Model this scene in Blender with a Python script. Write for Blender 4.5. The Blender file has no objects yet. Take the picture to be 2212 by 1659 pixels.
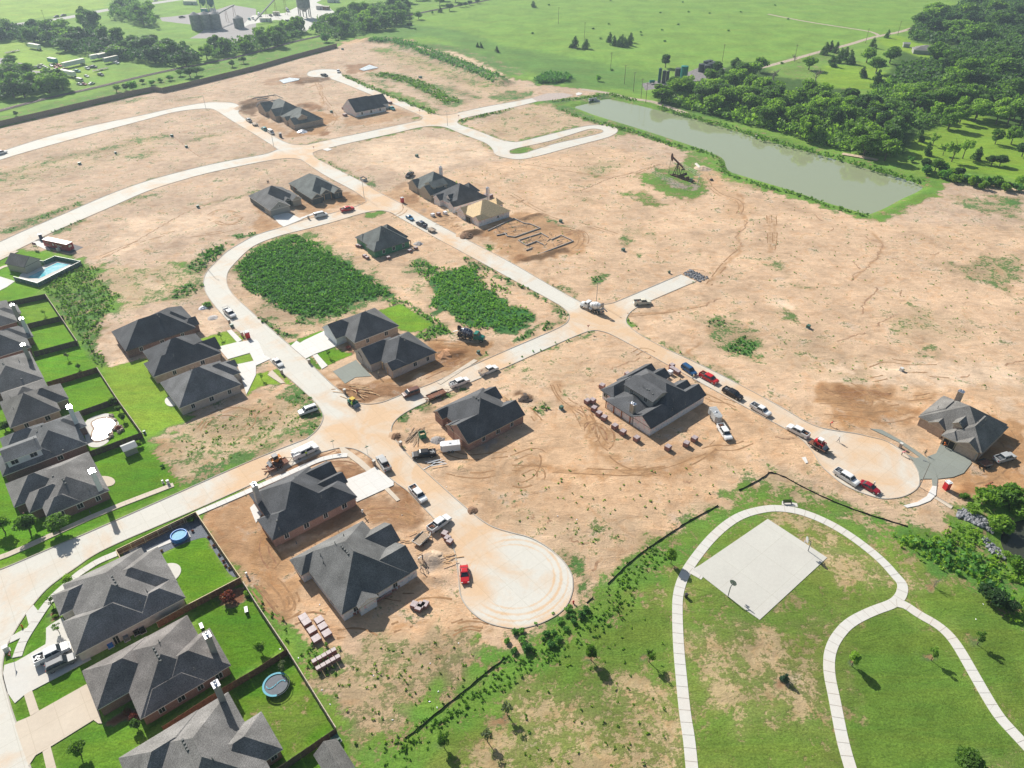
import bpy,bmesh,math,random
import numpy as np
from mathutils import Vector,Matrix
from mathutils.geometry import tessellate_polygon
random.seed(7);np.random.seed(7)
R=math.radians
SC=bpy.context.scene
COL=SC.collection
# ---------------------------------------------------------------- survey
# The site was surveyed from the photograph: tile/pixel readings are turned
# into metres on the ground (camera 118 m up, looking 35.65 deg down).
F,PX,PY,TH,H=1560.,1106.,829.,R(35.65),118.
def at(x,y,z=0.):
    dx=x-PX;up=PY-y
    Y=F*math.cos(TH)+up*math.sin(TH);Z=-F*math.sin(TH)+up*math.cos(TH)
    t=(z-H)/Z
    return(dx*t,Y*t)
def G(tile,X,Y,z=0.):
    c,r=int(tile[0]),int(tile[1])
    return at(c*553+X/4,r*414.75+Y/4,z)
def Zm(x0,y0,w,X,Y,z=0.):
    k=w/2212
    return at((x0+X*k)/1.82278,(y0+Y*k)/1.82278,z)
ANG=R(39.7)
def W(u,v):return(u*math.cos(ANG)-v*math.sin(ANG),u*math.sin(ANG)+v*math.cos(ANG))
def pts(s,z=0.):
    out=[]
    for ch in s.split('|'):
        t,rest=ch.strip().split(':')
        for p in rest.split():
            a,b=p.split(',');out.append(G(t,float(a),float(b),z))
    return out
def chaikin(p,n=1,closed=False):
    for _ in range(n):
        q=[]if closed else[p[0]]
        m=len(p)
        for i in range(m if closed else m-1):
            a,b=p[i],p[(i+1)%m]
            q+=[(a[0]*.75+b[0]*.25,a[1]*.75+b[1]*.25),(a[0]*.25+b[0]*.75,a[1]*.25+b[1]*.75)]
        if not closed:q.append(p[-1])
        p=q
    return p
# ---------------------------------------------------------------- tagging
def tag(o,label=None,cat=None,group=None,kind=None):
    if label:o['label']=label
    if cat:o['category']=cat
    if group:o['group']=group
    if kind:o['kind']=kind
    return o
def empty(name,loc,rz=0.,label=None,cat=None,group=None):
    o=bpy.data.objects.new(name,None);COL.objects.link(o)
    o.location=(loc[0],loc[1],loc[2]if len(loc)>2 else 0.);o.rotation_euler=(0,0,rz)
    o.empty_display_size=.5
    return tag(o,label,cat,group)
# ---------------------------------------------------------------- materials
MATS={}
def nodes(name):
    m=bpy.data.materials.new(name);m.use_nodes=True
    nt=m.node_tree;b=nt.nodes['Principled BSDF']
    return m,nt,b
def N(nt,t,**k):
    n=nt.nodes.new(t)
    for a,v in k.items():
        if a.startswith('i_'):n.inputs[a[2:].replace('_',' ')].default_value=v
        else:setattr(n,a,v)
    return n
def mat(name,col,rough=.7,metal=0.,var=.12,scale=3.,bump=0.,spec=.5,coat=0.,var2=None):
    """procedural paint/material: base colour with noise variation"""
    if name in MATS:return MATS[name]
    m,nt,b=nodes(name);L=nt.links.new
    tc=N(nt,'ShaderNodeTexCoord');no=N(nt,'ShaderNodeTexNoise');no.inputs['Scale'].default_value=scale
    no.inputs['Detail'].default_value=4.
    L(tc.outputs['Object'],no.inputs['Vector'])
    cr=N(nt,'ShaderNodeValToRGB')
    c0=[max(0,c*(1-var))for c in col];c1=[min(1,c*(1+var))for c in col]
    if var2:c1=list(var2)
    cr.color_ramp.elements[0].color=(*c0,1);cr.color_ramp.elements[1].color=(*c1,1)
    cr.color_ramp.elements[0].position=.35;cr.color_ramp.elements[1].position=.65
    L(no.outputs['Fac'],cr.inputs['Fac']);L(cr.outputs['Color'],b.inputs['Base Color'])
    b.inputs['Roughness'].default_value=rough;b.inputs['Metallic'].default_value=metal
    b.inputs['Specular IOR Level'].default_value=spec
    b.inputs['Coat Weight'].default_value=coat
    if bump:
        bp=N(nt,'ShaderNodeBump');bp.inputs['Strength'].default_value=bump;bp.inputs['Distance'].default_value=.05
        L(no.outputs['Fac'],bp.inputs['Height']);L(bp.outputs['Normal'],b.inputs['Normal'])
    MATS[name]=m
    return m
def brickmat(name,c1,c2,mortar,bw=.24,bh=.085):
    m,nt,b=nodes(name);L=nt.links.new
    tc=N(nt,'ShaderNodeTexCoord');sp=N(nt,'ShaderNodeSeparateXYZ');L(tc.outputs['Object'],sp.inputs[0])
    ad=N(nt,'ShaderNodeMath',operation='ADD');L(sp.outputs['X'],ad.inputs[0]);L(sp.outputs['Y'],ad.inputs[1])
    cb=N(nt,'ShaderNodeCombineXYZ');L(ad.outputs[0],cb.inputs['X']);L(sp.outputs['Z'],cb.inputs['Y'])
    br=N(nt,'ShaderNodeTexBrick');L(cb.outputs[0],br.inputs['Vector'])
    br.inputs['Color1'].default_value=(*c1,1);br.inputs['Color2'].default_value=(*c2,1);br.inputs['Mortar'].default_value=(*mortar,1)
    br.inputs['Scale'].default_value=1.;br.inputs['Brick Width'].default_value=bw;br.inputs['Row Height'].default_value=bh
    br.inputs['Mortar Size'].default_value=.008;br.inputs['Bias'].default_value=0.
    no=N(nt,'ShaderNodeTexNoise');no.inputs['Scale'].default_value=1.3;no.inputs['Detail'].default_value=5.;L(tc.outputs['Object'],no.inputs['Vector'])
    mx=N(nt,'ShaderNodeMix',data_type='RGBA',blend_type='MULTIPLY');mx.inputs['Factor'].default_value=.5
    L(br.outputs['Color'],mx.inputs['A']);L(no.outputs['Fac'],mx.inputs['B'])
    ml=N(nt,'ShaderNodeMix',data_type='RGBA',blend_type='MULTIPLY');ml.inputs['Factor'].default_value=1.;ml.inputs['B'].default_value=(1.3,1.3,1.3,1)
    L(mx.outputs['Result'],ml.inputs['A']);L(ml.outputs['Result'],b.inputs['Base Color'])
    b.inputs['Roughness'].default_value=.9
    MATS[name]=m;return m
def shingle(name,col):
    m,nt,b=nodes(name);L=nt.links.new
    tc=N(nt,'ShaderNodeTexCoord')
    n1=N(nt,'ShaderNodeTexNoise');n1.inputs['Scale'].default_value=5.;n1.inputs['Detail'].default_value=8.;n1.inputs['Roughness'].default_value=.75
    L(tc.outputs['Object'],n1.inputs['Vector'])
    n2=N(nt,'ShaderNodeTexNoise');n2.inputs['Scale'].default_value=.25;L(tc.outputs['Object'],n2.inputs['Vector'])
    sp=N(nt,'ShaderNodeSeparateXYZ');L(tc.outputs['Object'],sp.inputs[0])
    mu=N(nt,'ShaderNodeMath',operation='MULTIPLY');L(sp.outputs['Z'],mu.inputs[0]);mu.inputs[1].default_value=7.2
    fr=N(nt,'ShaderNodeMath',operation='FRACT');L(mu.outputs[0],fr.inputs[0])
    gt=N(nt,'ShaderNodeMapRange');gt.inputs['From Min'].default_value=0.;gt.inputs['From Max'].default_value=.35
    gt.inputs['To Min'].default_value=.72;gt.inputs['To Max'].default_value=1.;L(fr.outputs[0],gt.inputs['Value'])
    cr=N(nt,'ShaderNodeValToRGB');cr.color_ramp.elements[0].position=.34;cr.color_ramp.elements[1].position=.66
    cr.color_ramp.elements[0].color=(*[c*.45 for c in col],1);cr.color_ramp.elements[1].color=(*[c*1.6 for c in col],1)
    L(n1.outputs['Fac'],cr.inputs['Fac'])
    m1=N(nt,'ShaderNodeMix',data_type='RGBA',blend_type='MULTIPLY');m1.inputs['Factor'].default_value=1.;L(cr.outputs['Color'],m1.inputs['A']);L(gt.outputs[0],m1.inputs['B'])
    mr=N(nt,'ShaderNodeMapRange');mr.inputs['From Min'].default_value=.35;mr.inputs['From Max'].default_value=.65;mr.inputs['To Min'].default_value=.78;mr.inputs['To Max'].default_value=1.2;L(n2.outputs['Fac'],mr.inputs['Value'])
    m2=N(nt,'ShaderNodeMix',data_type='RGBA',blend_type='MULTIPLY');m2.inputs['Factor'].default_value=1.;L(m1.outputs['Result'],m2.inputs['A']);L(mr.outputs[0],m2.inputs['B'])
    L(m2.outputs['Result'],b.inputs['Base Color']);b.inputs['Roughness'].default_value=.85;b.inputs['Specular IOR Level'].default_value=.35
    bp=N(nt,'ShaderNodeBump');bp.inputs['Strength'].default_value=.5;bp.inputs['Distance'].default_value=.03
    L(fr.outputs[0],bp.inputs['Height']);L(bp.outputs['Normal'],b.inputs['Normal'])
    MATS[name]=m;return m
def wrapmat():
    """house wrap: pale sheets printed with faint pink / blue marks"""
    m,nt,b=nodes('house_wrap');L=nt.links.new
    tc=N(nt,'ShaderNodeTexCoord');sp=N(nt,'ShaderNodeSeparateXYZ');L(tc.outputs['Object'],sp.inputs[0])
    n1=N(nt,'ShaderNodeTexNoise');n1.inputs['Scale'].default_value=1.8;n1.inputs['Detail'].default_value=3.;L(tc.outputs['Object'],n1.inputs['Vector'])
    mr=N(nt,'ShaderNodeMapRange');mr.inputs['From Min'].default_value=.52;mr.inputs['From Max'].default_value=.62;L(n1.outputs['Fac'],mr.inputs['Value'])
    ms=N(nt,'ShaderNodeMath',operation='GREATER_THAN');L(sp.outputs['Z'],ms.inputs[0]);ms.inputs[1].default_value=1.35
    mx0=N(nt,'ShaderNodeMix',data_type='RGBA');mx0.inputs['A'].default_value=(.25,.42,.55,1);mx0.inputs['B'].default_value=(.75,.3,.33,1);L(ms.outputs[0],mx0.inputs['Factor'])
    mx=N(nt,'ShaderNodeMix',data_type='RGBA');mx.inputs['A'].default_value=(.74,.72,.72,1);L(mx0.outputs['Result'],mx.inputs['B'])
    mm=N(nt,'ShaderNodeMath',operation='MULTIPLY');L(mr.outputs[0],mm.inputs[0]);mm.inputs[1].default_value=.55;L(mm.outputs[0],mx.inputs['Factor'])
    L(mx.outputs['Result'],b.inputs['Base Color']);b.inputs['Roughness'].default_value=.5
    MATS['house_wrap']=m;return m
def concrete(name,col,dust=(.58,.40,.25),k=.5,spots=(),joint=4.6,rings=()):
    m,nt,b=nodes(name);L=nt.links.new
    ge=N(nt,'ShaderNodeNewGeometry')
    mp=N(nt,'ShaderNodeMapping');mp.inputs['Rotation'].default_value=(0,0,-ANG);L(ge.outputs['Position'],mp.inputs['Vector'])
    br=N(nt,'ShaderNodeTexBrick');L(mp.outputs[0],br.inputs['Vector']);br.offset=0.;br.inputs['Scale'].default_value=1.
    br.inputs['Brick Width'].default_value=joint;br.inputs['Row Height'].default_value=joint;br.inputs['Mortar Size'].default_value=.05
    br.inputs['Color1'].default_value=(1,1,1,1);br.inputs['Color2'].default_value=(.965,.965,.965,1);br.inputs['Mortar'].default_value=(.86,.85,.82,1)
    n1=N(nt,'ShaderNodeTexNoise');n1.inputs['Scale'].default_value=.09;n1.inputs['Detail'].default_value=7.;n1.inputs['Roughness'].default_value=.62;n1.inputs['Distortion'].default_value=.6
    L(mp.outputs[0],n1.inputs['Vector'])
    n2=N(nt,'ShaderNodeTexNoise');n2.inputs['Scale'].default_value=1.4;n2.inputs['Detail'].default_value=6.;n2.inputs['Roughness'].default_value=.7;L(ge.outputs['Position'],n2.inputs['Vector'])
    acc=None
    for(sx,sy,rad,st)in spots:
        dd=N(nt,'ShaderNodeVectorMath',operation='DISTANCE');L(ge.outputs['Position'],dd.inputs[0]);dd.inputs[1].default_value=(sx,sy,0)
        q=N(nt,'ShaderNodeMapRange',interpolation_type='SMOOTHSTEP');q.inputs['From Min'].default_value=rad*.25;q.inputs['From Max'].default_value=rad
        q.inputs['To Min'].default_value=st;q.inputs['To Max'].default_value=0.;L(dd.outputs['Value'],q.inputs['Value'])
        if acc is None:acc=q.outputs[0]
        else:
            x=N(nt,'ShaderNodeMath',operation='MAXIMUM');L(acc,x.inputs[0]);L(q.outputs[0],x.inputs[1]);acc=x.outputs[0]
    for(sx,sy,rr,wd,st)in rings:
        dd=N(nt,'ShaderNodeVectorMath',operation='DISTANCE');L(ge.outputs['Position'],dd.inputs[0]);dd.inputs[1].default_value=(sx,sy,0)
        q0=N(nt,'ShaderNodeMath',operation='MULTIPLY_ADD');L(n2.outputs['Fac'],q0.inputs[0]);q0.inputs[1].default_value=.9;L(dd.outputs['Value'],q0.inputs[2])
        q1=N(nt,'ShaderNodeMath',operation='SUBTRACT');L(q0.outputs[0],q1.inputs[0]);q1.inputs[1].default_value=rr+.45
        q2=N(nt,'ShaderNodeMath',operation='ABSOLUTE');L(q1.outputs[0],q2.inputs[0])
        q=N(nt,'ShaderNodeMapRange',interpolation_type='SMOOTHSTEP');q.inputs['From Min'].default_value=wd*.2;q.inputs['From Max'].default_value=wd;q.inputs['To Min'].default_value=st;q.inputs['To Max'].default_value=0.;L(q2.outputs[0],q.inputs['Value'])
        x=N(nt,'ShaderNodeMath',operation='MAXIMUM');L(acc,x.inputs[0]);L(q.outputs[0],x.inputs[1]);acc=x.outputs[0]
    mr=N(nt,'ShaderNodeMapRange');mr.inputs['From Min'].default_value=.50 if spots else.42;mr.inputs['From Max'].default_value=.80 if spots else.72
    mr.inputs['To Max'].default_value=1.
    if acc is not None:
        s2=N(nt,'ShaderNodeMath',operation='MULTIPLY_ADD');L(acc,s2.inputs[0]);s2.inputs[1].default_value=.33;L(n1.outputs['Fac'],s2.inputs[2]);L(s2.outputs[0],mr.inputs['Value'])
    else:L(n1.outputs['Fac'],mr.inputs['Value'])
    mk=N(nt,'ShaderNodeMath',operation='MULTIPLY');L(mr.outputs[0],mk.inputs[0]);mk.inputs[1].default_value=k
    v2=N(nt,'ShaderNodeMapRange');v2.inputs['To Min'].default_value=.88;v2.inputs['To Max'].default_value=1.12;L(n2.outputs['Fac'],v2.inputs['Value'])
    mx=N(nt,'ShaderNodeMix',data_type='RGBA');mx.inputs['A'].default_value=(*col,1);mx.inputs['B'].default_value=(*dust,1);L(mk.outputs[0],mx.inputs['Factor'])
    a1=N(nt,'ShaderNodeMix',data_type='RGBA',blend_type='MULTIPLY');a1.inputs['Factor'].default_value=1.;L(mx.outputs['Result'],a1.inputs['A']);L(br.outputs['Color'],a1.inputs['B'])
    a2=N(nt,'ShaderNodeMix',data_type='RGBA',blend_type='MULTIPLY');a2.inputs['Factor'].default_value=1.;L(a1.outputs['Result'],a2.inputs['A']);L(v2.outputs[0],a2.inputs['B'])
    L(a2.outputs['Result'],b.inputs['Base Color']);b.inputs['Roughness'].default_value=.85;b.inputs['Specular IOR Level'].default_value=.25
    MATS[name]=m;return m
def leafmat(name,c0,c1,c2):
    m,nt,b=nodes(name);L=nt.links.new
    ge=N(nt,'ShaderNodeNewGeometry');oi=N(nt,'ShaderNodeObjectInfo')
    n1=N(nt,'ShaderNodeTexNoise');n1.inputs['Scale'].default_value=.55;n1.inputs['Detail'].default_value=3.;L(ge.outputs['Position'],n1.inputs['Vector'])
    cr=N(nt,'ShaderNodeValToRGB');e=cr.color_ramp.elements;e[0].position=.3;e[1].position=.72
    e[0].color=(*c0,1);e[1].color=(*c2,1);q=e.new(.5);q.color=(*c1,1)
    ad=N(nt,'ShaderNodeMath',operation='MULTIPLY_ADD');L(ge.outputs['Random Per Island'],ad.inputs[0]);ad.inputs[1].default_value=.3;L(n1.outputs['Fac'],ad.inputs[2])
    sb=N(nt,'ShaderNodeMath',operation='MULTIPLY_ADD');L(oi.outputs['Random'],sb.inputs[0]);sb.inputs[1].default_value=.42;sb.inputs[2].default_value=-.37
    a3=N(nt,'ShaderNodeMath',operation='ADD');L(ad.outputs[0],a3.inputs[0]);L(sb.outputs[0],a3.inputs[1])
    L(a3.outputs[0],cr.inputs['Fac']);L(cr.outputs['Color'],b.inputs['Base Color'])
    b.inputs['Roughness'].default_value=.6;b.inputs['Specular IOR Level'].default_value=.25
    tr=N(nt,'ShaderNodeBsdfTranslucent');hs=N(nt,'ShaderNodeMix',data_type='RGBA',blend_type='MULTIPLY');hs.inputs['Factor'].default_value=1.
    L(cr.outputs['Color'],hs.inputs['A']);hs.inputs['B'].default_value=(1.7,1.8,.8,1);L(hs.outputs['Result'],tr.inputs['Color'])
    ms=N(nt,'ShaderNodeMixShader');ms.inputs[0].default_value=.42
    out=nt.nodes['Material Output'];L(b.outputs[0],ms.inputs[1]);L(tr.outputs[0],ms.inputs[2]);L(ms.outputs[0],out.inputs['Surface'])
    MATS[name]=m;return m
def glassmat():
    m=mat('dark_glass',(.02,.03,.04),.08,0,.1,spec=.8);return m
# ---------------------------------------------------------------- mesh builder
class MB:
    def __init__(s):s.v=[];s.f=[];s.m=[];s.mi=0
    def add(s,vs,fs):
        o=len(s.v);s.v+=[tuple(p)for p in vs]
        for f in fs:s.f.append(tuple(o+i for i in f));s.m.append(s.mi)
        return s
    def box(s,cx,cy,cz,sx,sy,sz,rz=0.,taper=1.,rx=0.,ry=0.):
        M=Matrix.Translation((cx,cy,cz))@Matrix.Rotation(rz,4,'Z')@Matrix.Rotation(ry,4,'Y')@Matrix.Rotation(rx,4,'X')
        vs=[]
        for z in(-.5,.5):
            t=taper if z>0 else 1.
            for x,y in((-.5,-.5),(.5,-.5),(.5,.5),(-.5,.5)):
                vs.append(M@Vector((x*sx*t,y*sy*t,z*sz)))
        return s.add(vs,[(3,2,1,0),(4,5,6,7),(0,1,5,4),(1,2,6,5),(2,3,7,6),(3,0,4,7)])
    def cyl(s,p0,p1,r0,r1=None,n=8,cap=True):
        r1=r0 if r1 is None else r1
        p0=Vector(p0);p1=Vector(p1);d=(p1-p0).normalized()
        a=Vector((0,0,1))if abs(d.z)<.9 else Vector((1,0,0))
        x=d.cross(a).normalized();y=d.cross(x)
        vs=[]
        for p,r in((p0,r0),(p1,r1)):
            for i in range(n):
                t=2*math.pi*i/n;vs.append(p+x*(math.cos(t)*r)+y*(math.sin(t)*r))
        fs=[(i,(i+1)%n,n+(i+1)%n,n+i)for i in range(n)]
        if cap:fs+=[tuple(range(n-1,-1,-1)),tuple(range(n,2*n))]
        return s.add(vs,fs)
    def ring(s,prof,n=14,c=(0,0)):
        """lathe around z: prof = [(r,z)]"""
        vs=[];k=len(prof)
        for i in range(n):
            t=2*math.pi*i/n
            for r,z in prof:vs.append((c[0]+r*math.cos(t),c[1]+r*math.sin(t),z))
        fs=[(i*k+j,((i+1)%n)*k+j,((i+1)%n)*k+j+1,i*k+j+1)for i in range(n)for j in range(k-1)]
        return s.add(vs,fs)
    def loft(s,secs):
        """secs: (x, z0, z1, hw0, hw1)"""
        vs=[]
        for x,z0,z1,w0,w1 in secs:
            zm=z0+(z1-z0)*.6
            vs+=[(x,-w0,z0),(x,w0,z0),(x,max(w0,w1),zm),(x,w1,z1),(x,-w1,z1),(x,-max(w0,w1),zm)]
        fs=[]
        for i in range(len(secs)-1):
            a,b=i*6,(i+1)*6
            fs+=[(a+j,a+(j+1)%6,b+(j+1)%6,b+j)for j in range(6)]
        fs+=[(5,4,3,2,1,0),tuple((len(secs)-1)*6+j for j in range(6))]
        return s.add(vs,fs)
    def blob(s,c,r,sub=2,seed=0,amp=.2,sz=1.):
        bm=bmesh.new();bmesh.ops.create_icosphere(bm,subdivisions=sub,radius=1.)
        rnd=random.Random(seed);ph=[rnd.uniform(0,6.3)for _ in range(6)]
        vs=[]
        for v in bm.verts:
            p=v.co;k=1+amp*(math.sin(p.x*3.1+ph[0])*math.sin(p.y*2.7+ph[1])+.6*math.sin(p.z*5+ph[2]+p.x*4)+.4*math.sin(p.y*9+ph[3]))
            vs.append((c[0]+p.x*r*k,c[1]+p.y*r*k,c[2]+p.z*r*k*sz))
        fs=[tuple(v.index for v in f.verts)for f in bm.faces];bm.free()
        return s.add(vs,fs)
    def mesh(s,name,*mats,smooth=False):
        me=bpy.data.meshes.new(name);me.from_pydata(s.v,[],s.f)
        for m in mats:me.materials.append(m)
        if len(mats)>1:me.polygons.foreach_set('material_index',s.m)
        if smooth:me.polygons.foreach_set('use_smooth',[True]*len(s.f))
        me.update();return me
    def build(s,name,mats,parent=None,smooth=False,loc=None):
        if not isinstance(mats,(list,tuple)):mats=[mats]
        me=s.mesh(name,*mats,smooth=smooth)
        bm=bmesh.new();bm.from_mesh(me);bmesh.ops.recalc_face_normals(bm,faces=bm.faces);bm.to_mesh(me);bm.free()
        o=bpy.data.objects.new(name,me);COL.objects.link(o)
        if parent:o.parent=parent
        if loc:o.location=loc
        return o
def kids(o):return[c for c in bpy.data.objects if c.parent==o]
def copy_tree(o,parent=None):
    c=o.copy();COL.objects.link(c);c.parent=parent
    for ch in o.children:copy_tree(ch,c)
    return c
def polymesh(name,poly,z,m,holes=(),thick=0.,parent=None):
    """flat sheet (optionally with visible thickness down to z-thick)"""
    loops=[[Vector((x,y,0))for x,y in poly]]+[[Vector((x,y,0))for x,y in h]for h in holes]
    tris=tessellate_polygon(loops)
    flat=[p for l in loops for p in l]
    mb=MB();vs=[(p.x,p.y,z)for p in flat]
    fs=[]
    for t in tris:
        a,b,c=(flat[i]for i in t)
        cr=(b-a).cross(c-a).z
        fs.append(tuple(t)if cr>0 else(t[0],t[2],t[1]))
    mb.add(vs,fs)
    if thick:
        for l in loops:
            n=len(l)
            vs=[(p.x,p.y,z)for p in l]+[(p.x,p.y,z-thick)for p in l]
            mb.add(vs,[(i,(i+1)%n,n+(i+1)%n,n+i)for i in range(n)])
    me=mb.mesh(name,m);o=bpy.data.objects.new(name,me);COL.objects.link(o)
    if parent:o.parent=parent
    return o
def strip(p,w):
    """polyline -> closed polygon of width w"""
    L_,R_=[],[]
    for i,q in enumerate(p):
        a=p[max(0,i-1)];b=p[min(len(p)-1,i+1)]
        d=Vector((b[0]-a[0],b[1]-a[1])).normalized();n=Vector((-d.y,d.x))*(w/2)
        L_.append((q[0]+n.x,q[1]+n.y));R_.append((q[0]-n.x,q[1]-n.y))
    return L_+R_[::-1]
def ribbon(mb,p,w,z0,z1):
    """raised strip along polyline with box section"""
    L_,R_=[],[]
    for i,q in enumerate(p):
        a=p[max(0,i-1)];b=p[min(len(p)-1,i+1)]
        d=Vector((b[0]-a[0],b[1]-a[1]));d=d.normalized()if d.length else Vector((1,0));n=Vector((-d.y,d.x))*(w/2)
        L_.append((q[0]+n.x,q[1]+n.y));R_.append((q[0]-n.x,q[1]-n.y))
    vs=[]
    for l,r in zip(L_,R_):vs+=[(*l,z0),(*r,z0),(*r,z1),(*l,z1)]
    fs=[]
    for i in range(len(p)-1):
        a,b=4*i,4*i+4;fs+=[(a+j,b+j,b+(j+1)%4,a+(j+1)%4)for j in(1,2,3)]
    fs+=[(0,1,2,3),tuple(len(p)*4-4+j for j in(3,2,1,0))]
    mb.add(vs,fs)
EXPO=.52;HAZE=.00018
# ================================================================ SETTING
# ---- kerb edges (traced) and roads
EDG={
'e1':"11:945,60 960,80 850,130 620,190 400,240 240,300 0,365|01:2080,440 1960,510 1850,620 1780,690 1755,770 1765,840 1800,910 1870,1000 1960,1100 2040,1190 2130,1240|11:75,1410 225,1560|12:345,0 520,160 580,250 580,310 530,400 440,470",
'e2':"12:560,590 700,553 760,545 860,560 940,600 1020,660 1060,720 1190,840 1250,880 1310,920 1420,1040 1500,1120 1600,1230 1680,1340 1720,1450 1740,1600|13:1755,60 1760,150 1800,240 1880,330 2000,410 2212,455|23:100,450 250,410 400,330 480,250 525,130 525,50|22:520,1655 490,1590 420,1500 300,1400 150,1320 0,1285|12:2050,1240 1950,1180 1850,1100 1600,880 1400,700 1270,570 1175,440 1165,380 1200,310 1300,235 1490,145",
'e3':"12:1500,0 1300,75 1210,110 1090,160 960,178 850,155 770,90 650,0|11:430,1440 300,1330 0,1070|01:2080,950 2000,870 1965,810 1955,750 1970,680 2040,600 2130,510|11:0,450 200,375 430,320 700,250 900,185 1060,155 1160,170 1230,215",
'e4':"12:560,590 360,680 0,850|02:1690,1085 1400,1210 1000,1380 800,1480 650,1590 550,1655|03:400,110 290,240 200,360 115,500 60,600 35,680 20,780 25,870 60,1000 100,1150 160,1320 220,1500 265,1655 330,1850",
'e5':"12:440,470 0,640|02:1560,930 700,1310 500,1390 110,1560 -100,1640",
'e6':"12:1500,0|11:2212,1345|21:300,1220 450,1150 490,1110 495,1060 470,1020 400,970",
'e7':"21:400,970 200,860 0,755|11:1790,520 1560,400 1230,215",
'e8':"10:490,1320 495,1350 600,1410 760,1490 900,1560 1050,1655|11:1300,120 1430,200 1760,380 2212,610|21:300,790 590,950 640,965 750,972 850,965 930,935 1460,710",
'e9':"21:1590,770 1190,940 1050,1010 1000,1060 980,1110 1000,1150 1100,1230 1300,1340 1500,1430 1750,1550 1950,1655|32:0,135 200,250 330,330 460,380 600,405 760,425 900,460 1000,480 1110,540 1200,610 1260,690 1300,760 1310,830 1300,890 1240,940 1150,980 1000,995 900,970 780,930 650,870 560,800 450,700 400,600 300,480 160,390 0,305|21:1350,1495 1200,1410 1000,1305 900,1250 800,1205 700,1190 600,1220 300,1350 0,1490|12:1800,5 1490,145",
'e10':"11:945,60 870,0|10:640,1540 540,1480 395,1380",
'e11':"10:395,1380 320,1365 200,1370 0,1405|00:1800,1490 1500,1575 1255,1655|01:1000,110 700,240 440,350 300,425 0,570 -200,660",
'e12':"01:-200,510 0,430 200,335 500,210 980,0|00:1300,1550 1600,1470 1900,1400 2212,1345|10:100,1325 160,1300 185,1290",
'e13':"10:185,1290 170,1275 0,1165|00:2000,1040 1860,945 1800,935 1700,940 1500,965 1250,1035 850,1140 300,1290 0,1380 -200,1450",
'e14':"00:-200,1370 0,1310 400,1180 850,1070 1250,990 1500,930 1700,895 1800,880 1980,880 2060,900 2070,940 2050,980|10:0,1090 110,1150 250,1230 340,1250 440,1250",
'e15':"10:440,1250 700,1190 900,1150 1200,1085 1360,1050 1430,1035 1440,1010",
'e16':"10:1440,1010 1400,985 1150,880 880,770 760,720 650,680 560,665 500,665 445,655 440,630 470,610 540,598 620,595 700,600 740,620 735,640 760,665 900,725 1100,810 1300,885 1540,990 1640,998 1800,960 2000,915 2212,880|20:170,845",
'e17':"20:220,875 0,930|10:1900,995 1790,1020 1745,1040 1735,1060 1780,1085 1900,1120 2100,1205 2212,1225|20:60,1225 300,1165 560,1100 680,1080 780,1077 870,1090 910,1110 915,1135 880,1165 800,1195 600,1245 400,1300 220,1350 100,1375 0,1375|10:2060,1340 2050,1290 2000,1240 1900,1200 1750,1145 1640,1095 1520,1085 1400,1100 1200,1150 800,1235 640,1275 530,1300 490,1320",
}
EP={k:chaikin(pts(v),2)for k,v in EDG.items()}
ISLAND=chaikin(pts("20:0,1290 60,1275 300,1225 500,1165 640,1120 700,1110 760,1115 795,1130 770,1148 600,1190 400,1230 200,1290 100,1325 0,1330|10:2190,1320 2190,1300"),1,True)
def chain(*ks):
    o=[]
    for k in ks:o+=EP[k]if not o else EP[k][1:]if(abs(EP[k][0][0]-o[-1][0])<.01)else EP[k]
    if abs(o[0][0]-o[-1][0])<.01:o=o[:-1]
    return o
spots=[(*G('12',950,430),22,.75),(*G('12',1350,850),20,.8),(*G('12',1800,1350),12,.8),(*G('13',1850,120),8,.8),
         (*G('21',760,1180),26,.9),(*G('32',800,650),26,.62),(*G('21',1350,1440),22,.8),(*G('11',1000,80),30,.8),
         (*G('10',450,1350),34,.7),(*G('10',1500,1010),30,.7),(*G('11',1750,460),26,.6),(*G('00',2180,1120),30,.7),
         (*G('02',2100,750),18,.6),(*G('32',0,200),24,.8),(*G('11',2000,1560),20,.7),(*G('11',300,200),22,.6),(*G('10',1100,830),28,.5)]
concrete('road_concrete',(.60,.58,.52),(.62,.41,.235),.85,spots,rings=[(*G('22',20,1650),r_,w_,s_)for r_,w_,s_ in((14.2,3.2,1.),(9.6,.5,.75),(8.2,.35,.6),(11.,.35,.6))])
concrete('walk_concrete',(.60,.59,.55),k=.18,joint=300.)
concrete('new_concrete',(.68,.67,.64),k=.10,joint=3.)
concrete('wet_concrete',(.25,.27,.24),(.2,.21,.19),k=.4,joint=3.)
concrete('tan_concrete',(.60,.52,.42),(.5,.42,.33),k=.5,joint=4.2)
concrete('kerb_concrete',(.42,.40,.36),k=.5,joint=3.)
concrete('court_concrete',(.55,.54,.49),(.48,.46,.42),k=.5,joint=7.6)
concrete('highway',(.36,.35,.33),(.42,.40,.36),k=.6,joint=90)
RM=MATS['road_concrete']
def setting(o,label=None):
    o['kind']='structure'
    if label:o['label']=label
    return o
r4=chain('e4')+[G('03',-230,1850),G('03',-260,0),G('02',-100,1640)]+EP['e5'][::-1]
for nm,poly,holes,lab in[
    ('road',chain('e1','e2','e3'),(),'pale concrete street curving round the weedy lot down to the cul-de-sac beside the park'),
    ('road',chain('e9','e6','e7','e10','e8'),(),'straight dusty concrete street with the mixer truck crossing, ending in the right cul-de-sac'),
    ('road',chain('e11','e12','e13','e14','e15','e16','e17'),[ISLAND],'long concrete streets across the far lots with a looped turnaround'),
    ('road',r4,(),'beige concrete street bending past the finished houses at lower left')]:
    setting(polymesh(nm,poly,.024,RM,holes),lab)
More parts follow.
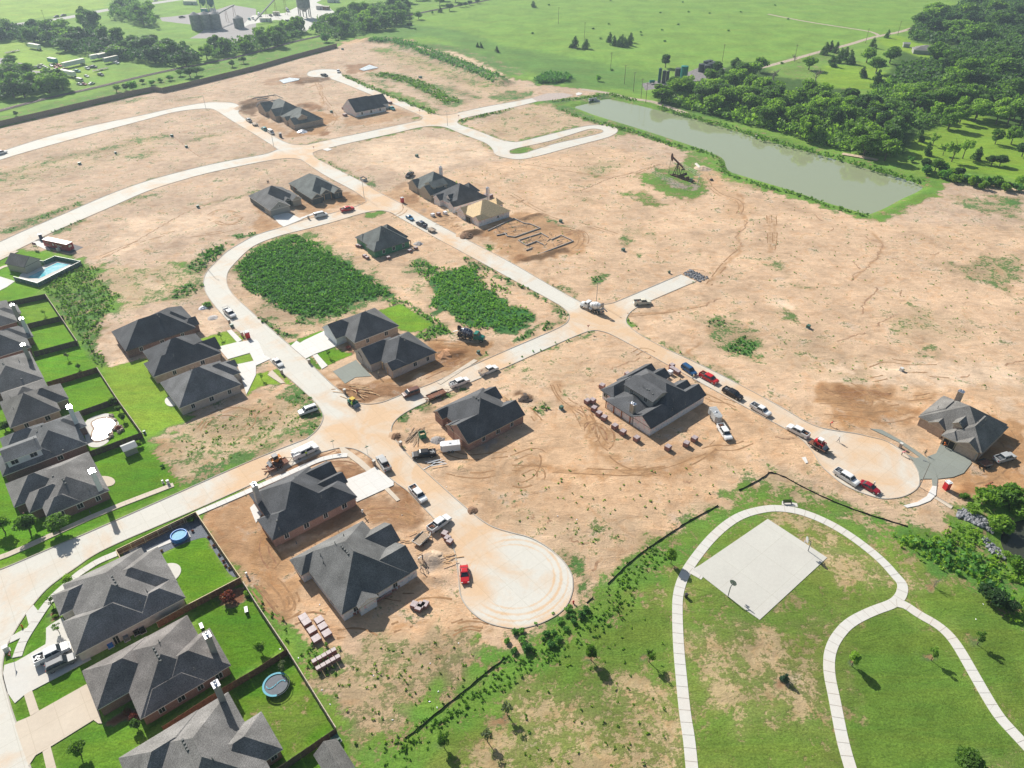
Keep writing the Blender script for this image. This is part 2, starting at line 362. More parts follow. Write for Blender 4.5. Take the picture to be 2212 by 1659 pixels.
for i,(k,v)in enumerate(EP.items()):
    q=v if k not in('e9',)else v
    mb=MB();ribbon(mb,q,.22,-.02,.13);setting(mb.build('kerb',MATS['kerb_concrete']))
mb=MB();ribbon(mb,ISLAND+ISLAND[:1],.22,-.02,.13);setting(mb.build('kerb',MATS['kerb_concrete']))
# highway, tracks, gravel lanes
def lane(name,s,w,m,z=.02,lab=None,n=2):
    return setting(polymesh(name,strip(chaikin(pts(s),n),w),z,m),lab)
lane('highway',"00:-300,270 200,200 520,165 900,85 1200,45 1400,15 1700,-30 2100,-90",13,MATS['highway'],.03,'grey two lane highway crossing the far fields')
ballast=mat('ballast',(.10,.085,.085),.95,0,.3,2.,.4);dirtlane=mat('dirt_lane',(.42,.34,.26),.95,0,.2,.5,.3)
gravel=mat('gravel',(.30,.28,.27),.95,0,.3,3.,.5)
RAIL="00:-150,1000 0,955 400,850 900,740 1200,665 1500,600 1800,545 2212,455|10:300,365 560,310 800,255 1100,180 1350,125 1600,75 1900,20 2300,-60"
lane('railway_bed',RAIL,4.6,ballast,.25,'dark ballast bed of the railway along the tree belt')
rl=chaikin(pts(RAIL),2)
mb=MB()
for off in(-.75,.75):
    q=strip(rl,2*abs(off));h=q[:len(rl)]if off>0 else q[len(rl):][::-1]
    ribbon(mb,h,.1,.26,.45)
setting(mb.build('railway_track',mat('rail_steel',(.22,.16,.13),.5,.7)))
lane('dirt_road',"30:-150,600 0,570 200,515 500,430 700,385 850,335 1000,300 1140,275 1300,225",4.5,dirtlane,.02,'pale dirt lane running along the pasture edge')
lane('dirt_road',"30:0,120 300,180 620,230 860,265 930,285 960,308",3.2,dirtlane,.016,'faint dirt lane curving out of the pasture')
lane('dirt_road',"20:600,770 830,800 1010,850 1200,870 1330,915 1500,975",4.5,dirtlane,.02,'pale dirt lane along the far bank of the pond')
lane('dirt_road',"30:640,1330 760,1350 950,1385",3.5,mat('pale_dirt',(.5,.38,.27),.95,0,.2,.6,.3),.35,'bare dirt track on the pond bank below the wood')
for s,m,l,z in[("10:640,-40 520,20 640,70 700,120 640,170 480,230 430,270 330,250 400,190 170,170 -60,210 -160,260 -30,130 250,110 350,60 460,0",MATS['court_concrete'],'pale concrete yard of the batching plant',.03),
    ("00:2212,75 2000,40 1850,90 1500,140 1380,150 1400,180 1650,210 1760,260 1700,300 1640,330 1900,330 2212,420",gravel,'grey gravel yard around the silos',.02),
    ("00:240,605 400,615 510,640 480,690 330,670 230,650",gravel,'grey gravel patch in the scrap yard',.02),
    ("00:150,540 260,545 270,575 180,570",gravel,'small gravel patch in the scrap yard',.03),
    ("00:-60,500 60,500 60,540 -60,560",gravel,'grey gravel drive at the left edge',.02)]:
    setting(polymesh('yard',pts(s),z,m),l)
setting(polymesh('gravel_pad',pts("20:170,845 300,805 440,800 530,820 450,850 220,875"),.012,mat('gravel_pad',(.42,.35,.31),.95,0,.15,1.,.3)),'brown gravel apron at the end of the concrete street')
setting(polymesh('gravel_pad',pts("20:1120,720 1290,690 1500,630 1640,570 1850,590 1700,680 1500,720 1150,780"),.02,mat('oil_gravel',(.20,.18,.18),.95,0,.3,.6,.3)),'dark oily gravel pad under the storage tanks')
# ---- pavements, driveways, slabs (raised a step above the soil)
def slab(name,s,m,lab,z=.15,closed=1,n=0):
    p=pts(s);p=chaikin(p,n,True)if n else p
    return setting(polymesh(name,p,z,MATS[m],thick=z+.02),lab)
SZ=[0]
def walk(s,w,lab,m='walk_concrete',n=2,z=.15):
    if w>1.35:
        P=chaikin(pts(s),n);d=0.;jm=MB()
        for a,b in zip(P,P[1:]):
            L_=math.dist(a,b);t=(-d)%2.2
            while t<L_:jm.box(a[0]+(b[0]-a[0])*t/L_,a[1]+(b[1]-a[1])*t/L_,z+.026,.07,w,.004,math.atan2(b[1]-a[1],b[0]-a[0]));t+=2.2
            d+=L_
        setting(jm.build('pavement_joint',MATS['kerb_concrete']))
    SZ[0]+=1;zz=z+.004*(SZ[0]%6)
    return setting(polymesh('pavement',strip(chaikin(pts(s),n),w),zz,MATS[m],thick=zz+.02),lab)
walk("23:1560,1720 1530,1400 1495,1200 1465,900 1437,600 1427,300 1433,150 1480,0|22:1560,1530 1700,1350 1850,1210 2000,1120 2212,1070|32:150,1075 300,1105 500,1185 700,1300 900,1450 1020,1560 1100,1655|33:1160,60 1165,120 1140,185 1080,240 900,300 700,400 595,520 545,620 525,720 530,860 570,1040 600,1200 650,1450 725,1700",2.0,'long pale concrete park path looping round the court',z=.06)
walk("33:1110,230 1190,250 1300,330 1450,410 1560,500 1650,620 1780,850 1900,1060 2000,1220 2120,1350 2260,1500",2.0,'pale concrete park path branching off to the lower right',z=.066)
walk("22:1545,1610 1650,1668",1.6,'short concrete link from the park path to the court',n=0,z=.05)
slab('basketball_court',"32:-3,1165 510,1500|23:2140,378 2000,280 1640,0|22:1560,1600 1630,1560",'court_concrete','pale concrete basketball court inside the park loop',.085)
walk("12:-20,905 200,810 420,710 560,650 700,620 790,615",1.5,'white new pavement behind the service truck','new_concrete')
walk("02:1700,1120 2212,900",1.5,'white new pavement beside the wooden fence corner','new_concrete',0)
slab('pavement',"12:720,550 760,545 840,600 920,660 1000,735 960,760 880,690 800,630 740,600",'tan_concrete','dusty corner ramp and pavement beside the street sign',.145)
slab('driveway',"12:755,835 950,760 1030,715 1190,845 1190,875 870,1020 800,900",'new_concrete','white new driveway of the brick house on the corner',.16)
slab('pavement',"12:1090,890 1130,880 1245,1000 1215,1015",'tan_concrete','short strip of dusty pavement south of the white driveway',.15)
walk("02:-60,1520 110,1460 480,1290 900,1100 1500,870",1.5,'tan pavement along the lawn of the corner brick house','tan_concrete',1)
walk("02:1010,1465 850,1530 740,1600 660,1655|03:560,90 460,180 380,280 310,390 250,480 190,580 150,700",1.6,'curving pale pavement in front of the lower left houses','walk_concrete')
slab('pavement',"03:225,325 290,250 330,300 400,250 250,420",'walk_concrete','pavement ramp north of the fire hydrant',.15)
slab('pavement',"03:100,520 230,450 250,480 190,530 85,580",'walk_concrete','pavement ramp south of the fire hydrant',.15)
slab('driveway',"03:540,360 440,420 400,450 400,550 395,590 210,700 140,740 40,770 25,870 60,1000 130,1100 210,1030 280,990 790,720 620,440 560,390",'walk_concrete','wide pale driveway with the two parked trucks',.13)
slab('driveway',"03:750,935 340,1165 270,1210 150,1260 130,1290 180,1440 250,1640 310,1550 440,1475 810,1245 850,1275 885,1275 860,1180",'tan_concrete','broad tan driveway of the middle lower left house',.14)
slab('pavement',"03:210,1030 280,990 340,1165 265,1210",'tan_concrete','pavement between the two lower left driveways',.155)
slab('pavement',"03:370,1520 440,1475 500,1700 410,1700",'tan_concrete','pavement below the tan driveway',.155)
slab('driveway',"01:1880,1340 2040,1300|11:0,1275 20,1290 75,1410 130,1440 0,1500|01:2160,1390 1970,1445",'new_concrete','white driveway beside the parked white sedan',.15)
slab('driveway',"01:2050,1490|11:0,1455 0,1580|02:2130,90|01:2090,1620",'new_concrete','white driveway of the lower house of the pair',.155)
slab('pavement',"01:1960,1200 2000,1190 2090,1280 2050,1300",'new_concrete','white pavement by the red portable toilet',.16)
slab('pavement',"11:100,1580 140,1540 250,1650 215,1655",'tan_concrete','pavement south of the white driveways',.16)
slab('driveway',"11:590,1200 420,1280 380,1305 350,1285 300,1330 430,1440 510,1400 700,1330 650,1250",'new_concrete','white new driveway of the house with the bright green yard',.15)
slab('pavement',"11:490,1415 530,1400 620,1500 570,1530",'new_concrete','white pavement beside the small front lawn',.16)
slab('driveway',"11:865,1450 665,1550 770,1655 860,1600 1000,1590",'wet_concrete','grey gravel filled driveway form of the house being finished',.1)
walk("11:1580,1655 1900,1450",1.4,'raw soil coloured pavement form behind the finished lot','tan_concrete',0,.1)
slab('driveway',"11:35,155 150,190 280,180 400,235 240,300 200,275 140,205",'new_concrete','white new driveway where the white van is parked')
walk("11:385,230 490,190 560,170",1.5,'white new pavement beside the white van','new_concrete',0)
slab('driveway',"32:1370,630 1450,600 1490,520 1620,580 1740,650 1760,680 1690,770 1600,805 1470,820 1440,740",'wet_concrete','fresh grey concrete driveway of the right cul-de-sac house',.15)
slab('pavement',"32:880,385 980,395 1150,490 1300,590 1370,640 1440,740 1465,820 1455,920 1420,880 1415,820 1340,820 1310,830 1300,760 1250,660 1200,610 1270,640 1310,635 1250,590 1120,500",'wet_concrete','fresh grey concrete pavement curving round the cul-de-sac',.145)
slab('pavement',"32:1420,880 1455,885 1450,960 1400,1010 1300,1050 1200,1070 1170,1050 1290,1020 1370,970",'new_concrete','white dry pavement at the foot of the cul-de-sac',.15)
slab('pavement',"32:290,635 325,630 345,680 325,685",'new_concrete','short white strip of pavement in the dirt',.14)
slab('pavement',"32:1430,985 1460,975 1600,1055 1580,1080",'tan_concrete','narrow concrete flume running to the rocks',.14)
slab('pavement',"01:0,730 130,770 60,820 0,850 -60,870 -60,720",'new_concrete','white pavement at the pool gate',.1)
walk("01:-40,600 150,510",1.6,'tan pavement north of the pool shelter','tan_concrete',0)
walk("01:-40,680 30,645 90,630",1.6,'tan path leading to the pool shelter','tan_concrete',0,.1)
setting(polymesh('asphalt_pad',[W(*p)for p in[(24.2,318.6),(25.7,307.7),(31.4,296.7),(36.6,299.5),(31.5,312),(27,319.5)]],.035,mat('asphalt',(.12,.12,.125),.9,0,.15,3.)),'grey asphalt pad under the red trailer')
slab('pavement',"01:265,435 330,420 385,445 440,505 380,490",'new_concrete','white concrete landing beside the red trailer sign',.08)
setting(polymesh('pool_deck',[W(*p)for p in[(11.4,285.3),(16.4,275.6),(31.4,283.9),(25.8,293.4),(13.5,290)]],.05,MATS['walk_concrete']),'pale concrete deck around the community pool')
slab('manhole_pad',"20:550,808 575,798 610,805 590,820 560,825",'new_concrete','white concrete inlet pad at the end of the far street',.2)
slab('manhole_pad',"10:575,1290 620,1278 660,1290 615,1305",'new_concrete','white concrete inlet slab by the far crossroads',.16)
slab('porch_slab',"02:2160,1070 2212,1020|12:60,1110 30,1160|02:2212,1200",'new_concrete','white patio behind the corner brick house',.12)
# lawn patio, pool deck (finished yards)
def disc(c,rx,ry,n=26,rot=0.):
    return[(c[0]+rx*math.cos(t)*math.cos(rot)-ry*math.sin(t)*math.sin(rot),c[1]+rx*math.cos(t)*math.sin(rot)+ry*math.sin(t)*math.cos(rot))for t in[2*math.pi*i/n for i in range(n)]]
def zp(x0,y0,w,s,z=0.):return[Zm(x0,y0,w,*map(float,q.split(',')),z)for q in s.split()]
PD=chaikin(zp(0,1380,560,"1320,1110 1420,1030 1640,975 1720,985 1780,1050 1850,1110 1850,1160 1740,1260 1760,1320 1690,1370 1700,1410 1620,1470 1520,1510 1400,1500 1340,1440 1330,1350 1290,1240"),2,True)
setting(polymesh('pool_deck',PD,.08,MATS['walk_concrete'],thick=.1),'cream deck around the free form backyard pool')
PW=chaikin(zp(0,1380,560,"1410,1140 1480,1080 1620,1040 1730,1050 1810,1090 1815,1150 1740,1250 1750,1300 1680,1370 1560,1410 1470,1420 1410,1370 1440,1260 1470,1210"),2,True)
setting(polymesh('patio',disc(G('03',1440,-20),2.8,2.8),.1,MATS['walk_concrete'],thick=.1),'round pale patio behind the lower left house')
slab('patio',"02:1110,1440 1170,1400 1240,1440 1180,1500",'walk_concrete','grey patio beside the wooden fence corner',.09)
walk("02:1270,1445 1330,1415 1400,1385 1500,1345",1.1,'white path from the patio to the blue pool','new_concrete',0,.12)
slab('pool_pad',"02:1465,1310 1610,1250 1650,1320 1510,1390",'new_concrete','white square pad under the round blue pool',.14)
setting(polymesh('patio',disc(G('02',1480,150),2.6,1.5,rot=-.9),.1,MATS['new_concrete'],thick=.1),'white curved patio behind the southern house of the trio')
setting(polymesh('patio',disc(G('02',905,840),1.6,2.8,rot=ANG+.5),.1,MATS['tan_concrete'],thick=.1),'small curved patio behind the corner brick house')
setting(polymesh('gravel_bed',chaikin(pts("02:1090,1500 1040,1440 1100,1390 1700,1130 1730,1180 1860,1400 2060,1655|03:2070,0 2000,10|02:1900,1520 1840,1430 1800,1340 1760,1320 1600,1370 1400,1460 1310,1510 1290,1450"),1,True),.03,mat('slate_gravel',(.15,.165,.19),.95,0,.35,6.,.6)),'dark slate gravel bed behind the wooden fence')
# ---- pond, creek, pools
WZ=-.9
POND=chaikin(pts("20:530,925 560,915 690,885 820,850 900,865 1100,910 1300,960 1600,1035 1900,1120 2212,1220|30:400,1325 650,1395 900,1470 1100,1520 1340,1600 1330,1640|31:1130,70 1030,130 900,185 860,195 750,160 500,90 250,0|20:2000,1520 1870,1480 1845,1430 1840,1390 1800,1350 1650,1290 1500,1240 1300,1175 1100,1110 900,1050 700,990 600,950",WZ),1,True)
CREEK=chaikin(pts("32:2300,1150 2212,1170 2120,1190 2060,1260 2000,1310 2020,1400 2070,1500 2150,1500 2300,1590",-1.2),1,True)
def watermat(name,col,rough,bump,scale,spec=.5):
    m,nt,b=nodes(name);L=nt.links.new
    ge=N(nt,'ShaderNodeNewGeometry');n=N(nt,'ShaderNodeTexNoise');n.inputs['Scale'].default_value=scale;n.inputs['Detail'].default_value=3.
    L(ge.outputs['Position'],n.inputs['Vector'])
    bp=N(nt,'ShaderNodeBump');bp.inputs['Strength'].default_value=bump;bp.inputs['Distance'].default_value=.05
    L(n.outputs['Fac'],bp.inputs['Height']);L(bp.outputs['Normal'],b.inputs['Normal'])
    b.inputs['Base Color'].default_value=(*col,1);b.inputs['Roughness'].default_value=rough;b.inputs['Specular IOR Level'].default_value=spec
    b.inputs['IOR'].default_value=1.33
    MATS[name]=m;return m
def grow(poly,d):
    c=sum((Vector(p)for p in poly),Vector((0,0)))/len(poly);out=[]
    n=len(poly);area=sum(poly[i][0]*poly[(i+1)%n][1]-poly[(i+1)%n][0]*poly[i][1]for i in range(n))
    sg=1 if area>0 else-1
    for i in range(n):
        a=Vector(poly[i-1]);b=Vector(poly[(i+1)%n]);t=(b-a).normalized()
        out.append((poly[i][0]+t.y*d*sg,poly[i][1]-t.x*d*sg))
    return out
setting(polymesh('pond_water',grow(POND,1.2),WZ,watermat('pond_water',(.29,.32,.19),.05,.10,.8,.6)),'murky olive grey pond reflecting the wood')
MATS['pond_water'].node_tree.nodes['Principled BSDF'].inputs['IOR'].default_value=1.6
setting(polymesh('creek_water',grow(CREEK,1.),-1.2,watermat('creek_water',(.045,.05,.035),.07,.12,1.2)),'dark creek water at the right edge')
POOLM=watermat('pool_water',(.16,.50,.58),.04,.12,2.2)
setting(polymesh('pool_water',[W(*p)for p in[(14.7,285.4),(17.6,281.8),(28.6,287),(25.6,291.4)]],.075,mat('community_pool',(.08,.50,.60),.05,0,.05,.6,spec=.5,var2=(.33,.62,.68))),'turquoise water of the community pool')
setting(polymesh('pool_water',PW,.12,watermat('glitter_pool',(.12,.38,.45),.10,.9,2.6)),'sparkling water of the backyard pool')
# ---- ground colour zones
T_={ # coverage, plant colour, soil colour
'past':(1.,(.17,.30,.045),(.3,.25,.12)),'past2':(1.,(.11,.22,.04),(.3,.25,.12)),'pastb':(1.,(.23,.36,.05),(.3,.25,.12)),
'dirt':(.12,(.16,.18,.075),(.645,.453,.298)),'dirtg':(.20,(.16,.185,.085),(.57,.42,.302)),'pale':(.04,(.12,.2,.05),(.74,.56,.40)),
'red':(.07,(.14,.17,.07),(.61,.405,.245)),'fresh':(0.,(.1,.1,.05),(.27,.135,.06)),'brown':(0.,(.1,.1,.05),(.42,.24,.115)),'vdark':(0.,(.1,.1,.05),(.17,.10,.055)),
'spars':(.34,(.11,.17,.045),(.56,.41,.27)),'mix':(.5,(.11,.19,.045),(.55,.42,.26)),'weed':(.70,(.075,.17,.04),(.42,.32,.19)),
'weedd':(.93,(.045,.14,.035),(.3,.22,.12)),'weedl':(.85,(.12,.24,.035),(.4,.3,.16)),'lawn':(1.,(.115,.27,.012),(.4,.3,.15)),
'lawn2':(1.,(.20,.33,.03),(.4,.3,.15)),'lawnd':(1.,(.085,.20,.012),(.4,.3,.15)),'park':(.80,(.155,.215,.042),(.42,.34,.17)),
'parkg':(.99,(.112,.198,.028),(.34,.29,.13)),'tan':(.28,(.20,.20,.075),(.56,.42,.25)),'dry':(.5,(.20,.19,.085),(.47,.345,.21)),
'grav':(0.,(.1,.1,.1),(.36,.35,.34)),'wet':(0.,(.1,.1,.1),(.36,.27,.20)),'mulch':(0.,(.1,.1,.1),(.24,.12,.07)),
'wood':(1.,(.035,.08,.015),(.2,.15,.08)),
}
ZN=[]
def zone(t,s,f=2.,k=1.,p=None):ZN.append((t,f,p or pts(s),False,k))
def stroke(t,s,w,k=1.,f=None,p=None):ZN.append((t,f or w*.6,chaikin(p or pts(s),1),w,k))
# far fields
zone('pastb',"00:-800,-60 1000,-60 900,60 500,130 -300,240 -900,300",5)
zone('pastb',"00:-400,360 200,360 560,480 900,620 600,720 0,560 -400,640",5)
zone('weedl',"00:-200,1060 0,1040 1300,760 2212,560|10:700,380 760,330 1000,310 1300,250 1100,230 600,330 0,470|00:1500,640 0,1000 -200,1040",3)
zone('past2',"10:900,360 1500,310 2212,560|20:500,700 1100,800 1250,720 900,620 0,420|10:1800,270 1300,200",10,.9)
zone('past2',"20:0,400 900,560 1300,640 1200,760 600,780 200,640 0,560",8,.8)
zone('mix',"30:-150,560 700,400 850,600 700,800 400,740 -100,640",8,.3)
zone('wood',"20:1250,900 1250,760 1500,660 1900,560 2212,520|30:0,650 400,700 900,830 1100,500 1300,300 1700,50 1750,-40 2900,-40 2900,1500 1600,1500 1100,1300 700,1260 0,1120|20:1600,980",6,.85)
zone('lawn2',"30:940,340 1130,300 1280,370 1560,400 1550,480 1400,530 1150,430 1000,400",4)
zone('lawn2',"30:480,560 900,560 1080,680 1000,780 600,760 420,780 420,680",5,.9)
zone('lawn2',"30:1250,1180 1800,950 2300,1250 2300,1560 1700,1480 1200,1350",8,.85)
zone('lawn2',"30:1940,390 2150,410 2140,500 1950,450",3)
# the cleared site
zone('dirtg',"00:-300,1190 0,1100 600,960 1330,788 1410,798 2212,602|10:700,410 780,370 1000,330 1150,318 1310,345 1300,365 1500,410 1900,560 2100,660|20:150,700 240,735 500,752 640,775 780,790 1000,850 1050,850 800,805 700,830 600,850 300,880 380,920 600,1040 900,1100 1500,1300 1650,1330 1700,1500 1850,1600 2212,1655|31:150,40 500,130 800,210 950,240 1050,200 1250,100 1500,20|30:1540,1580 1700,1560 2212,1640 2500,1700|32:2500,920 2212,940 1960,935 1850,960 1640,1060 1660,1160 1600,1250 1350,1270 1230,1240 900,1140 500,990 300,890 0,760|22:2100,850 1960,915 1780,1050 1500,1200 1200,1400 900,1655|23:800,95 620,245 500,460 300,600 0,690|13:2150,720 2000,830 1800,1000 1400,1320 1250,1430 1090,1600 1050,1700 960,1700 880,1450 690,1310 265,630 0,230|03:2095,45|02:2070,1655 1690,1100 1700,1090|12:0,850 0,640|02:1560,900 1400,800 1290,450 1600,330 1640,330|01:1700,1200 1640,1250 1300,1500 970,1520 800,1280 900,1080 830,640 700,560 300,500 200,470 -300,700",1.6)
zone('dirt',"11:0,300 2212,-300|21:900,-400 2212,0|31:900,250 2212,300 2400,1700|32:2400,900 1300,1200 0,740|22:2100,830 1200,1380 900,1640|23:500,200 0,650|13:2100,700 1200,560 300,300|03:2100,60|12:0,900 400,500|01:2000,900",10,.9)
zone('red',"12:1200,300 2212,500|22:1000,0 2212,150|32:900,300 1100,800 0,720|22:1900,900 900,1600 300,1300|12:1900,1100",8,.8)
zone('red',"32:600,50 2212,0 2400,900 1900,950 1500,850 1200,400 500,330",5,.6)
zone('red',"13:0,-40 700,-40 1800,200 2000,500 1000,560 500,560 200,300",3,.8)
# berm and strips at the back
BERM="10:1000,350 1200,365 1400,420 1500,470 1700,540 1850,600 2000,665 2120,715"
stroke('weedd',BERM,15,.8);stroke('weed',"10:1300,400 1600,400 2000,530 2212,620",22,.8);stroke('weedl',"10:1080,430 1400,530 1800,690 2000,740",16,.8)
stroke('red',"10:780,370 1000,330 1310,350",12,.9);stroke('pale',"10:1680,450 1850,520 2050,620 2150,690",8,.8);stroke('pale',"10:1400,430 1600,480",5,.7)
stroke('weed',"10:1040,640 1200,660 1400,720 1550,800 1720,890",16,.9);stroke('weed',"10:1600,740 1750,790 1900,840",9,.8);stroke('weed',"10:1020,700 1150,750",8,.7)
stroke('spars',"10:1200,480 1500,620 1900,720 2150,800",30,.7);zone('weed',"10:2000,830 2212,780|20:170,790 200,820 0,880|10:2080,870",4,.9)
zone('weedd',"20:180,700 280,640 420,640 530,670 500,710 350,730 220,730",4,.9)
stroke('weed',"10:760,650 900,720 1100,800 1300,880 1550,985",6,.9);stroke('weedl',"10:1100,790 1350,870 1500,960",9,.8)
stroke('weed',"10:1750,1050 2040,980 2212,940",5,.9);stroke('weedl',"10:1750,1070 1900,1130 2100,1215 2212,1230|20:300,1160 560,1090",4,.9)
zone('spars',"10:1900,1100 2212,960|20:300,880 600,1020 700,1060 300,1140 0,1210|10:2150,1180",4,.8)
zone('spars',ISLAND and "20:0,1290 300,1225 700,1110 795,1130 600,1190 200,1290 0,1330",2)
stroke('weedl',"10:930,1200 1200,1150 1400,1090 1700,1095 1900,1180 2050,1290",4.5,.9)
zone('weedl',"20:-120,1320 0,1280 250,1270 150,1330 0,1345",2,.9);zone('weedl',"10:340,1250 500,1220 600,1200 480,1250",2,.6)
# left far lots
for s,w in[("00:0,1500 300,1440 500,1370 900,1290 1400,1180",10),("00:700,1040 850,1010",7),("00:480,1100 570,1085",6),("00:1000,890 1250,850",8),("00:1530,860 1750,835",5),("00:0,1560 200,1520",6),("00:1650,1210 1880,1160",7),("00:1160,1350 1300,1320",8),("00:1100,1210 1400,1170",6)]:stroke('weed',s,w,.55)
stroke('weed',"01:0,350 200,290 400,200 560,150 700,90",6,.8);stroke('weed',"01:450,350 650,270 720,240",4,.9);stroke('weed',"01:1100,80 1290,30",6,.8)
stroke('weed',"00:1100,1620 1400,1520 1700,1460 2200,1330",3,.7);stroke('weed',"01:1700,120 2000,50 2212,0",3,.6)
stroke('mix',"00:0,1600 300,1500 700,1400 1200,1250",24,.3)
zone('pale',"01:1100,230 1600,180 2100,280 1500,380 1000,560 850,600 1000,430",5,.6)
stroke('spars',"10:600,1280 2000,1250",30,.2);zone('pale',"10:1000,1200 1900,1180 2050,1330 1500,1500 700,1400",8,.75)
# pond banks
stroke('weedl',"20:230,880 400,870 660,850 830,810 900,835 1100,880 1300,930 1600,1010 1900,1095 2212,1195|30:400,1300 650,1370 900,1440 1100,1490 1340,1570 1400,1600",12,1.)
stroke('weedl',"20:400,900 500,950 600,1000 800,1045 1000,1100 1300,1200 1500,1270 1700,1320 1810,1400 1830,1470 2000,1560 2212,1620|31:250,30 500,110 750,185 860,215 940,205 1050,150 1200,60 1400,10",8,1.)
stroke('weed',"20:330,880 500,860 660,850 830,815",7,1.);stroke('weed',"20:450,930 700,1040 1000,1120 1300,1210",6,.9)
zone('weedl',"20:860,1090 1060,1110 1100,1160 900,1180",3,.8);zone('weedl',"20:1480,1300 1650,1330 1800,1400 1850,1550 1700,1500 1480,1430 1500,1370",3,.8)
zone('weedl',"20:1050,1530 1180,1530 1250,1560 1400,1640 1600,1560 1680,1620 1640,1680 1450,1700 1200,1590",2,.95)
zone('weedl',"20:1060,1500 1180,1480 1480,1420 1620,1400 1780,1400 1830,1520 1690,1560 1640,1690 1400,1700 1200,1620",2.5,.85)
zone('grav',"20:1300,1530 1520,1580 1600,1600 1500,1640 1350,1600",2,.5)
stroke('red',"20:1700,1490 1750,1600|21:1700,-100 1850,0 1950,80 2000,120 1900,200",9,.8)
zone('mix',"20:1480,1290 1640,1300 1600,1340 1480,1340",2,.7);zone('weedl',"20:680,1500 760,1510 750,1540 700,1540",1.5,.8)
zone('weedl',"21:900,0 1150,0 1300,100 1280,125 1100,90 1000,20",3,.8);zone('weedl',"21:1350,0 1660,0 1650,60 1500,60",3,.9)
zone('mix',"20:730,1400 930,1380 950,1440 850,1480 650,1530 600,1470",4,.6)
# big right field patches
for s,k in[("21:940,380 1020,390 1100,440 1050,460 950,430",.9),("21:650,740 730,700 800,750 700,800",.95),("21:1650,1120 1750,1090 1890,1120 1800,1160 1670,1170",1.),("21:1810,1330 1880,1290 2000,1250 2130,1290 2130,1400 2000,1420 1850,1370",1.),
             ("21:1020,505 1090,530 1080,545 1020,520",.9),("21:1570,510 1620,520 1600,540",.7),("31:1460,620 1700,620 1900,540 2212,560 2212,700 2100,890 1900,800 1700,720",.65),("31:1000,1100 1200,1050 1500,1100 1400,1200 1100,1230",.5),
             ("31:0,560 130,640 90,660 0,640",.6),("31:260,800 380,830 360,865 270,840",.8),("31:90,680 180,700 190,750",.8),("31:1550,30 1900,60 2212,30 2212,240 2000,200 1700,140 1600,80",.6),("31:1350,1330 1440,1300 1440,1440 1350,1470",.6),
             ("31:50,1000 200,1020 250,1110 120,1080",.7),("31:600,1560 860,1560 860,1640 650,1640",.5),("31:1180,960 1450,1020 1420,1110 1250,1080",.5),("21:920,300 1220,340 1240,390 950,370",.5),("21:550,30 760,90 700,100 560,60",.5),("31:1900,20 2212,60 2212,140 1980,100",.9)]:
    zone('weed',s,3,k)
zone('weed',"21:1620,1080 1950,1060 2100,1200 2180,1350 2160,1450 1900,1420 1700,1260",5,.62);zone('spars',"31:0,1100 500,1250 1000,1500 700,1655 0,1500",8,.5)
zone('spars',"31:1000,1000 1700,1050 1800,1300 1200,1300",8,.5)
zone('pale',"31:420,1430 600,1480 750,1500 720,1580 600,1530",2,1.);zone('pale',"31:0,940 70,930 110,980 220,970 240,1010 100,1010",2,.9);zone('pale',"31:850,1600 1000,1500 1500,1450 2000,1500 2212,1655|32:1000,30 500,0",4,.8);zone('pale',"32:850,0 1000,20 980,110 900,100",2,.9);zone('pale',"32:1950,150 2200,120 2180,200 2000,190",2,.8)
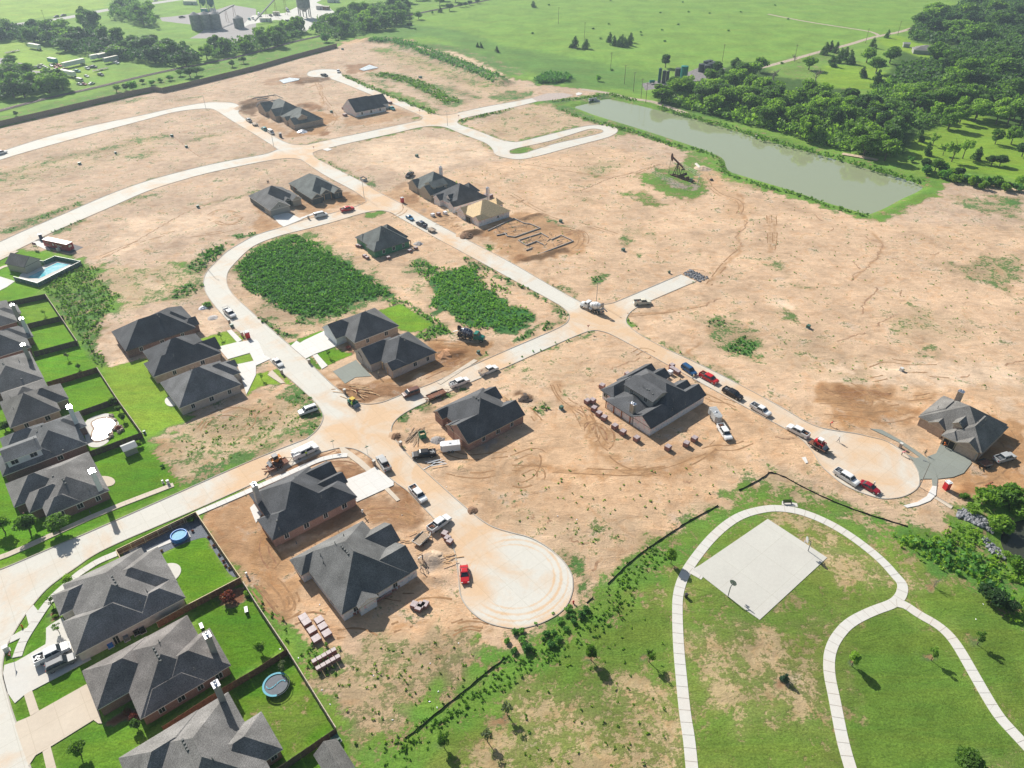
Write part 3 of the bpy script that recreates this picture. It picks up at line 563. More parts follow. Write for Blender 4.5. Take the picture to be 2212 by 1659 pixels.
# disturbed soil round the sites
for t,s,k in[('brown',"32:420,0 1100,0 1130,100 900,180 1300,200 1450,110 1300,260 1000,330 900,370 500,330 600,240 420,150",.85),('fresh',"32:480,20 850,60 830,200 650,140",.7),('fresh',"32:930,60 1050,50 1120,95 980,110",.7),
    ('brown',"32:1860,240 2212,330 2212,900 1800,960 1600,920 1500,800 1700,760 1760,640 2000,500",.9),('fresh',"32:1620,880 1830,900 1780,1010 1650,1000",.7),('brown',"32:520,280 700,270 900,370 700,400",.8),
    ('fresh',"02:1310,480 1520,440 1620,540 1550,590 1350,620",.95),('brown',"02:2000,600 2150,560 2212,600 2050,680",.7),('brown',"01:1640,1180 1700,1250 1600,1260",.6),
    ('brown',"02:1700,1110 1760,1240 2100,1700 2300,1700 2300,1000 2212,930",.8),('fresh',"12:0,850 330,700 720,555 790,610 620,640 400,740 0,920",.85),('fresh',"12:560,680 760,640 900,710 950,760 740,835 690,790 640,690",.8),('fresh',"12:750,545 940,590 910,610 830,600",.8),('fresh',"12:905,640 960,620 1050,710 990,730",.9),
    ('fresh',"12:880,1025 1090,920 1160,1000 1300,940 1450,1090 1520,1180 1300,1250 1000,1200 940,1120 150,1440 0,1240 870,1020",.7),('fresh',"12:1150,885 1220,875 1330,1010 1250,1000",.9),('brown',"12:200,1500 900,1130 980,1170 300,1500",.7),('brown',"12:0,1200 300,1500 380,1655 0,1655",.8),('brown',"13:0,0 380,0 380,200 280,350 150,330 0,150",.8),
    ('brown',"11:1430,1280 1900,1300 2050,1310 1890,1430 1560,1560 1200,1655 1000,1655 1560,1400",.95),('fresh',"11:1560,1330 1800,1350 1700,1500 1560,1480",.8),('fresh',"12:650,0 1400,0 1480,10 1300,90 1000,150 850,160 780,110",.85),('brown',"11:1500,1655 1900,1420 2000,1400 1700,1655",.8),('brown',"11:540,1540 650,1560 800,1655 700,1655",.8),
    ('fresh',"11:1760,350 1960,330 2212,250 2212,400 1860,400 1770,370",.7),('vdark',"11:1760,350 1880,320 2000,330 1890,395 1780,385",.9),('brown',"21:-250,200 100,180 250,180 500,330 600,320 640,440 560,540 400,560 150,600 0,620 -200,400",.75),('vdark',"21:100,560 440,490 500,470 480,520 200,600 30,620",.8),('vdark',"21:60,230 240,180 260,200 100,260",.8),('fresh',"21:440,350 530,370 500,390 430,390",.8),('fresh',"21:0,560 100,550 160,580 40,610",.8),
    ('brown',"10:1260,1560 1420,1650|11:1420,80 1560,130 1800,340 1700,360 1440,210 1290,120 1120,20",.5),('fresh',"11:1250,20 1400,10 1440,80 1300,110",.6),('brown',"11:320,50 800,0 900,60 700,130 420,190 330,130",.75),('fresh',"11:640,20 800,0 850,60 700,90",.6),('brown',"11:0,100 100,170 220,290 100,330 0,360",.7),('brown',"11:840,0 960,60 940,90 700,130 820,100",.6),
    ('vdark',"10:0,830 130,830 70,900 0,960",.8),('vdark',"00:2080,880 2212,830 2212,1000 2080,970",.9),('fresh',"10:330,900 480,880 580,930 560,960 450,950",.8),('brown',"10:450,950 720,1000 650,1060 560,1160 350,1180 230,1180 350,1100 540,1080",.85),('fresh',"10:550,1135 620,1130 640,1160 560,1170",.9),('vdark',"10:230,670 600,660 650,690 380,730",.85),('fresh',"10:60,690 380,640 400,720 100,740",.5),('brown',"10:800,1000 1200,930 1370,980 1100,1060 750,1100",.6),('brown',"10:0,1000 250,1100 250,1150 60,1100",.6),
    ('fresh',"10:760,560 1000,545 1060,600 800,640",.7),('wet',"11:1390,150 1450,135 1480,165 1420,185",.9),('vdark',"22:50,95 120,90 175,115 150,150 60,140",.95),('fresh',"12:1170,420 1220,405 1255,440 1220,490 1180,460",.9),('vdark',"13:1490,0 1600,0 1630,40 1500,70",.6),('grav',"12:1450,1470 1550,1460 1620,1530 1560,1590 1450,1560",.5),('grav',"12:1930,480 2060,500 2000,550",.6)]:
    zone(t,s,1.3,k)
# tyre tracks
for s,w in[("22:130,210 200,280 240,330",1),("22:360,0 400,90 480,170 560,230 600,300 680,480 800,620 900,710 1050,770 1300,760 1500,700 1700,580 1800,480",2.2),("22:620,180 670,280 760,480 820,540",1.),("22:640,400 660,350 760,340 840,400 860,520",1.2),("22:740,330 840,400 800,520 760,560 680,480 640,380",1.2),
             ("12:960,1100 1150,1080 1300,1100 1380,1170",1.3),("12:1000,1170 1150,1130 1300,1140 1370,1200",1.),("13:0,100 150,300 250,350 350,300 380,220",1.2),("13:100,0 230,120 300,250",1.),("13:1180,450 1350,390 1450,400",.9),("13:1680,480 1800,420 1950,430 2050,480",.9),
             ("32:430,150 900,140 1300,120 1450,90",2.),("32:760,20 860,80 880,170 800,190",1.5),("32:1000,350 1400,300",1.5),("11:1760,80 1850,60 1920,100",1.),("10:420,770 440,750 560,720 560,800 580,940",1.4),("10:700,1040 560,960 480,1100",2.),("01:1810,200 1880,150 2060,180 2080,240 1950,290 1860,250",1.3),
             ("31:10,200 20,400 10,520",.8),("31:50,200 60,400 30,520",.8),("21:1650,1300 1400,1450",1.),("02:1700,400 1760,300 1950,210 2150,230 2190,330 2100,400",1.),("21:560,330 630,350 650,430 560,520 470,560",1.1),("21:1700,800 1850,600 2000,480 1930,380 2030,270 1960,160 2030,60 1900,0",1.2),
             ("21:1000,1060 1150,1050 1400,1020 1700,960",1.),("22:0,720 400,740 800,760 1060,770",2.),("31:840,300 880,340 1000,440 960,560 850,660 720,760",.8)]:
    stroke('brown',s,w,.65)
# dark weed lots
zone('spars',"11:0,960 100,400 450,330 1000,620 1200,880 600,1200 100,1200|01:2100,900",5,.8)
zone('weed',"01:2000,640 2180,480|11:200,400 450,350 640,480 900,650 1210,860 1210,900 820,990 800,1060 560,1100 330,1060 110,960 0,900|01:2060,820",2.5,1.)
zone('weedd',"01:2110,640|11:50,480 350,470 620,560 850,650 1170,870 1100,900 800,960 640,1050 340,1050 130,960 0,880|01:2120,780",2,1.)
zone('weedl',"01:2040,640 2190,480|11:200,400 450,345 640,470 700,560 300,470 80,500 0,560|01:2110,700",3,.55)
zone('mix',"11:250,340 440,350 560,450 450,560 300,450",3,.6)
zone('spars',"11:0,1030 250,1200 600,1180 560,1120 300,1060 100,960",3,.9);zone('weed',"11:0,1050 220,1180 320,1240 250,1290 100,1180 0,1110",2.5,.9);zone('weed',"11:330,1100 460,1090 460,1150 350,1150",2,.9)
zone('spars',"11:1250,620 1400,570 1560,620 1600,700 1580,900 1500,980 1350,900",4,.8)
zone('weedd',"11:1500,720 1600,700 1800,640 1870,650 1960,800 2050,870 2212,980|21:120,1000 190,1060 100,1180 0,1210|11:2000,1200 1760,1150 1700,1060 1480,1000 1560,850",2,1.)
zone('weed',"11:1300,600 1480,590 1560,680 1500,730 1380,700",2,.8);zone('weed',"11:1130,930 1230,900 1400,1000 1620,1120 1700,1200 1620,1240 1480,1280 1360,1240 1530,1140 1270,970 1150,980",1.5,1.)
zone('weed',"11:1770,560 1850,560 1900,600 2000,640 2212,760|21:200,870 400,980 480,1060 480,1110 300,1190 50,1290 40,1250 300,1130 440,1080 300,960 0,800|11:1800,620",1.6,.85)
stroke('weed',"21:300,780 420,830 530,890",2.5,.9);stroke('weedl',"21:990,1050 1010,1130",3,.9);stroke('weed',"21:1100,1220 1250,1300 1450,1380 1700,1500 1930,1620",2.5,.6);stroke('weed',"12:1480,170 1640,110 1780,60",2.5,.8)
stroke('weed',"11:2130,1540|21:0,1450 200,1380 380,1310 520,1270 680,1210",2.6,.75)
zone('weedl',"11:910,190 1080,150 1150,160 1120,200 950,215",1.5,.95);zone('weed',"11:760,240 830,210 820,235",1,.9);zone('weed',"11:1560,400 1640,430 1630,445",1,.9);zone('weedl',"11:1960,460 2060,465 2040,510 1980,490",1.2,.9);zone('weed',"10:950,1565 1050,1580 1030,1610 960,1600",1.5,.9)
zone('weedl',"11:1890,1440 1990,1390 2030,1410 1900,1470",1,.9);zone('spars',"21:0,1500 400,1330 700,1600 100,1655",5,.5)
stroke('weed',"10:500,1360 650,1420 820,1520 900,1550",3,.8);stroke('weed',"10:1000,1000 1380,1010 1440,1030",3,.4);zone('weedl',"10:1340,1000 1430,1010 1400,1040 1350,1040",2,.9)
stroke('weed',"21:280,215 400,270 470,295",2.5,.9);stroke('weed',"12:1190,340 1250,280 1400,215 1480,170",3.,.9)
# corner lot south west of the bend
zone('mix',"02:1300,480 1400,410 2212,200|12:400,0 560,180 560,300 420,440 0,610|02:1900,770 1540,880 1400,700",3,.7)
zone('dry',"02:1700,300 2212,200|12:300,60 200,300 0,400|02:1900,500 1650,450",3,.6)
stroke('weed',"12:290,50 420,120 520,190 560,280 500,370 300,480 80,580",4,.9);stroke('weed',"02:1560,870 1900,740 2212,610",5,.9);zone('red',"02:2080,150|12:0,0 180,20 200,200 0,330",3,.6)
# weedy belt behind the fences (left)
zone('mix',"01:700,600 850,640 1300,640 1750,560 1760,820 1700,900 1400,950 900,1080 850,800 400,800 550,700",5,.7)
zone('weedl',"01:350,830 420,760 720,620 850,640 900,800 1050,900 1000,1000 900,1060 860,1250 800,1330 900,1400 930,1520 840,1500 700,1300 560,1100 430,900",2,.95)
zone('weed',"01:430,880 850,840 950,900 880,1060 820,1240 900,1480 780,1440 620,1150",3,.75)
zone('weed',"01:1490,880 1560,820 1650,780 1750,800 1740,850 1600,900 1500,930",2,.9);zone('weed',"01:1590,660 1700,560 1850,450 1960,440 1960,500 1830,620 1760,700 1600,700",2,.9);zone('weed',"01:2020,380 2212,340|11:0,345 0,370|01:2050,415",1.5,.9);zone('weedl',"01:1480,600 1600,570 1620,640 1500,650",2,.8)
zone('pale',"01:810,1280 900,1180 1000,1280 1120,1480 970,1510 880,1400",1.5,.9);zone('pale',"01:1250,720 1380,730 1390,820 1250,850",3,.6);zone('pale',"01:1650,1010 1900,1030 1960,1150 1750,1220 1650,1120",2,.7)
# finished yards
zone('lawn',"01:-200,590 150,505 190,500 480,530 370,590 350,560 60,640 -200,720",1);zone('lawn',"01:-200,680 100,640 200,730 120,740 -200,700",1);zone('lawn',"01:-100,860 60,820 130,775 330,820 320,880 70,945 -100,960",.8)
zone('lawn',"01:390,880 660,1280 830,1500 960,1655|02:1000,110 1220,410 1250,490 1280,560 1380,640 1520,800 1560,890 700,1280 110,1530 -300,1655 -300,1100 -300,-300|01:-300,900 70,950",.8)
zone('lawn2',"01:170,980 400,930 520,1070 250,1130",.8,.6);zone('lawn2',"01:880,1520 960,1510 1230,1440 1290,1430 1400,1655|02:1600,320 1400,390 1290,470 1240,420 1010,110 930,0",1.,1.);zone('lawn2',"02:950,200 1300,330 1500,280 1300,60 1200,0 1000,0",5,.6)
zone('lawnd',"02:900,640 1300,560 1400,700 1550,880 700,1280 600,1250",2,.5)
zone('lawn2',"01:1700,1275 1960,1200 2080,1290 1880,1340",.8);zone('lawn2',"01:2000,1185 2100,1240 2120,1270 2080,1285",.6);zone('lawn2',"01:1970,1440 2160,1390 2212,1450 2050,1490",.6);zone('lawn2',"11:-20,1580 100,1540 215,1655|12:100,0 0,40|02:2140,100|01:2130,1620",.6);zone('lawn',"11:0,1370 40,1375 75,1410 40,1430 0,1435",.5);zone('lawn2',"11:135,1540 190,1530 330,1655 270,1655",.5)
zone('lawn',"11:1060,1020 1250,965 1530,1140 1450,1190 1340,1210 1235,1190",.7,1.);zone('lawn2',"11:1060,1020 1250,965 1530,1140 1450,1190 1340,1210 1235,1190",.7,.5)
zone('lawn',"11:500,1400 670,1340 840,1400 620,1500",.6);zone('lawn',"11:360,1270 580,1190 600,1210 390,1305",.6);zone('lawn',"11:270,1300 340,1290 350,1310 310,1335",.6);zone('lawnd',"11:425,1435 480,1420 580,1530 530,1540",.5)
# lower left lots
zone('lawnd',"02:1000,1430 900,1470 700,1590|03:540,20 400,130 290,245 320,300 460,150 560,60 700,-20|02:1010,1470",.4);zone('lawnd',"02:1690,1095 1400,1220 1000,1390 780,1500 690,1640 900,1500 1010,1440 1690,1110",.4,1.)
zone('lawnd',"03:640,20 780,-60|02:1000,1600 900,1530 800,1600",.5);zone('lawnd',"03:420,270 430,260 400,440 405,560 390,600 215,695 240,560 310,400",.5);zone('lawnd',"03:230,330 260,400 160,480 115,500",.4);zone('lawnd',"03:75,580 190,525 150,700 130,740 60,760 40,740",.4)
zone('lawnd',"03:280,990 450,890 680,760 700,750 790,880 760,930 340,1165",.5);zone('lawnd',"03:210,1035 265,1210 200,1240 140,1220 110,1150 130,1090",.4);zone('lawnd',"03:265,1600 300,1550 370,1520 410,1700 280,1700",.4)
zone('lawnd',"03:440,1475 810,1245 890,1290 1150,1200 1290,1380 1030,1580 1060,1720 500,1720",.5,.8);zone('lawn2',"03:700,1500 1150,1300 1290,1380 1040,1580 1050,1720 800,1720",2,.3)
zone('lawnd',"02:1330,1520 1600,1370 1760,1320 1830,1420 1900,1530 1980,1655|03:2000,20 1960,60 1640,240 1500,30",.5);zone('lawn',"02:1330,1520 1600,1370 1760,1320 1830,1420 1900,1530 1980,1655|03:2000,20 1960,60 1640,240 1500,30",.5,.55)
zone('lawnd',"03:1650,260 2080,30 2212,220|13:260,620 0,760|03:2000,900 1900,640 1720,480",.5);zone('lawnd',"03:2212,790|13:260,640 690,1300 180,1655|03:2212,1700 2120,1270 1980,1000",.5,1.);zone('park',"13:0,950 400,1000 600,1280 200,1500 0,1400|03:2100,1100",3,.5);zone('lawnd',"13:690,1320 900,1500 960,1720 100,1720",1,.9)
zone('lawnd',"03:1250,1380 1350,1290 2000,900 2000,800 1280,1200",.5)
zone('mulch',"03:420,420 460,260 500,350 450,400",.3);zone('mulch',"03:460,470 500,430 570,470 540,510 480,510",.3);zone('mulch',"03:880,1280 1130,1120 1240,1200 1250,1260 1150,1230 900,1310",.3);zone('mulch',"03:1890,210 1960,120 2100,110 2140,200 2000,270",.4);zone('mulch',"11:780,1340 860,1370 840,1400 790,1370",.4)
# weed belt right of the fence, lower lot
zone('weedl',"03:2095,60|13:0,150 300,380 470,560 700,560 820,640 680,700 760,860 540,900 530,1000 600,1120 700,1280 840,1400 900,1500 960,1720 880,1720 690,1300 265,630 0,240",1.2,.95)
zone('dry',"13:540,900 760,760 830,620 1100,540 1500,430 1900,520 2050,700 1800,980 1250,1420 1090,1560 1070,1700 960,1700 700,1250",3,1.);zone('weed',"13:560,1000 700,1150 900,1450 960,1700 880,1600 700,1250",3,.4);zone('weedl',"13:1860,510 1960,490 1980,540 1880,580",1.2,.9);zone('mix',"13:700,800 1100,560 1400,500 1500,800 900,1100",6,.35)
# park
zone('park',"32:0,770 300,900 500,1000 900,1150 1300,1280 1500,1500 2212,1900|33:2400,1700 2400,1900 0,1900|13:1060,1720 1400,1350 2000,860 2212,700|23:300,610 650,280 900,0|22:1200,1410 1780,1060 1960,930 2212,790",1.5)
stroke('weedl',"13:1100,1620 1450,1370 1800,1090 2212,790|23:300,690 600,480 900,270|22:1000,1640 1300,1440",8,.9)
zone('parkg',"13:1500,1655 1500,1500 2100,1400|23:0,1350 300,1300 900,1250 1400,900 1400,200 800,400 400,700 0,960|13:1800,1300 1400,1720",6,.75)
zone('parkg',"23:1530,200 1850,200 2100,380|33:0,300 400,0 800,60 1100,120 700,300 450,560 200,560 0,500|23:1600,500",5,.6)
zone('parkg',"33:600,600 900,330 1100,290 1500,480 1700,900 2212,1400|33:2212,1900 800,1900 700,1300 620,900",5,.95);zone('parkg',"33:1220,120 1300,300 1600,430 1800,700 2212,1300 2400,500 1700,100 1300,0",5,.95);zone('parkg',"23:1560,1700 1520,900 1700,1150 2212,1000|33:400,1100 620,1700",6,.7);zone('parkg',"32:0,1120 200,1130 0,1150|22:2212,1100 1900,1250 1600,1540 1640,1590 2150,1200",2,.9)
zone('tan',"23:0,1000 500,900 1350,850 1420,1500 1200,1750 0,1750",8,.42);zone('tan',"23:1560,450 2212,450|33:250,650 450,1000 400,1350 0,1350|23:1650,1100",6,.38)
for s,k in[("23:400,1200 560,1080 700,1200 650,1290 450,1280",1),("23:1000,1000 1250,900 1380,1000 1300,1150 1150,1100",.9),("23:1200,1450 1320,1300 1400,1420 1280,1560 1180,1480",1.),("23:0,1000 100,950 250,950 100,1050 0,1100",.7),("13:1950,1655 2000,1500 2212,1350|23:300,1150 150,1350 0,1500",.9),("23:900,1500 1130,1480 1050,1655 880,1655",.8),("23:1830,970 1930,1000 1920,1130 1820,1080",.9),
             ("23:2000,600 2212,500|33:160,680 200,760 0,800|23:2100,700",.9),("33:60,880 350,800 330,1000 250,1280 100,1060",.7),("33:640,900 760,960 830,1150 700,1120",.6),("33:750,0 1000,0 1000,110 900,80",.8),("23:1550,420 2000,480 1950,560 1600,560",.5),("32:0,1110 350,1180 700,1400 900,1600 700,1655 300,1450 500,1300 0,1160",.7),("33:1210,0 1330,60 1340,180 1240,120",.7),("33:380,400 480,380 430,460 200,420",.6),("23:1600,600 1750,600 1800,800 1650,980",.6),("33:1880,1550 2100,1550 2000,1655",.6)]:
    zone('tan',s,5,k)
for s in["23:610,700 690,700 720,780 640,800","23:1110,690 1180,680 1190,740 1120,740","33:670,730 740,730 730,790 680,790","33:1330,670 1430,690 1420,750 1350,740","33:1725,510 1840,560 1800,600 1730,560","33:1385,60 1480,90 1460,130 1400,110","33:80,860 200,880 180,930 90,920","13:1500,1430 1640,1440 1620,1480 1500,1480","13:2080,1180 2180,1180 2180,1240 2090,1230"]:zone('mulch',s,.8,.75)
# slope between silt fence and path, right hand thicket
stroke('mix',"22:2150,880 1850,1080 1600,1230 1300,1430 1100,1600|23:950,60 800,200",6,.7);stroke('weedl',"22:2212,920 1900,1130 1650,1300 1350,1500 1150,1655|23:900,130 500,520 200,700 0,830|13:2000,960 1700,1150 1500,1300 1150,1600",6,.8)
stroke('weedl',"23:500,480 300,620 0,780|13:2100,830 1800,1060 1500,1280 1200,1500",7,.95);stroke('weed',"23:480,260 420,380 250,450 0,470",3,.6)
stroke('mix',"32:0,820 300,940 600,1060 900,1180 1200,1260",7,.8);stroke('weedl',"32:0,1000 100,960 400,1060 700,1200 1000,1380",5,.6)
zone('weedl',"32:950,1210 1300,1280 1650,1160 1900,1260 2000,1400 2080,1520 2300,1600|33:2300,480 2100,400 1700,50 1350,-100|32:1200,1500 1000,1300",2,.95);zone('weedd',"32:1100,1280 1600,1330 1900,1500 2212,1800|33:2212,300 1750,60|32:1300,1500",4,.5)
zone('weedl',"32:1730,1080 1850,970 2300,950 2300,1170 2100,1180 1990,1280 1900,1230",2,1.);zone('spars',"32:1100,1000 1400,1060 1600,1100 1640,1200 1300,1260 1000,1150",4,.8);zone('weed',"32:220,640 300,640 450,740 650,880 900,980 1280,930 1340,960 1150,1020 900,1010 600,900 350,760",1.5,.35)
zone('spars',"22:0,1100 600,1150 1200,1100 1000,1400 600,1650 450,1450 0,1250",8,.8);zone('spars',"22:1780,620 2000,620 2060,760 1850,780",4,.7);zone('mix',"22:400,0 640,0 560,60 450,60",2,.6);zone('weed',"22:150,190 260,140 360,190 280,270 180,240",2,.6);stroke('weed',"22:430,1480 540,1600|23:580,100",3.,.9)
# ---- terrain grid with its colour attributes
def axis(lo,hi,c,step,k):
    out=[c]
    while out[-1]<hi:out.append(out[-1]+max(step,k*abs(out[-1])))
    neg=[c]
    while neg[-1]>lo:neg.append(neg[-1]-max(step,k*abs(neg[-1])))
    return np.array(neg[::-1][:-1]+out)
xs=axis(-600,600,0.,1.05,.0088);xs=np.concatenate(([-6000,-2500,-1200,-800],xs,[800,1200,2500,6000]))
ys=[48.]
while ys[-1]<930:ys.append(ys[-1]+max(.95,.0052*ys[-1]))
ys=np.array([-1500,-200,0,30]+ys+[1100,1500,3000,8000])
GX,GY=np.meshgrid(xs,ys);sh=GX.shape;gx=GX.ravel();gy=GY.ravel()
def inside(poly,x,y):
    r=np.zeros(x.shape,bool);n=len(poly)
    for i in range(n):
        x1,y1=poly[i];x2,y2=poly[(i+1)%n]
        if y1==y2:continue
        c=((y1>y)!=(y2>y))&(x<(x2-x1)*(y-y1)/(y2-y1)+x1);r^=c
    return r
def dist(poly,x,y,closed=True):
    d=np.full(x.shape,1e9);n=len(poly)
    for i in range(n if closed else n-1):
        x1,y1=poly[i];x2,y2=poly[(i+1)%n];dx,dy=x2-x1,y2-y1;L2=dx*dx+dy*dy+1e-9
        t=np.clip(((x-x1)*dx+(y-y1)*dy)/L2,0,1)
        d=np.minimum(d,(x-x1-t*dx)**2+(y-y1-t*dy)**2)
    return np.sqrt(d)
def sst(a,b,x):t=np.clip((x-a)/(b-a),0,1);return t*t*(3-2*t)
base=T_['past']
cov=np.full(gx.shape,base[0]);gc=np.tile(base[1],(gx.size,1)).astype(float);dc=np.tile(base[2],(gx.size,1)).astype(float)
wx=1.1*np.sin(gx*.9+1.7*np.sin(gy*.37))+.9*np.sin(gy*1.3+gx*.21+2*np.sin(gx*.11))+1.3*np.sin(gx*.31-gy*.27+1.);wy=1.1*np.sin(gy*.8+1.9*np.sin(gx*.41))+.9*np.sin(gx*1.2-gy*.23+2*np.sin(gy*.13))+1.3*np.sin(gy*.29+gx*.33+2.)
for t,f,poly,w,k in ZN:
    P=np.array(poly);m=max(f,w or 0)+f
    sel=np.where((gx>P[:,0].min()-m)&(gx<P[:,0].max()+m)&(gy>P[:,1].min()-m)&(gy<P[:,1].max()+m))[0]
    if not len(sel):continue
    x,y=gx[sel],gy[sel]
    if not t.startswith('lawn')and f>.5:x,y=x+wx[sel]*min(1,f/2.),y+wy[sel]*min(1,f/2.)
    if w:d=w/2-dist(poly,x,y,False)
    else:d=dist(poly,x,y);d=np.where(inside(poly,x,y),d,-d)
    a=sst(-f/2,f/2,d)*k;C,g,s_=T_[t]
    cov[sel]+=(C-cov[sel])*a;gc[sel]+=(np.array(g)-gc[sel])*a[:,None];dc[sel]+=(np.array(s_)-dc[sel])*a[:,None]
gz=np.zeros(gx.shape)
for poly,wz,dep in((POND,WZ,1.2),(CREEK,-1.2,1.)):
    P=np.array(poly);sel=np.where((gx>P[:,0].min()-9)&(gx<P[:,0].max()+9)&(gy>P[:,1].min()-9)&(gy<P[:,1].max()+9))[0]
    d=dist(poly,gx[sel],gy[sel]);d=np.where(inside(poly,gx[sel],gy[sel]),-d,d)
    gz[sel]=np.minimum(gz[sel],np.clip(wz+d*.3,wz-dep,0))
def bump(s,w,h):
    global gz
    P=chaikin(pts(s),1);A=np.array(P)
    sel=np.where((gx>A[:,0].min()-w)&(gx<A[:,0].max()+w)&(gy>A[:,1].min()-w)&(gy<A[:,1].max()+w))[0]
    d=dist(P,gx[sel],gy[sel],False);gz[sel]=np.maximum(gz[sel],gz[sel]+h*(1-sst(0,w,d)))
bump(BERM,11,2.6);bump("20:240,690 350,670 460,690",9,2.2);bump("11:1600,1390 1700,1400 1760,1390",2.6,1.0);bump("12:1500,1500 1540,1530",2.6,1.1);bump("22:80,115 140,118",2.2,.8)
bump("10:350,920 480,900 560,940",4,1.2);bump("00:2100,930 2212,900|10:60,880",5,1.8);bump("10:300,720 450,700 600,680",4,.8);bump("11:1790,365 1900,345",3,1.4);bump("12:1200,430 1225,450",1.6,.7)
bump("13:1530,20 1590,30",2.5,.5);bump("12:1740,730 1790,740",2,.7);bump("21:60,590 300,530 450,490",1.6,.6);bump("21:100,230 220,190",2.2,.7);bump("32:1680,930 1760,950",3,.5);bump("12:1560,455 1590,460",1.5,.6);bump("11:1390,430 1420,440",1.8,.8);bump("22:-120,100 -60,90",2,.3)
for k in range(3): # very gentle relief off the roads is left to the shader
    pass
me=bpy.data.meshes.new('ground');ny,nx=sh
me.vertices.add(gx.size);me.vertices.foreach_set('co',np.stack([gx,gy,gz],1).ravel())
ii=np.arange(nx-1)[None,:]+nx*np.arange(ny-1)[:,None];ii=ii.ravel()
q=np.stack([ii,ii+1,ii+1+nx,ii+nx],1)
me.loops.add(q.size);me.loops.foreach_set('vertex_index',q.ravel())
me.polygons.add(len(q));me.polygons.foreach_set('loop_start',np.arange(len(q))*4);me.polygons.foreach_set('loop_total',np.full(len(q),4))
me.update(calc_edges=True)
a=me.color_attributes.new('plants','FLOAT_COLOR','POINT');a.data.foreach_set('color',np.concatenate([gc,cov[:,None]],1).ravel())
a=me.color_attributes.new('soil','FLOAT_COLOR','POINT');a.data.foreach_set('color',np.concatenate([dc,cov[:,None]],1).ravel())
me.polygons.foreach_set('use_smooth',[True]*len(q))
def groundmat():
    m,nt,b=nodes('ground');L=nt.links.new
    ge=N(nt,'ShaderNodeNewGeometry');A=N(nt,'ShaderNodeAttribute',attribute_name='plants');B=N(nt,'ShaderNodeAttribute',attribute_name='soil')
    def noise(sc,det=6.,ro=.6,dist=0.,vec=None):
        n=N(nt,'ShaderNodeTexNoise');n.inputs['Scale'].default_value=sc;n.inputs['Detail'].default_value=det;n.inputs['Roughness'].default_value=ro;n.inputs['Distortion'].default_value=dist
        L(vec or ge.outputs['Position'],n.inputs['Vector']);return n.outputs['Fac']
    def mapr(src,a,b_,c,d,smooth=False):
        r=N(nt,'ShaderNodeMapRange',interpolation_type='SMOOTHSTEP' if smooth else 'LINEAR');L(src,r.inputs['Value'])
        for nm,v in(('From Min',a),('From Max',b_),('To Min',c),('To Max',d)):r.inputs[nm].default_value=v
        return r.outputs[0]
    def math_(op,a,b_):
        n=N(nt,'ShaderNodeMath',operation=op)
        for i,v in enumerate((a,b_)):
            if isinstance(v,(int,float)):n.inputs[i].default_value=v
            else:L(v,n.inputs[i])
        return n.outputs[0]
    def mul(c,f):
        n=N(nt,'ShaderNodeMix',data_type='RGBA',blend_type='MULTIPLY');n.inputs['Factor'].default_value=1.;L(c,n.inputs['A']);L(f,n.inputs['B']);return n.outputs['Result']
    n_big=noise(.045,5.,.6,.4);n_mid=noise(.33,8.,.68,.5);n_fine=noise(2.4,8.,.72)
    # stretched streaks (grading / wheel direction along the streets)
    mp=N(nt,'ShaderNodeMapping');mp.inputs['Rotation'].default_value=(0,0,-ANG-1.2);mp.inputs['Scale'].default_value=(.11,.30,1);L(ge.outputs['Position'],mp.inputs['Vector'])
    n_str=noise(1.,9.,.66,1.1,mp.outputs[0])
    mp2=N(nt,'ShaderNodeMapping');mp2.inputs['Rotation'].default_value=(0,0,.35);mp2.inputs['Scale'].default_value=(.03,.16,1);L(ge.outputs['Position'],mp2.inputs['Vector'])
    n_st2=noise(1.,6.,.6,1.4,mp2.outputs[0])
    n_pat=noise(.13,7.,.7,.3);n_tuft=noise(1.1,5.,.75)
    pl=math_('ADD',math_('MULTIPLY',n_pat,.36),math_('ADD',math_('MULTIPLY',n_mid,.30),math_('MULTIPLY',n_tuft,.34)))
    x=math_('ADD',math_('MULTIPLY',math_('SUBTRACT',pl,.5),6.2),math_('SUBTRACT',A.outputs['Alpha'],.02))
    x=math_('ADD',x,math_('MULTIPLY',math_('MAXIMUM',math_('SUBTRACT',A.outputs['Alpha'],.92),0.),9.))
    mask=mapr(x,.34,.70,0.,1.,True)
    # soil
    sv=mapr(math_('ADD',math_('MULTIPLY',n_str,.25),math_('ADD',math_('MULTIPLY',n_big,.35),math_('MULTIPLY',n_pat,.4))),.40,.60,.70,1.2)
    s1=mul(mul(B.outputs['Color'],sv),mapr(n_fine,.3,.7,.86,1.12));s1=mul(s1,mapr(n_tuft,.30,.42,.86,1.))
    s1=mul(s1,mapr(n_mid,.35,.68,.84,1.1))
    gr=N(nt,'ShaderNodeMix',data_type='RGBA');L(mapr(n_pat,.56,.68,0.,.5),gr.inputs['Factor']);L(s1,gr.inputs['A']);gr.inputs['B'].default_value=(.47,.42,.37,1);s1=gr.outputs['Result']
    rb=N(nt,'ShaderNodeMix',data_type='RGBA',blend_type='MULTIPLY');L(mapr(noise(.21,6.,.65,1.2),.50,.68,0.,.55),rb.inputs['Factor']);L(s1,rb.inputs['A']);rb.inputs['B'].default_value=(.93,.76,.60,1);s1=rb.outputs['Result']
    # rills: thin dark wandering lines
    rd=math_('ABSOLUTE',math_('SUBTRACT',noise(.11,5.,.55,1.8),.5),0.);rill=mapr(rd,0.,.005,.84,1.)
    rd2=math_('ABSOLUTE',math_('SUBTRACT',n_str,.53),0.);rill2=mapr(rd2,0.,.006,.9,1.)
    s1=mul(mul(s1,rill),rill2)
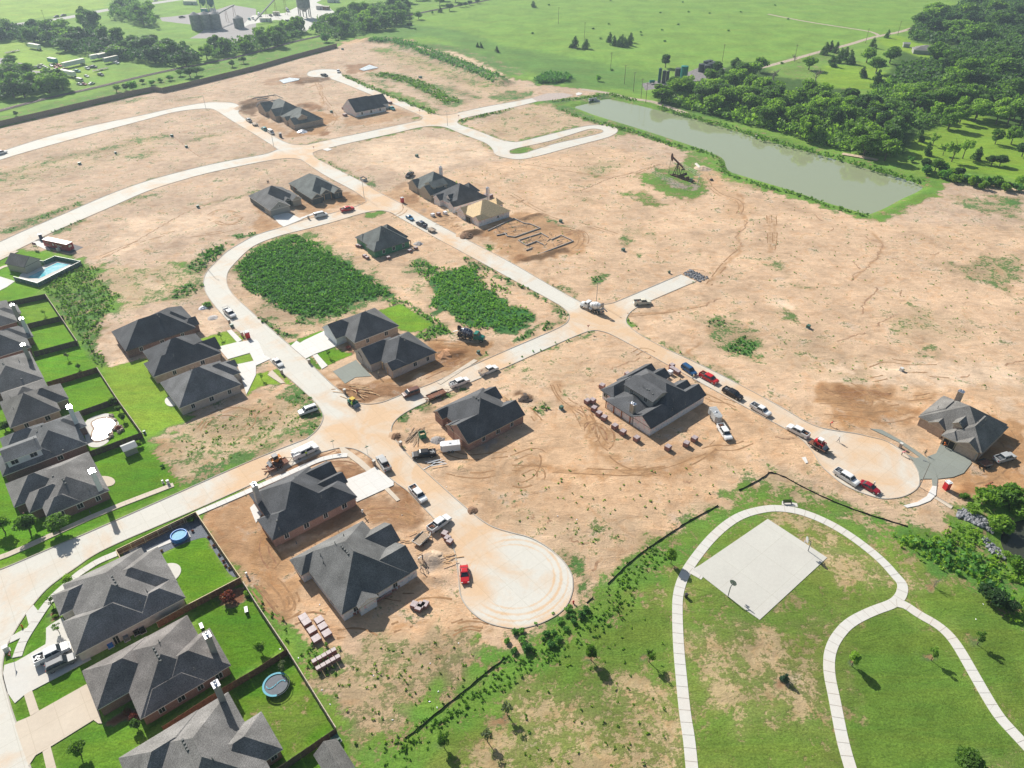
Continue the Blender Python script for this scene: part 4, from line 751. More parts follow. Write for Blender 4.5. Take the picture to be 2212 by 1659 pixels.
    # plants
    g1=mul(mul(A.outputs['Color'],mapr(n_fine,.28,.72,.55,1.42)),mapr(n_mid,.3,.7,.82,1.18))
    g1=mul(g1,mapr(n_big,.35,.65,.84,1.14))
    hs=N(nt,'ShaderNodeHueSaturation');L(g1,hs.inputs['Color']);L(mapr(n_st2,.35,.65,.485,.51),hs.inputs['Hue']);g1=hs.outputs['Color']
    mx=N(nt,'ShaderNodeMix',data_type='RGBA');L(mask,mx.inputs['Factor']);L(s1,mx.inputs['A']);L(g1,mx.inputs['B'])
    L(mx.outputs['Result'],b.inputs['Base Color']);b.inputs['Roughness'].default_value=.95;b.inputs['Specular IOR Level'].default_value=.12
    hgt=math_('ADD',math_('MULTIPLY',n_fine,.35),math_('ADD',math_('MULTIPLY',n_mid,.5),math_('ADD',math_('MULTIPLY',n_str,.8),math_('MULTIPLY',mask,.12))))
    hgt=math_('ADD',hgt,math_('MULTIPLY',rill,.25))
    bp=N(nt,'ShaderNodeBump');bp.inputs['Strength'].default_value=.65;bp.inputs['Distance'].default_value=.6;L(hgt,bp.inputs['Height']);L(bp.outputs['Normal'],b.inputs['Normal'])
    return m
me.materials.append(groundmat())
ground=bpy.data.objects.new('ground',me);COL.objects.link(ground);setting(ground,'cleared red dirt building site surrounded by lawns, park grass and pasture')
gxs,gys,gzz=xs,ys,gz.reshape(sh)
def gh(x,y):
    i=min(max(int(np.searchsorted(gxs,x))-1,0),len(gxs)-2);j=min(max(int(np.searchsorted(gys,y))-1,0),len(gys)-2)
    return float(gzz[j,i])
# ---- wheel ruts and washed gullies (thin sheets of darker soil)
def ruts(name,lines,m,lab,gauge=.95,w=.46,z=.006,skip=.12,seed=1):
    rn=random.Random(seed);mb=MB()
    for k,P in enumerate(lines):
        P=chaikin(P,2);Q=[]
        for a,b in zip(P,P[1:]):
            n=max(1,int(math.dist(a,b)/1.1));Q+=[(a[0]+(b[0]-a[0])*i/n,a[1]+(b[1]-a[1])*i/n)for i in range(n)]
        for off in((-gauge,gauge)if gauge else(0,)):
            prev=None;on=True
            for i in range(len(Q)-1):
                d=Vector((Q[i+1][0]-Q[i][0],Q[i+1][1]-Q[i][1]));d=d.normalized()if d.length>0 else Vector((1,0));nn=Vector((-d.y,d.x));o=off+rn.uniform(-.07,.07)+(rn.uniform(-.5,.5)if not gauge else 0);ww=w*rn.uniform(.45,1.2)
                cur=((Q[i][0]+nn.x*(o-ww/2),Q[i][1]+nn.y*(o-ww/2)),(Q[i][0]+nn.x*(o+ww/2),Q[i][1]+nn.y*(o+ww/2)))
                if rn.random()<skip:on=not on
                if prev and on:mb.add([(*prev[0],z+.0004*k),(*prev[1],z+.0004*k),(*cur[1],z+.0004*k),(*cur[0],z+.0004*k)],[(0,3,2,1)])
                prev=cur
    setting(mb.build(name,m),lab)
RUT=mat('rut_soil',(.30,.17,.08),.95,0,.2,.8,.3);RUTD=mat('rut_soil_dark',(.27,.14,.07),.95,0,.25,.8,.3);GUL=mat('gully_soil',(.33,.20,.115),.95,0,.3,1.,.3)
T1=[pts(s)for s in["22:130,210 200,280 240,330","22:360,0 400,90 480,170 560,230 600,300 680,480 800,620 900,710 1050,770 1300,760 1500,700 1700,580 1800,480","22:620,180 670,280 760,480 820,540","22:560,210 640,260 690,340 700,450 740,540 820,600","22:660,400 650,350 740,330 830,360 860,440 850,510 800,560","22:700,460 680,380 740,350 800,390 790,480 740,520","22:0,720 400,740 800,760 1060,770 1400,720","22:0,640 200,560 300,620 250,800 100,880 0,850","22:60,760 200,700 270,780 200,870 60,900","22:380,0 440,120 560,200 640,180","22:1700,130 1900,150 2050,260 2150,300","22:1650,90 1850,180 2000,330 1900,400","22:1100,750 1500,640 1750,540 1900,560 2100,480",
 "12:960,1100 1150,1080 1300,1100 1380,1170","12:1000,1170 1150,1130 1300,1140 1370,1200","12:1000,1140 1200,1120 1400,1180","12:1320,1000 1400,1100 1500,1190","12:1650,750 1900,800 2100,760","12:1600,560 1800,640 2000,620 2212,600","13:0,100 150,300 250,350 350,300 380,220","13:100,0 230,120 300,250 280,330","13:50,60 180,200 210,300 300,300 340,220 300,140","13:1180,450 1350,390 1450,400","13:1680,480 1800,420 1950,430 2050,480","13:1700,440 1850,390 2000,420","13:1020,130 1300,200 1500,140 1750,170","13:700,500 900,480 1050,560",
 "32:430,150 900,140 1300,120 1450,90","32:760,20 860,80 880,170 800,190","32:480,240 800,260 1000,330 1300,250","32:540,300 760,290 900,340","32:700,0 900,100 1200,200 1350,120","32:450,30 650,120 900,160","32:600,200 900,230 1250,180","32:1860,240 2000,400 2150,700 2000,850 1750,900","32:1950,200 2150,400 2212,600","32:1650,900 1800,820 2000,780 2212,700","32:0,160 200,350 300,520","31:850,1500 1000,1440 1200,1480 1500,1470","31:900,1620 1200,1560 1700,1600",
 "10:420,770 440,750 560,720 560,800 580,940","10:700,1040 560,960 480,1100","10:560,1160 650,1080 700,1000 620,930","10:450,1120 560,1080 640,1000","10:520,700 560,800 620,900 700,960","10:730,1150 900,1100 1100,1080","01:1810,200 1880,150 2060,180 2080,240 1950,290 1860,250","01:1780,240 1900,300 2100,280 2200,200","01:1650,380 1900,350 2100,300","01:870,560 1200,420 1700,300","31:10,200 20,400 10,520","31:50,200 60,400 30,520",
 "02:1700,400 1760,300 1950,210 2150,230 2190,330 2100,400","02:1740,380 1800,290 1960,240 2100,270","12:0,300 60,250 180,200 200,100","02:2020,560 2060,480 2180,430 2212,500","21:560,330 630,350 650,430 560,520 470,560","21:300,300 500,310 600,350 600,450 520,500","21:0,360 200,340 400,300 600,330","21:1700,800 1850,600 2000,480","21:1000,1060 1150,1050 1400,1020 1700,960","21:0,20 300,200 700,300 950,380","20:100,1420 600,1500 900,1560 1300,1400","20:1690,1510 1760,1620","21:1700,-60 1800,30 1950,60 1990,130 1950,200","11:1180,220 1300,160 1280,90","11:1250,40 1350,60 1420,110","12:50,1400 200,1500 100,1600","13:330,380 500,330 700,420","21:1050,1400 1130,1350 1230,1390 1220,1450 1120,1460","22:700,-60 660,-20 700,10 760,-10","10:1700,1300 1900,1290 1960,1340","11:1500,1290 1700,1300 1900,1330 2000,1300","11:1300,1600 1500,1520 1700,1430","12:740,10 900,40 1100,20 1300,60","12:650,30 760,20 900,50"]]
ruts('tyre_track',T1,RUT,'brown tyre ruts crossing the bare dirt lots',seed=2)
ruts('tyre_track',[pts(s)for s in["22:660,390 700,330 800,360 850,430 850,500","22:580,200 640,230 690,290","13:20,50 160,220 240,330","12:960,1110 1150,1090 1320,1110","32:500,60 700,100 850,60 1000,90","32:940,70 1040,60 1110,95 1020,110","10:330,950 460,900 560,940","11:1560,1480 1700,1500 1830,1420","11:1450,1600 1650,1510 1800,1440","32:1660,900 1760,960 1850,900","12:80,1330 60,1450 160,1600","12:330,740 560,650 730,580","12:600,700 760,680 900,730","21:60,590 300,540 470,500","21:470,360 560,330 620,370"]],RUTD,'dark fresh ruts in the churned soil near the houses',seed=3,skip=.06)
ruts('gully',[pts(s)for s in["21:2010,240 2035,270 1990,330 1925,390 1960,420 1990,470 1930,530 1815,600 1750,680 1700,730","31:800,240 870,290 870,340 830,360 850,400 1000,445 990,490 940,540 940,580 880,610 860,660 740,710 710,780","31:740,600 760,640 800,670","31:935,820 930,870 860,940 810,990 815,1070","31:1110,1060 1060,1080 970,1120 930,1170","31:400,190 480,260 580,300 530,345","21:1330,250 1310,320 1270,360","31:2212,1450 2000,1500 1950,1515","31:1750,1580 1650,1610","21:850,1530 1000,1470 1140,1430","31:480,700 600,630 780,580 820,490","31:1160,850 1140,910","21:1400,760 1560,655 1700,690","20:600,1650 740,1580 900,1520 1070,1480","20:1070,1480 1200,1440 1300,1410","20:200,1400 500,1450 800,1400","01:830,600 1000,520 1300,350 1500,230 1650,150 1830,90","00:0,1620 200,1580 400,1510 450,1500","00:650,1420 1000,1320 1300,1230","00:1500,1180 1620,1280 1800,1400","10:640,500 660,560 760,580","22:0,1050 60,1050","22:130,1060 90,1080 30,1100","22:350,1180 300,1210","22:500,1330 560,1370 690,1380","22:700,1620 750,1500","21:1000,1060 1150,1045","32:60,460 200,470 240,460","10:850,1480 950,1450 1150,1400","31:600,1290 750,1240 860,1210","31:520,970 500,960","22:200,1130 170,1180","22:1480,840 1560,850","10:200,640 0,600","21:1600,1000 1850,900","31:1400,540 1500,520","31:1180,600 1050,560"]],GUL,'narrow washed gullies wandering over the bare ground',gauge=0,w=.6,skip=.03,seed=4)
# ---- light, sky, camera, haze
SUNAZ,SUNEL=R(126.),R(35.)
sd=Vector((math.cos(SUNAZ)*math.cos(SUNEL),math.sin(SUNAZ)*math.cos(SUNEL),math.sin(SUNEL)))
sl=bpy.data.lights.new('sun','SUN');sl.energy=5.;sl.angle=R(.55);sl.color=(1.,.95,.87)
so=bpy.data.objects.new('sun',sl);COL.objects.link(so);so.rotation_euler=sd.to_track_quat('Z','Y').to_euler();so.location=(0,0,300)
w=bpy.data.worlds.new('World');SC.world=w;w.use_nodes=True;nt=w.node_tree
sk=nt.nodes.new('ShaderNodeTexSky');sk.sky_type='NISHITA';sk.sun_disc=False;sk.sun_elevation=SUNEL;sk.sun_rotation=math.pi/2-SUNAZ
sk.air_density=1.2;sk.dust_density=1.5
bg=nt.nodes['Background'];nt.links.new(sk.outputs[0],bg.inputs[0]);bg.inputs[1].default_value=.062
cam=bpy.data.cameras.new('camera');cam.sensor_fit='HORIZONTAL';cam.sensor_width=36.;cam.lens=36*F/2212;cam.clip_start=1.;cam.clip_end=20000
co=bpy.data.objects.new('camera',cam);COL.objects.link(co);co.location=(0,0,H);co.rotation_euler=(math.pi/2-TH,0,0);SC.camera=co
SC.view_settings.view_transform='Standard';SC.view_settings.look='None';SC.view_settings.gamma=1.;SC.view_settings.exposure=EXPO
SC.render.engine='CYCLES';SC.cycles.max_bounces=6;SC.cycles.volume_bounces=0
SC.render.resolution_x=1024;SC.render.resolution_y=768
if HAZE:
    mb=MB();mb.box(0,500,66,2600,1800,142);hz=mb.build('haze',[])
    m=bpy.data.materials.new('haze');m.use_nodes=True;nt=m.node_tree;nt.nodes.clear()
    pv=nt.nodes.new('ShaderNodeVolumePrincipled');pv.inputs['Color'].default_value=(.68,.86,1.,1);pv.inputs['Density'].default_value=HAZE;pv.inputs['Anisotropy'].default_value=.35
    ou=nt.nodes.new('ShaderNodeOutputMaterial');nt.links.new(pv.outputs[0],ou.inputs['Volume'])
    hz.data.materials.append(m);tag(hz,'thin pale haze in the air over the whole site','haze',kind='stuff')
# ================================================================ HOUSES
M=MATS
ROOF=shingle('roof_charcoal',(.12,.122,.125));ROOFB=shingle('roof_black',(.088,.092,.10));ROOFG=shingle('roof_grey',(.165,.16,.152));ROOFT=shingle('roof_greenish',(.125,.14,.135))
brickmat('brick_red',(.34,.17,.13),(.26,.12,.09),(.42,.36,.32));brickmat('brick_tan',(.44,.33,.25),(.36,.26,.19),(.5,.46,.42));brickmat('brick_pale',(.50,.43,.38),(.40,.33,.29),(.55,.5,.47));brickmat('brick_dark',(.24,.12,.10),(.17,.09,.08),(.3,.27,.25))
brickmat('brick_white',(.62,.58,.53),(.54,.5,.46),(.6,.58,.55));wrapmat()
mat('siding_white',(.62,.66,.68),.6,0,.05);mat('siding_tan',(.42,.37,.29),.7,0,.06);mat('siding_grey',(.30,.30,.28),.7,0,.06);mat('sheath_green',(.045,.22,.11),.6,0,.25,1.2);mat('sheath_dark',(.085,.105,.11),.7,0,.2,1.)
mat('osb',(.70,.52,.29),.85,0,.16,2.5);mat('osb_dark',(.45,.34,.15),.85,0,.14,2.);mat('trim_white',(.72,.70,.64),.5,0,.04);mat('trim_dark',(.09,.09,.085),.6,0,.05);mat('trim_tan',(.5,.42,.3),.6,0,.05)
mat('lumber',(.58,.38,.20),.8,0,.2,2.);mat('lumber_red',(.36,.13,.06),.8,0,.2,2.);mat('garage_white',(.66,.66,.62),.5,0,.04);mat('opening_dark',(.02,.018,.016),.9,0,.1);mat('metal_bright',(.75,.76,.78),.18,.95,.03);mat('pipe',(.15,.155,.15),.8,0,.05);glassmat();mat('window_frame',(.62,.62,.60),.5,0,.03)
def hroofz(wings,u,v):
    z=0
    for w in wings:
        u0,u1,v0,v1,ax,en=w[:6];ze=w[6]if len(w)>6 else 2.75;p=w[7]if len(w)>7 else.68
        if not(u0<=u<=u1 and v0<=v<=v1):continue
        c=[v-v0,v1-v]if ax=='u' else[u-u0,u1-u]
        a,b=(u-u0,u1-u)if ax=='u' else(v-v0,v1-v)
        if en[0]=='h':c.append(a)
        if en[1]=='h':c.append(b)
        z=max(z,ze+p*min(c))
    return z
def house(name,label,wings,wall,roof,fascia,wins=(),garages=(),chims=(),vents=(),porch=(),pipes=(),cat='house',wallmats={},own=None):
    cu=sum(w[0]+w[1]for w in wings[:1])/2;cv=sum(w[2]+w[3]for w in wings[:1])/2
    ox,oy=W(cu,cv);an=ANG
    if own:ox,oy,an=own;cu=cv=0.
    root=empty(name,(ox,oy,0),an,label,cat,None)
    rb,wb=MB(),MB();walls={}
    for i,w in enumerate(wings):
        u0,u1,v0,v1,ax,en=w[:6];ze=(w[6]if len(w)>6 else 2.75)+.011*i;p=w[7]if len(w)>7 else.68
        a0,a1,b0,b1=u0-cu+.004*i,u1-cu-.004*i,v0-cv+.004*i,v1-cv-.004*i
        tr=(lambda x,y,z:(x,y,z))if ax=='u' else(lambda x,y,z:(y,x,z))
        if ax=='v':a0,a1,b0,b1=b0,b1,a0,a1
        hw=(b1-b0)/2;bm_=(b0+b1)/2;L_=a1-a0
        h0=hw if en[0]=='h' else 0;h1=hw if en[1]=='h' else 0
        rise=hw*p
        if h0+h1>L_:
            k=L_/(h0+h1);h0*=k;h1*=k
            if en=='hh' and k<1:rise=rise*1.0
        r0,r1=a0+h0,a1-h1
        if r1-r0<.02:r1=r0+.02
        zb=ze-.17
        V=[tr(a0,b0,zb),tr(a1,b0,zb),tr(a1,b1,zb),tr(a0,b1,zb),tr(a0,b0,ze),tr(a1,b0,ze),tr(a1,b1,ze),tr(a0,b1,ze),tr(r0,bm_,ze+rise),tr(r1,bm_,ze+rise)]
        o=len(rb.v)
        rb.mi=1;rb.add(V,[(3,2,1,0),(0,1,5,4),(1,2,6,5),(2,3,7,6),(3,0,4,7)])
        rb.mi=0;rb.add(V,[(4,5,9,8),(6,7,8,9)])
        for e,f in((en[0],(7,4,8)),(en[1],(5,6,9))):
            rb.mi=0 if e=='h' else 1;rb.add(V,[f])
        # pale ridge/gable rake line is the fascia face itself; wall set in from the eaves
        s=.42+.006*i
        wm=wallmats.get(i,wall);mbw=walls.setdefault(wm,MB())
        zt=zb-.01+.002*i;zlo=0.if ze<3.6 else ze-2.6
        X0=a0+(s if en[0]=='h' else.3);X1=a1-(s if en[1]=='h' else.3)
        vs=[tr(X0,b0+s,zlo),tr(X1,b0+s,zlo),tr(X1,b1-s,zlo),tr(X0,b1-s,zlo),tr(X0,b0+s,zt),tr(X1,b0+s,zt),tr(X1,b1-s,zt),tr(X0,b1-s,zt)]
        mbw.add(vs,[(0,1,5,4),(1,2,6,5),(2,3,7,6),(3,0,4,7),(4,5,6,7),(0,3,2,1)])
        for e,x in((en[0],a0-.012),(en[1],a1+.012)):
            if e=='g': # gable wall triangle in cladding, inside the rake
                q=.30;t=[tr(x,b0+q,ze-.0),tr(x,b1-q,ze-.0),tr(x,bm_,ze+rise-q*p)];d=.05 if x<(a0+a1)/2 else-.05
                t2=[tr(x+d,b0+q,ze),tr(x+d,b1-q,ze),tr(x+d,bm_,ze+rise-q*p)]
                mbw.add(t+t2,[(0,1,2),(5,4,3),(0,3,4,1),(1,4,5,2),(2,5,3,0)])
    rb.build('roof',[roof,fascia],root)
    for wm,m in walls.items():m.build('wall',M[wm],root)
    # openings: (side, u/v position, along, width, height, sill)
    def opening(nm,matn,side,plane,along,wd,ht,z0,frame='window_frame',par=root):
        m=MB();z=z0+ht/2
        if side in 'NS':c=(along-cu,plane-cv,z);sz=(wd,.07,ht);fz=(wd+.24,.05,ht+.24)
        else:c=(plane-cu,along-cv,z);sz=(.07,wd,ht);fz=(.05,wd+.24,ht+.24)
        off={'S':(0,-1),'N':(0,1),'W':(-1,0),'E':(1,0)}[side]
        m.box(c[0]+off[0]*.05,c[1]+off[1]*.05,z,*sz);o=m.build(nm,M[matn],par)
        if frame:
            f=MB();x,y=c[0]+off[0]*.03,c[1]+off[1]*.03;f.box(x,y,z,*fz)
            if wd>.8:
                if side in 'NS':f.box(x,y+off[1]*.06,z,.06,.03,ht)
                else:f.box(x+off[0]*.06,y,z,.03,.06,ht)
            f.build('frame',M[frame],o)
        return o
    for s in wins:opening('window','dark_glass',*s)
    for g in garages:opening('garage_front',g[0],*g[1:],frame='trim_tan')  # near-black ones are open garages, their unlit inside painted as a panel
    for c in chims:
        u,v,hgt,cm=c;z0=max(0,hroofz(wings,u,v)-1.2);m=MB();m.box(u-cu,v-cv,(z0+hgt)/2,1.0,1.3,hgt-z0);ch=m.build('chimney',M[cm],root)
        k=MB();k.box(u-cu,v-cv,hgt+.06,1.2,1.5,.12)
        for dy in(-.3,.3):k.cyl((u-cu,v-cv+dy,hgt),(u-cu,v-cv+dy,hgt+.5),.16,.16,8);k.cyl((u-cu,v-cv+dy,hgt+.5),(u-cu,v-cv+dy,hgt+.62),.3,.12,8)
        k.build('chimney_cap',M['metal_bright'],ch)
    for(u,v)in vents:
        z=hroofz(wings,u,v);m=MB();m.box(u-cu,v-cv,z+.12,.42,.42,.24,taper=.75);m.build('roof_vent',M['pipe'],root)
    for(u,v)in pipes:
        z=hroofz(wings,u,v);m=MB();m.cyl((u-cu,v-cv,z-.1),(u-cu,v-cv,z+.75),.07,n=6);m.cyl((u-cu,v-cv,z-.05),(u-cu,v-cv,z+.12),.2,.09,6);m.build('vent_pipe',M['pipe'],root)
    for(u,v,pm)in porch:
        m=MB();m.box(u-cu,v-cv,1.3,.22,.22,2.6);m.build('porch_post',M[pm],root)
    return root
def auto_wins(u0,u1,v0,v1,ns,nw):
    """windows on the camera-facing walls: ns on the south side, nw on the west side"""
    o=[]
    for i in range(ns):o.append(('S',v0+.43,u0+(u1-u0)*(i+.7)/(ns+.4),1.1 if i%2 else.9,1.3,.95))
    for i in range(nw):o.append(('W',u0+.43,v0+(v1-v0)*(i+.6)/(nw+.2),1.4,1.4,.8))
    return o
# ================================================================ VEHICLES
mat('tyre',(.018,.018,.018),.85,0,.1);mat('rim',(.4,.41,.42),.3,.8,.05);mat('light_clear',(.75,.75,.72),.15,0,.02);mat('light_red',(.45,.02,.015),.25,0,.05);mat('bed_liner',(.03,.03,.033),.8,0,.3,3.);mat('chassis',(.03,.03,.03),.7,0,.2)
for n_,c_ in dict(white=(.74,.75,.75),silver=(.42,.43,.43),grey=(.17,.18,.19),black=(.018,.018,.022),red=(.52,.015,.025),maroon=(.30,.012,.03),blue=(.02,.09,.22),navy=(.02,.035,.08),steelblue=(.03,.17,.33),brown=(.16,.07,.05),green=(.01,.17,.12),orange=(.55,.20,.03),tan=(.45,.38,.28),rust=(.17,.075,.045),yellow=(.6,.42,.04),teal=(.05,.3,.3),cream=(.68,.64,.52)).items():
    mat('paint_'+n_,c_,.32,.0,.05,2.,spec=.3,coat=.12)
mat('rust_metal',(.20,.085,.05),.9,.1,.4,3.);mat('steel',(.34,.35,.36),.45,.7,.1);mat('aluminium',(.62,.64,.66),.35,.75,.06);mat('wood_deck',(.36,.27,.19),.9,0,.25,4.);mat('rubber',(.03,.03,.03),.9,0,.1)
def wheels(root,pos,r,wd=.26):
    for(x,y)in pos:
        s=1 if y>0 else-1;m=MB();m.cyl((x,y-wd/2,r),(x,y+wd/2,r),r,n=14);o=m.build('wheel',M['tyre'],root)
        k=MB();k.cyl((x,y+s*wd*.42,r),(x,y+s*(wd*.5+.02),r),r*.58,n=10);k.build('rim',M['rim'],o)
def lights(root,xf,xr,y,zf,zr):
    for s in(-1,1):
        m=MB();m.box(xf,s*y,zf,.1,.34,.18);m.build('headlight',M['light_clear'],root)
        m=MB();m.box(xr,s*y,zr,.1,.16,.3);m.build('taillight',M['light_red'],root)
def greenhouse(root,xs_,z0,z1,w0,w1,paint,pil=()):
    """xs_: x rear low, rear top, front top, front low"""
    a,b,c,d=xs_;g=MB();g.loft([(a,z0-.05,z0+.02,w0,w0),(b,z0-.05,z1-.04,w0,w1),(c,z0-.05,z1-.04,w0,w1),(d,z0-.05,z0+.02,w0,w0)]);g.build('windows',M['dark_glass'],root)
    r=MB();r.loft([(b-.12,z1-.05,z1-.01,w1*.94,w1*.9),(b+.05,z1-.05,z1+.04,w1+.02,w1*.9),(c-.1,z1-.05,z1+.04,w1+.02,w1*.9),(c+.1,z1-.06,z1-.01,w1*.94,w1*.88)])
    for s in(-1,1):
        for x in pil:r.box(x,s*(w0+w1)/2,(z0+z1)/2,.13,.1,z1-z0,rx=s*math.atan2(w0-w1,z1-z0))
        r.cyl((a+.02,s*(w0),z0),(b+.02,s*w1,z1-.02),.055,n=5);r.cyl((d-.04,s*w0,z0),(c,s*w1,z1-.02),.05,n=5)
    r.build('roof_panel',paint,root)
def veh_pickup(col,L=5.8,cab='crew',rack=None,bed='open',load=None):
    root=empty('pickup_truck',(0,0,0));P=M['paint_'+col];h=L/2
    cb=-h+1.75 if cab=='crew' else-h+2.3
    m=MB();m.loft([(-h,.42,.98,.92,.94),(-h+.12,.38,1.12,.98,.98),(cb,.36,1.12,1.,.99),(h-1.75,.36,1.14,1.,.98),(h-1.5,.36,1.17,1.,.95),(h-.3,.36,1.08,.99,.92),(h,.40,.95,.9,.85)]);b=m.build('body',P,root)
    m=MB();m.box(h+.03,0,.5,.16,1.86,.24);m.box(-h-.05,0,.5,.14,1.8,.2);m.build('bumper',M['rim' if col!='black' else 'chassis'],root)if False else None
    for x_,w_ in((h+.03,.16),(-h-.05,.14)):m=MB();m.box(x_,0,.5,w_,1.84,.22);m.build('bumper',M['rim' if col!='black' else 'chassis'],root)
    if bed=='open':
        m=MB();m.box((-h+cb)/2+.05,0,1.131,cb+h-.3,1.62,.03);m.build('bed_floor',M['bed_liner'],root)
        m=MB()
        for s in(-1,1):m.box((-h+cb)/2,s*.91,1.26,cb+h-.04,.13,.28)
        m.box(-h+.07,0,1.26,.1,1.72,.28);m.build('bed_side',P,root)
    elif bed=='flat':
        m=MB();m.box((-h+cb)/2,0,1.17,cb+h+.2,2.1,.1);m.build('flatbed',M['wood_deck'],root)
    elif bed=='utility':
        m=MB();m.box((-h+cb)/2,.82,1.32,cb+h,.42,.5);m.box((-h+cb)/2,-.82,1.32,cb+h,.42,.5);m.build('tool_box',P,root)
    xf=h-1.3;xc=h-1.95
    greenhouse(root,(cb,cb+.18,xc,xf),1.13,1.82,.93,.74,P,((cb+xc)/2+.15,)if cab=='crew' else())
    wheels(root,[(h-.95,.86),(h-.95,-.86),(-h+1.15,.86),(-h+1.15,-.86)],.4)
    lights(root,h-.0,-h-.0,.72,.85,.92)
    for s in(-1,1):m=MB();m.box(xf-.25,s*1.08,1.2,.12,.2,.2);m.build('mirror',M['chassis'],root)
    if rack:
        m=MB()
        for s in(-1,1):
            for x in(-h+.3,cb-.1,h-1.9):m.cyl((x,s*.9,1.2),(x,s*.9,2.1),.035,n=5)
            m.cyl((-h-.1,s*.9,2.1),(h-1.2,s*.9,2.1),.045,n=5)
        for x in(-h+.3,cb-.1,h-1.9):m.cyl((x,-.9,2.1),(x,.9,2.1),.035,n=5)
        if rack=='ladders':
            for y in(-.55,-.2,.3,.6):
                m.box(-.2,y,2.2,L-.8,.07,.09)
            for x in np.arange(-h+.6,h-1.2,.4):m.box(float(x),-.375,2.2,.05,.35,.04);m.box(float(x),.45,2.2,.05,.3,.04)
        m.build('ladder_rack',M['aluminium'],root)
    if load:
        m=MB();rn=random.Random(load)
        for _ in range(5):m.box(rn.uniform(-h+.4,cb-.4),rn.uniform(-.5,.5),1.2,rn.uniform(.2,.6),rn.uniform(.12,.3),rn.uniform(.1,.2),rn.uniform(0,3))
        m.build('load',M['steel' if load%2 else 'rust_metal'],root)
    return root
def veh_car(col,kind='sedan',L=4.7):
    root=empty({'sedan':'car','suv':'suv','van':'van','minivan':'minivan'}[kind],(0,0,0));P=M['paint_'+col];h=L/2;m=MB()
    if kind=='sedan':
        m.loft([(-h,.35,.72,.78,.74),(-h+.25,.3,.92,.88,.8),(-h+.9,.28,.97,.9,.84),(0,.28,.93,.91,.86),(h-1.3,.28,.9,.9,.84),(h-.35,.3,.74,.86,.76),(h,.35,.6,.74,.66)]);m.build('body',P,root)
        greenhouse(root,(-h+.75,-h+1.45,h-2.15,h-1.3),.92,1.42,.84,.62,P,(-.1,));r=.33;zl=(.66,.78)
    elif kind=='suv':
        m.loft([(-h,.4,.95,.86,.84),(-h+.2,.36,1.08,.93,.88),(0,.36,1.06,.95,.9),(h-1.4,.36,1.06,.95,.88),(h-.3,.38,.94,.92,.84),(h,.42,.8,.84,.78)]);m.build('body',P,root)
        greenhouse(root,(-h+.08,-h+.35,h-2.0,h-1.3),1.05,1.76,.89,.72,P,(-h+1.2,.0));r=.38;zl=(.82,1.0)
        m=MB();[m.cyl((-h+.5,s*.62,1.84),(h-2.2,s*.62,1.84),.03,n=5)for s in(-1,1)];m.build('roof_rail',M['chassis'],root)
    else:
        zt=2.1 if kind=='van' else 1.72
        m.loft([(-h,.38,.98,.9,.9),(-h+.15,.34,1.15,.96,.95),(h-1.3,.34,1.12,.97,.93),(h-.4,.36,.98,.93,.84),(h,.42,.82,.86,.8)]);m.build('body',P,root)
        greenhouse(root,(-h+.05,-h+.2,h-1.7,h-.95),1.12,zt,.93,.8,P,(-h+.9,-h+1.9,.6)if kind=='van' else(-.6,.6));r=.36;zl=(.85,1.1)
        if kind=='van':
            m=MB();[m.box(-.5,s*.885,1.45,3.0,.12,.75,rx=s*.16)for s in(-1,1)];m.build('side_panel',P,root)
    wheels(root,[(h-.85,.8),(h-.85,-.8),(-h+.9,.8),(-h+.9,-.8)],r,.22);lights(root,h-.05,-h+.02,.66,*zl)
    for s in(-1,1):m=MB();m.box(h-1.5,s*.98,1.0,.12,.16,.14);m.build('mirror',P,root)
    return root
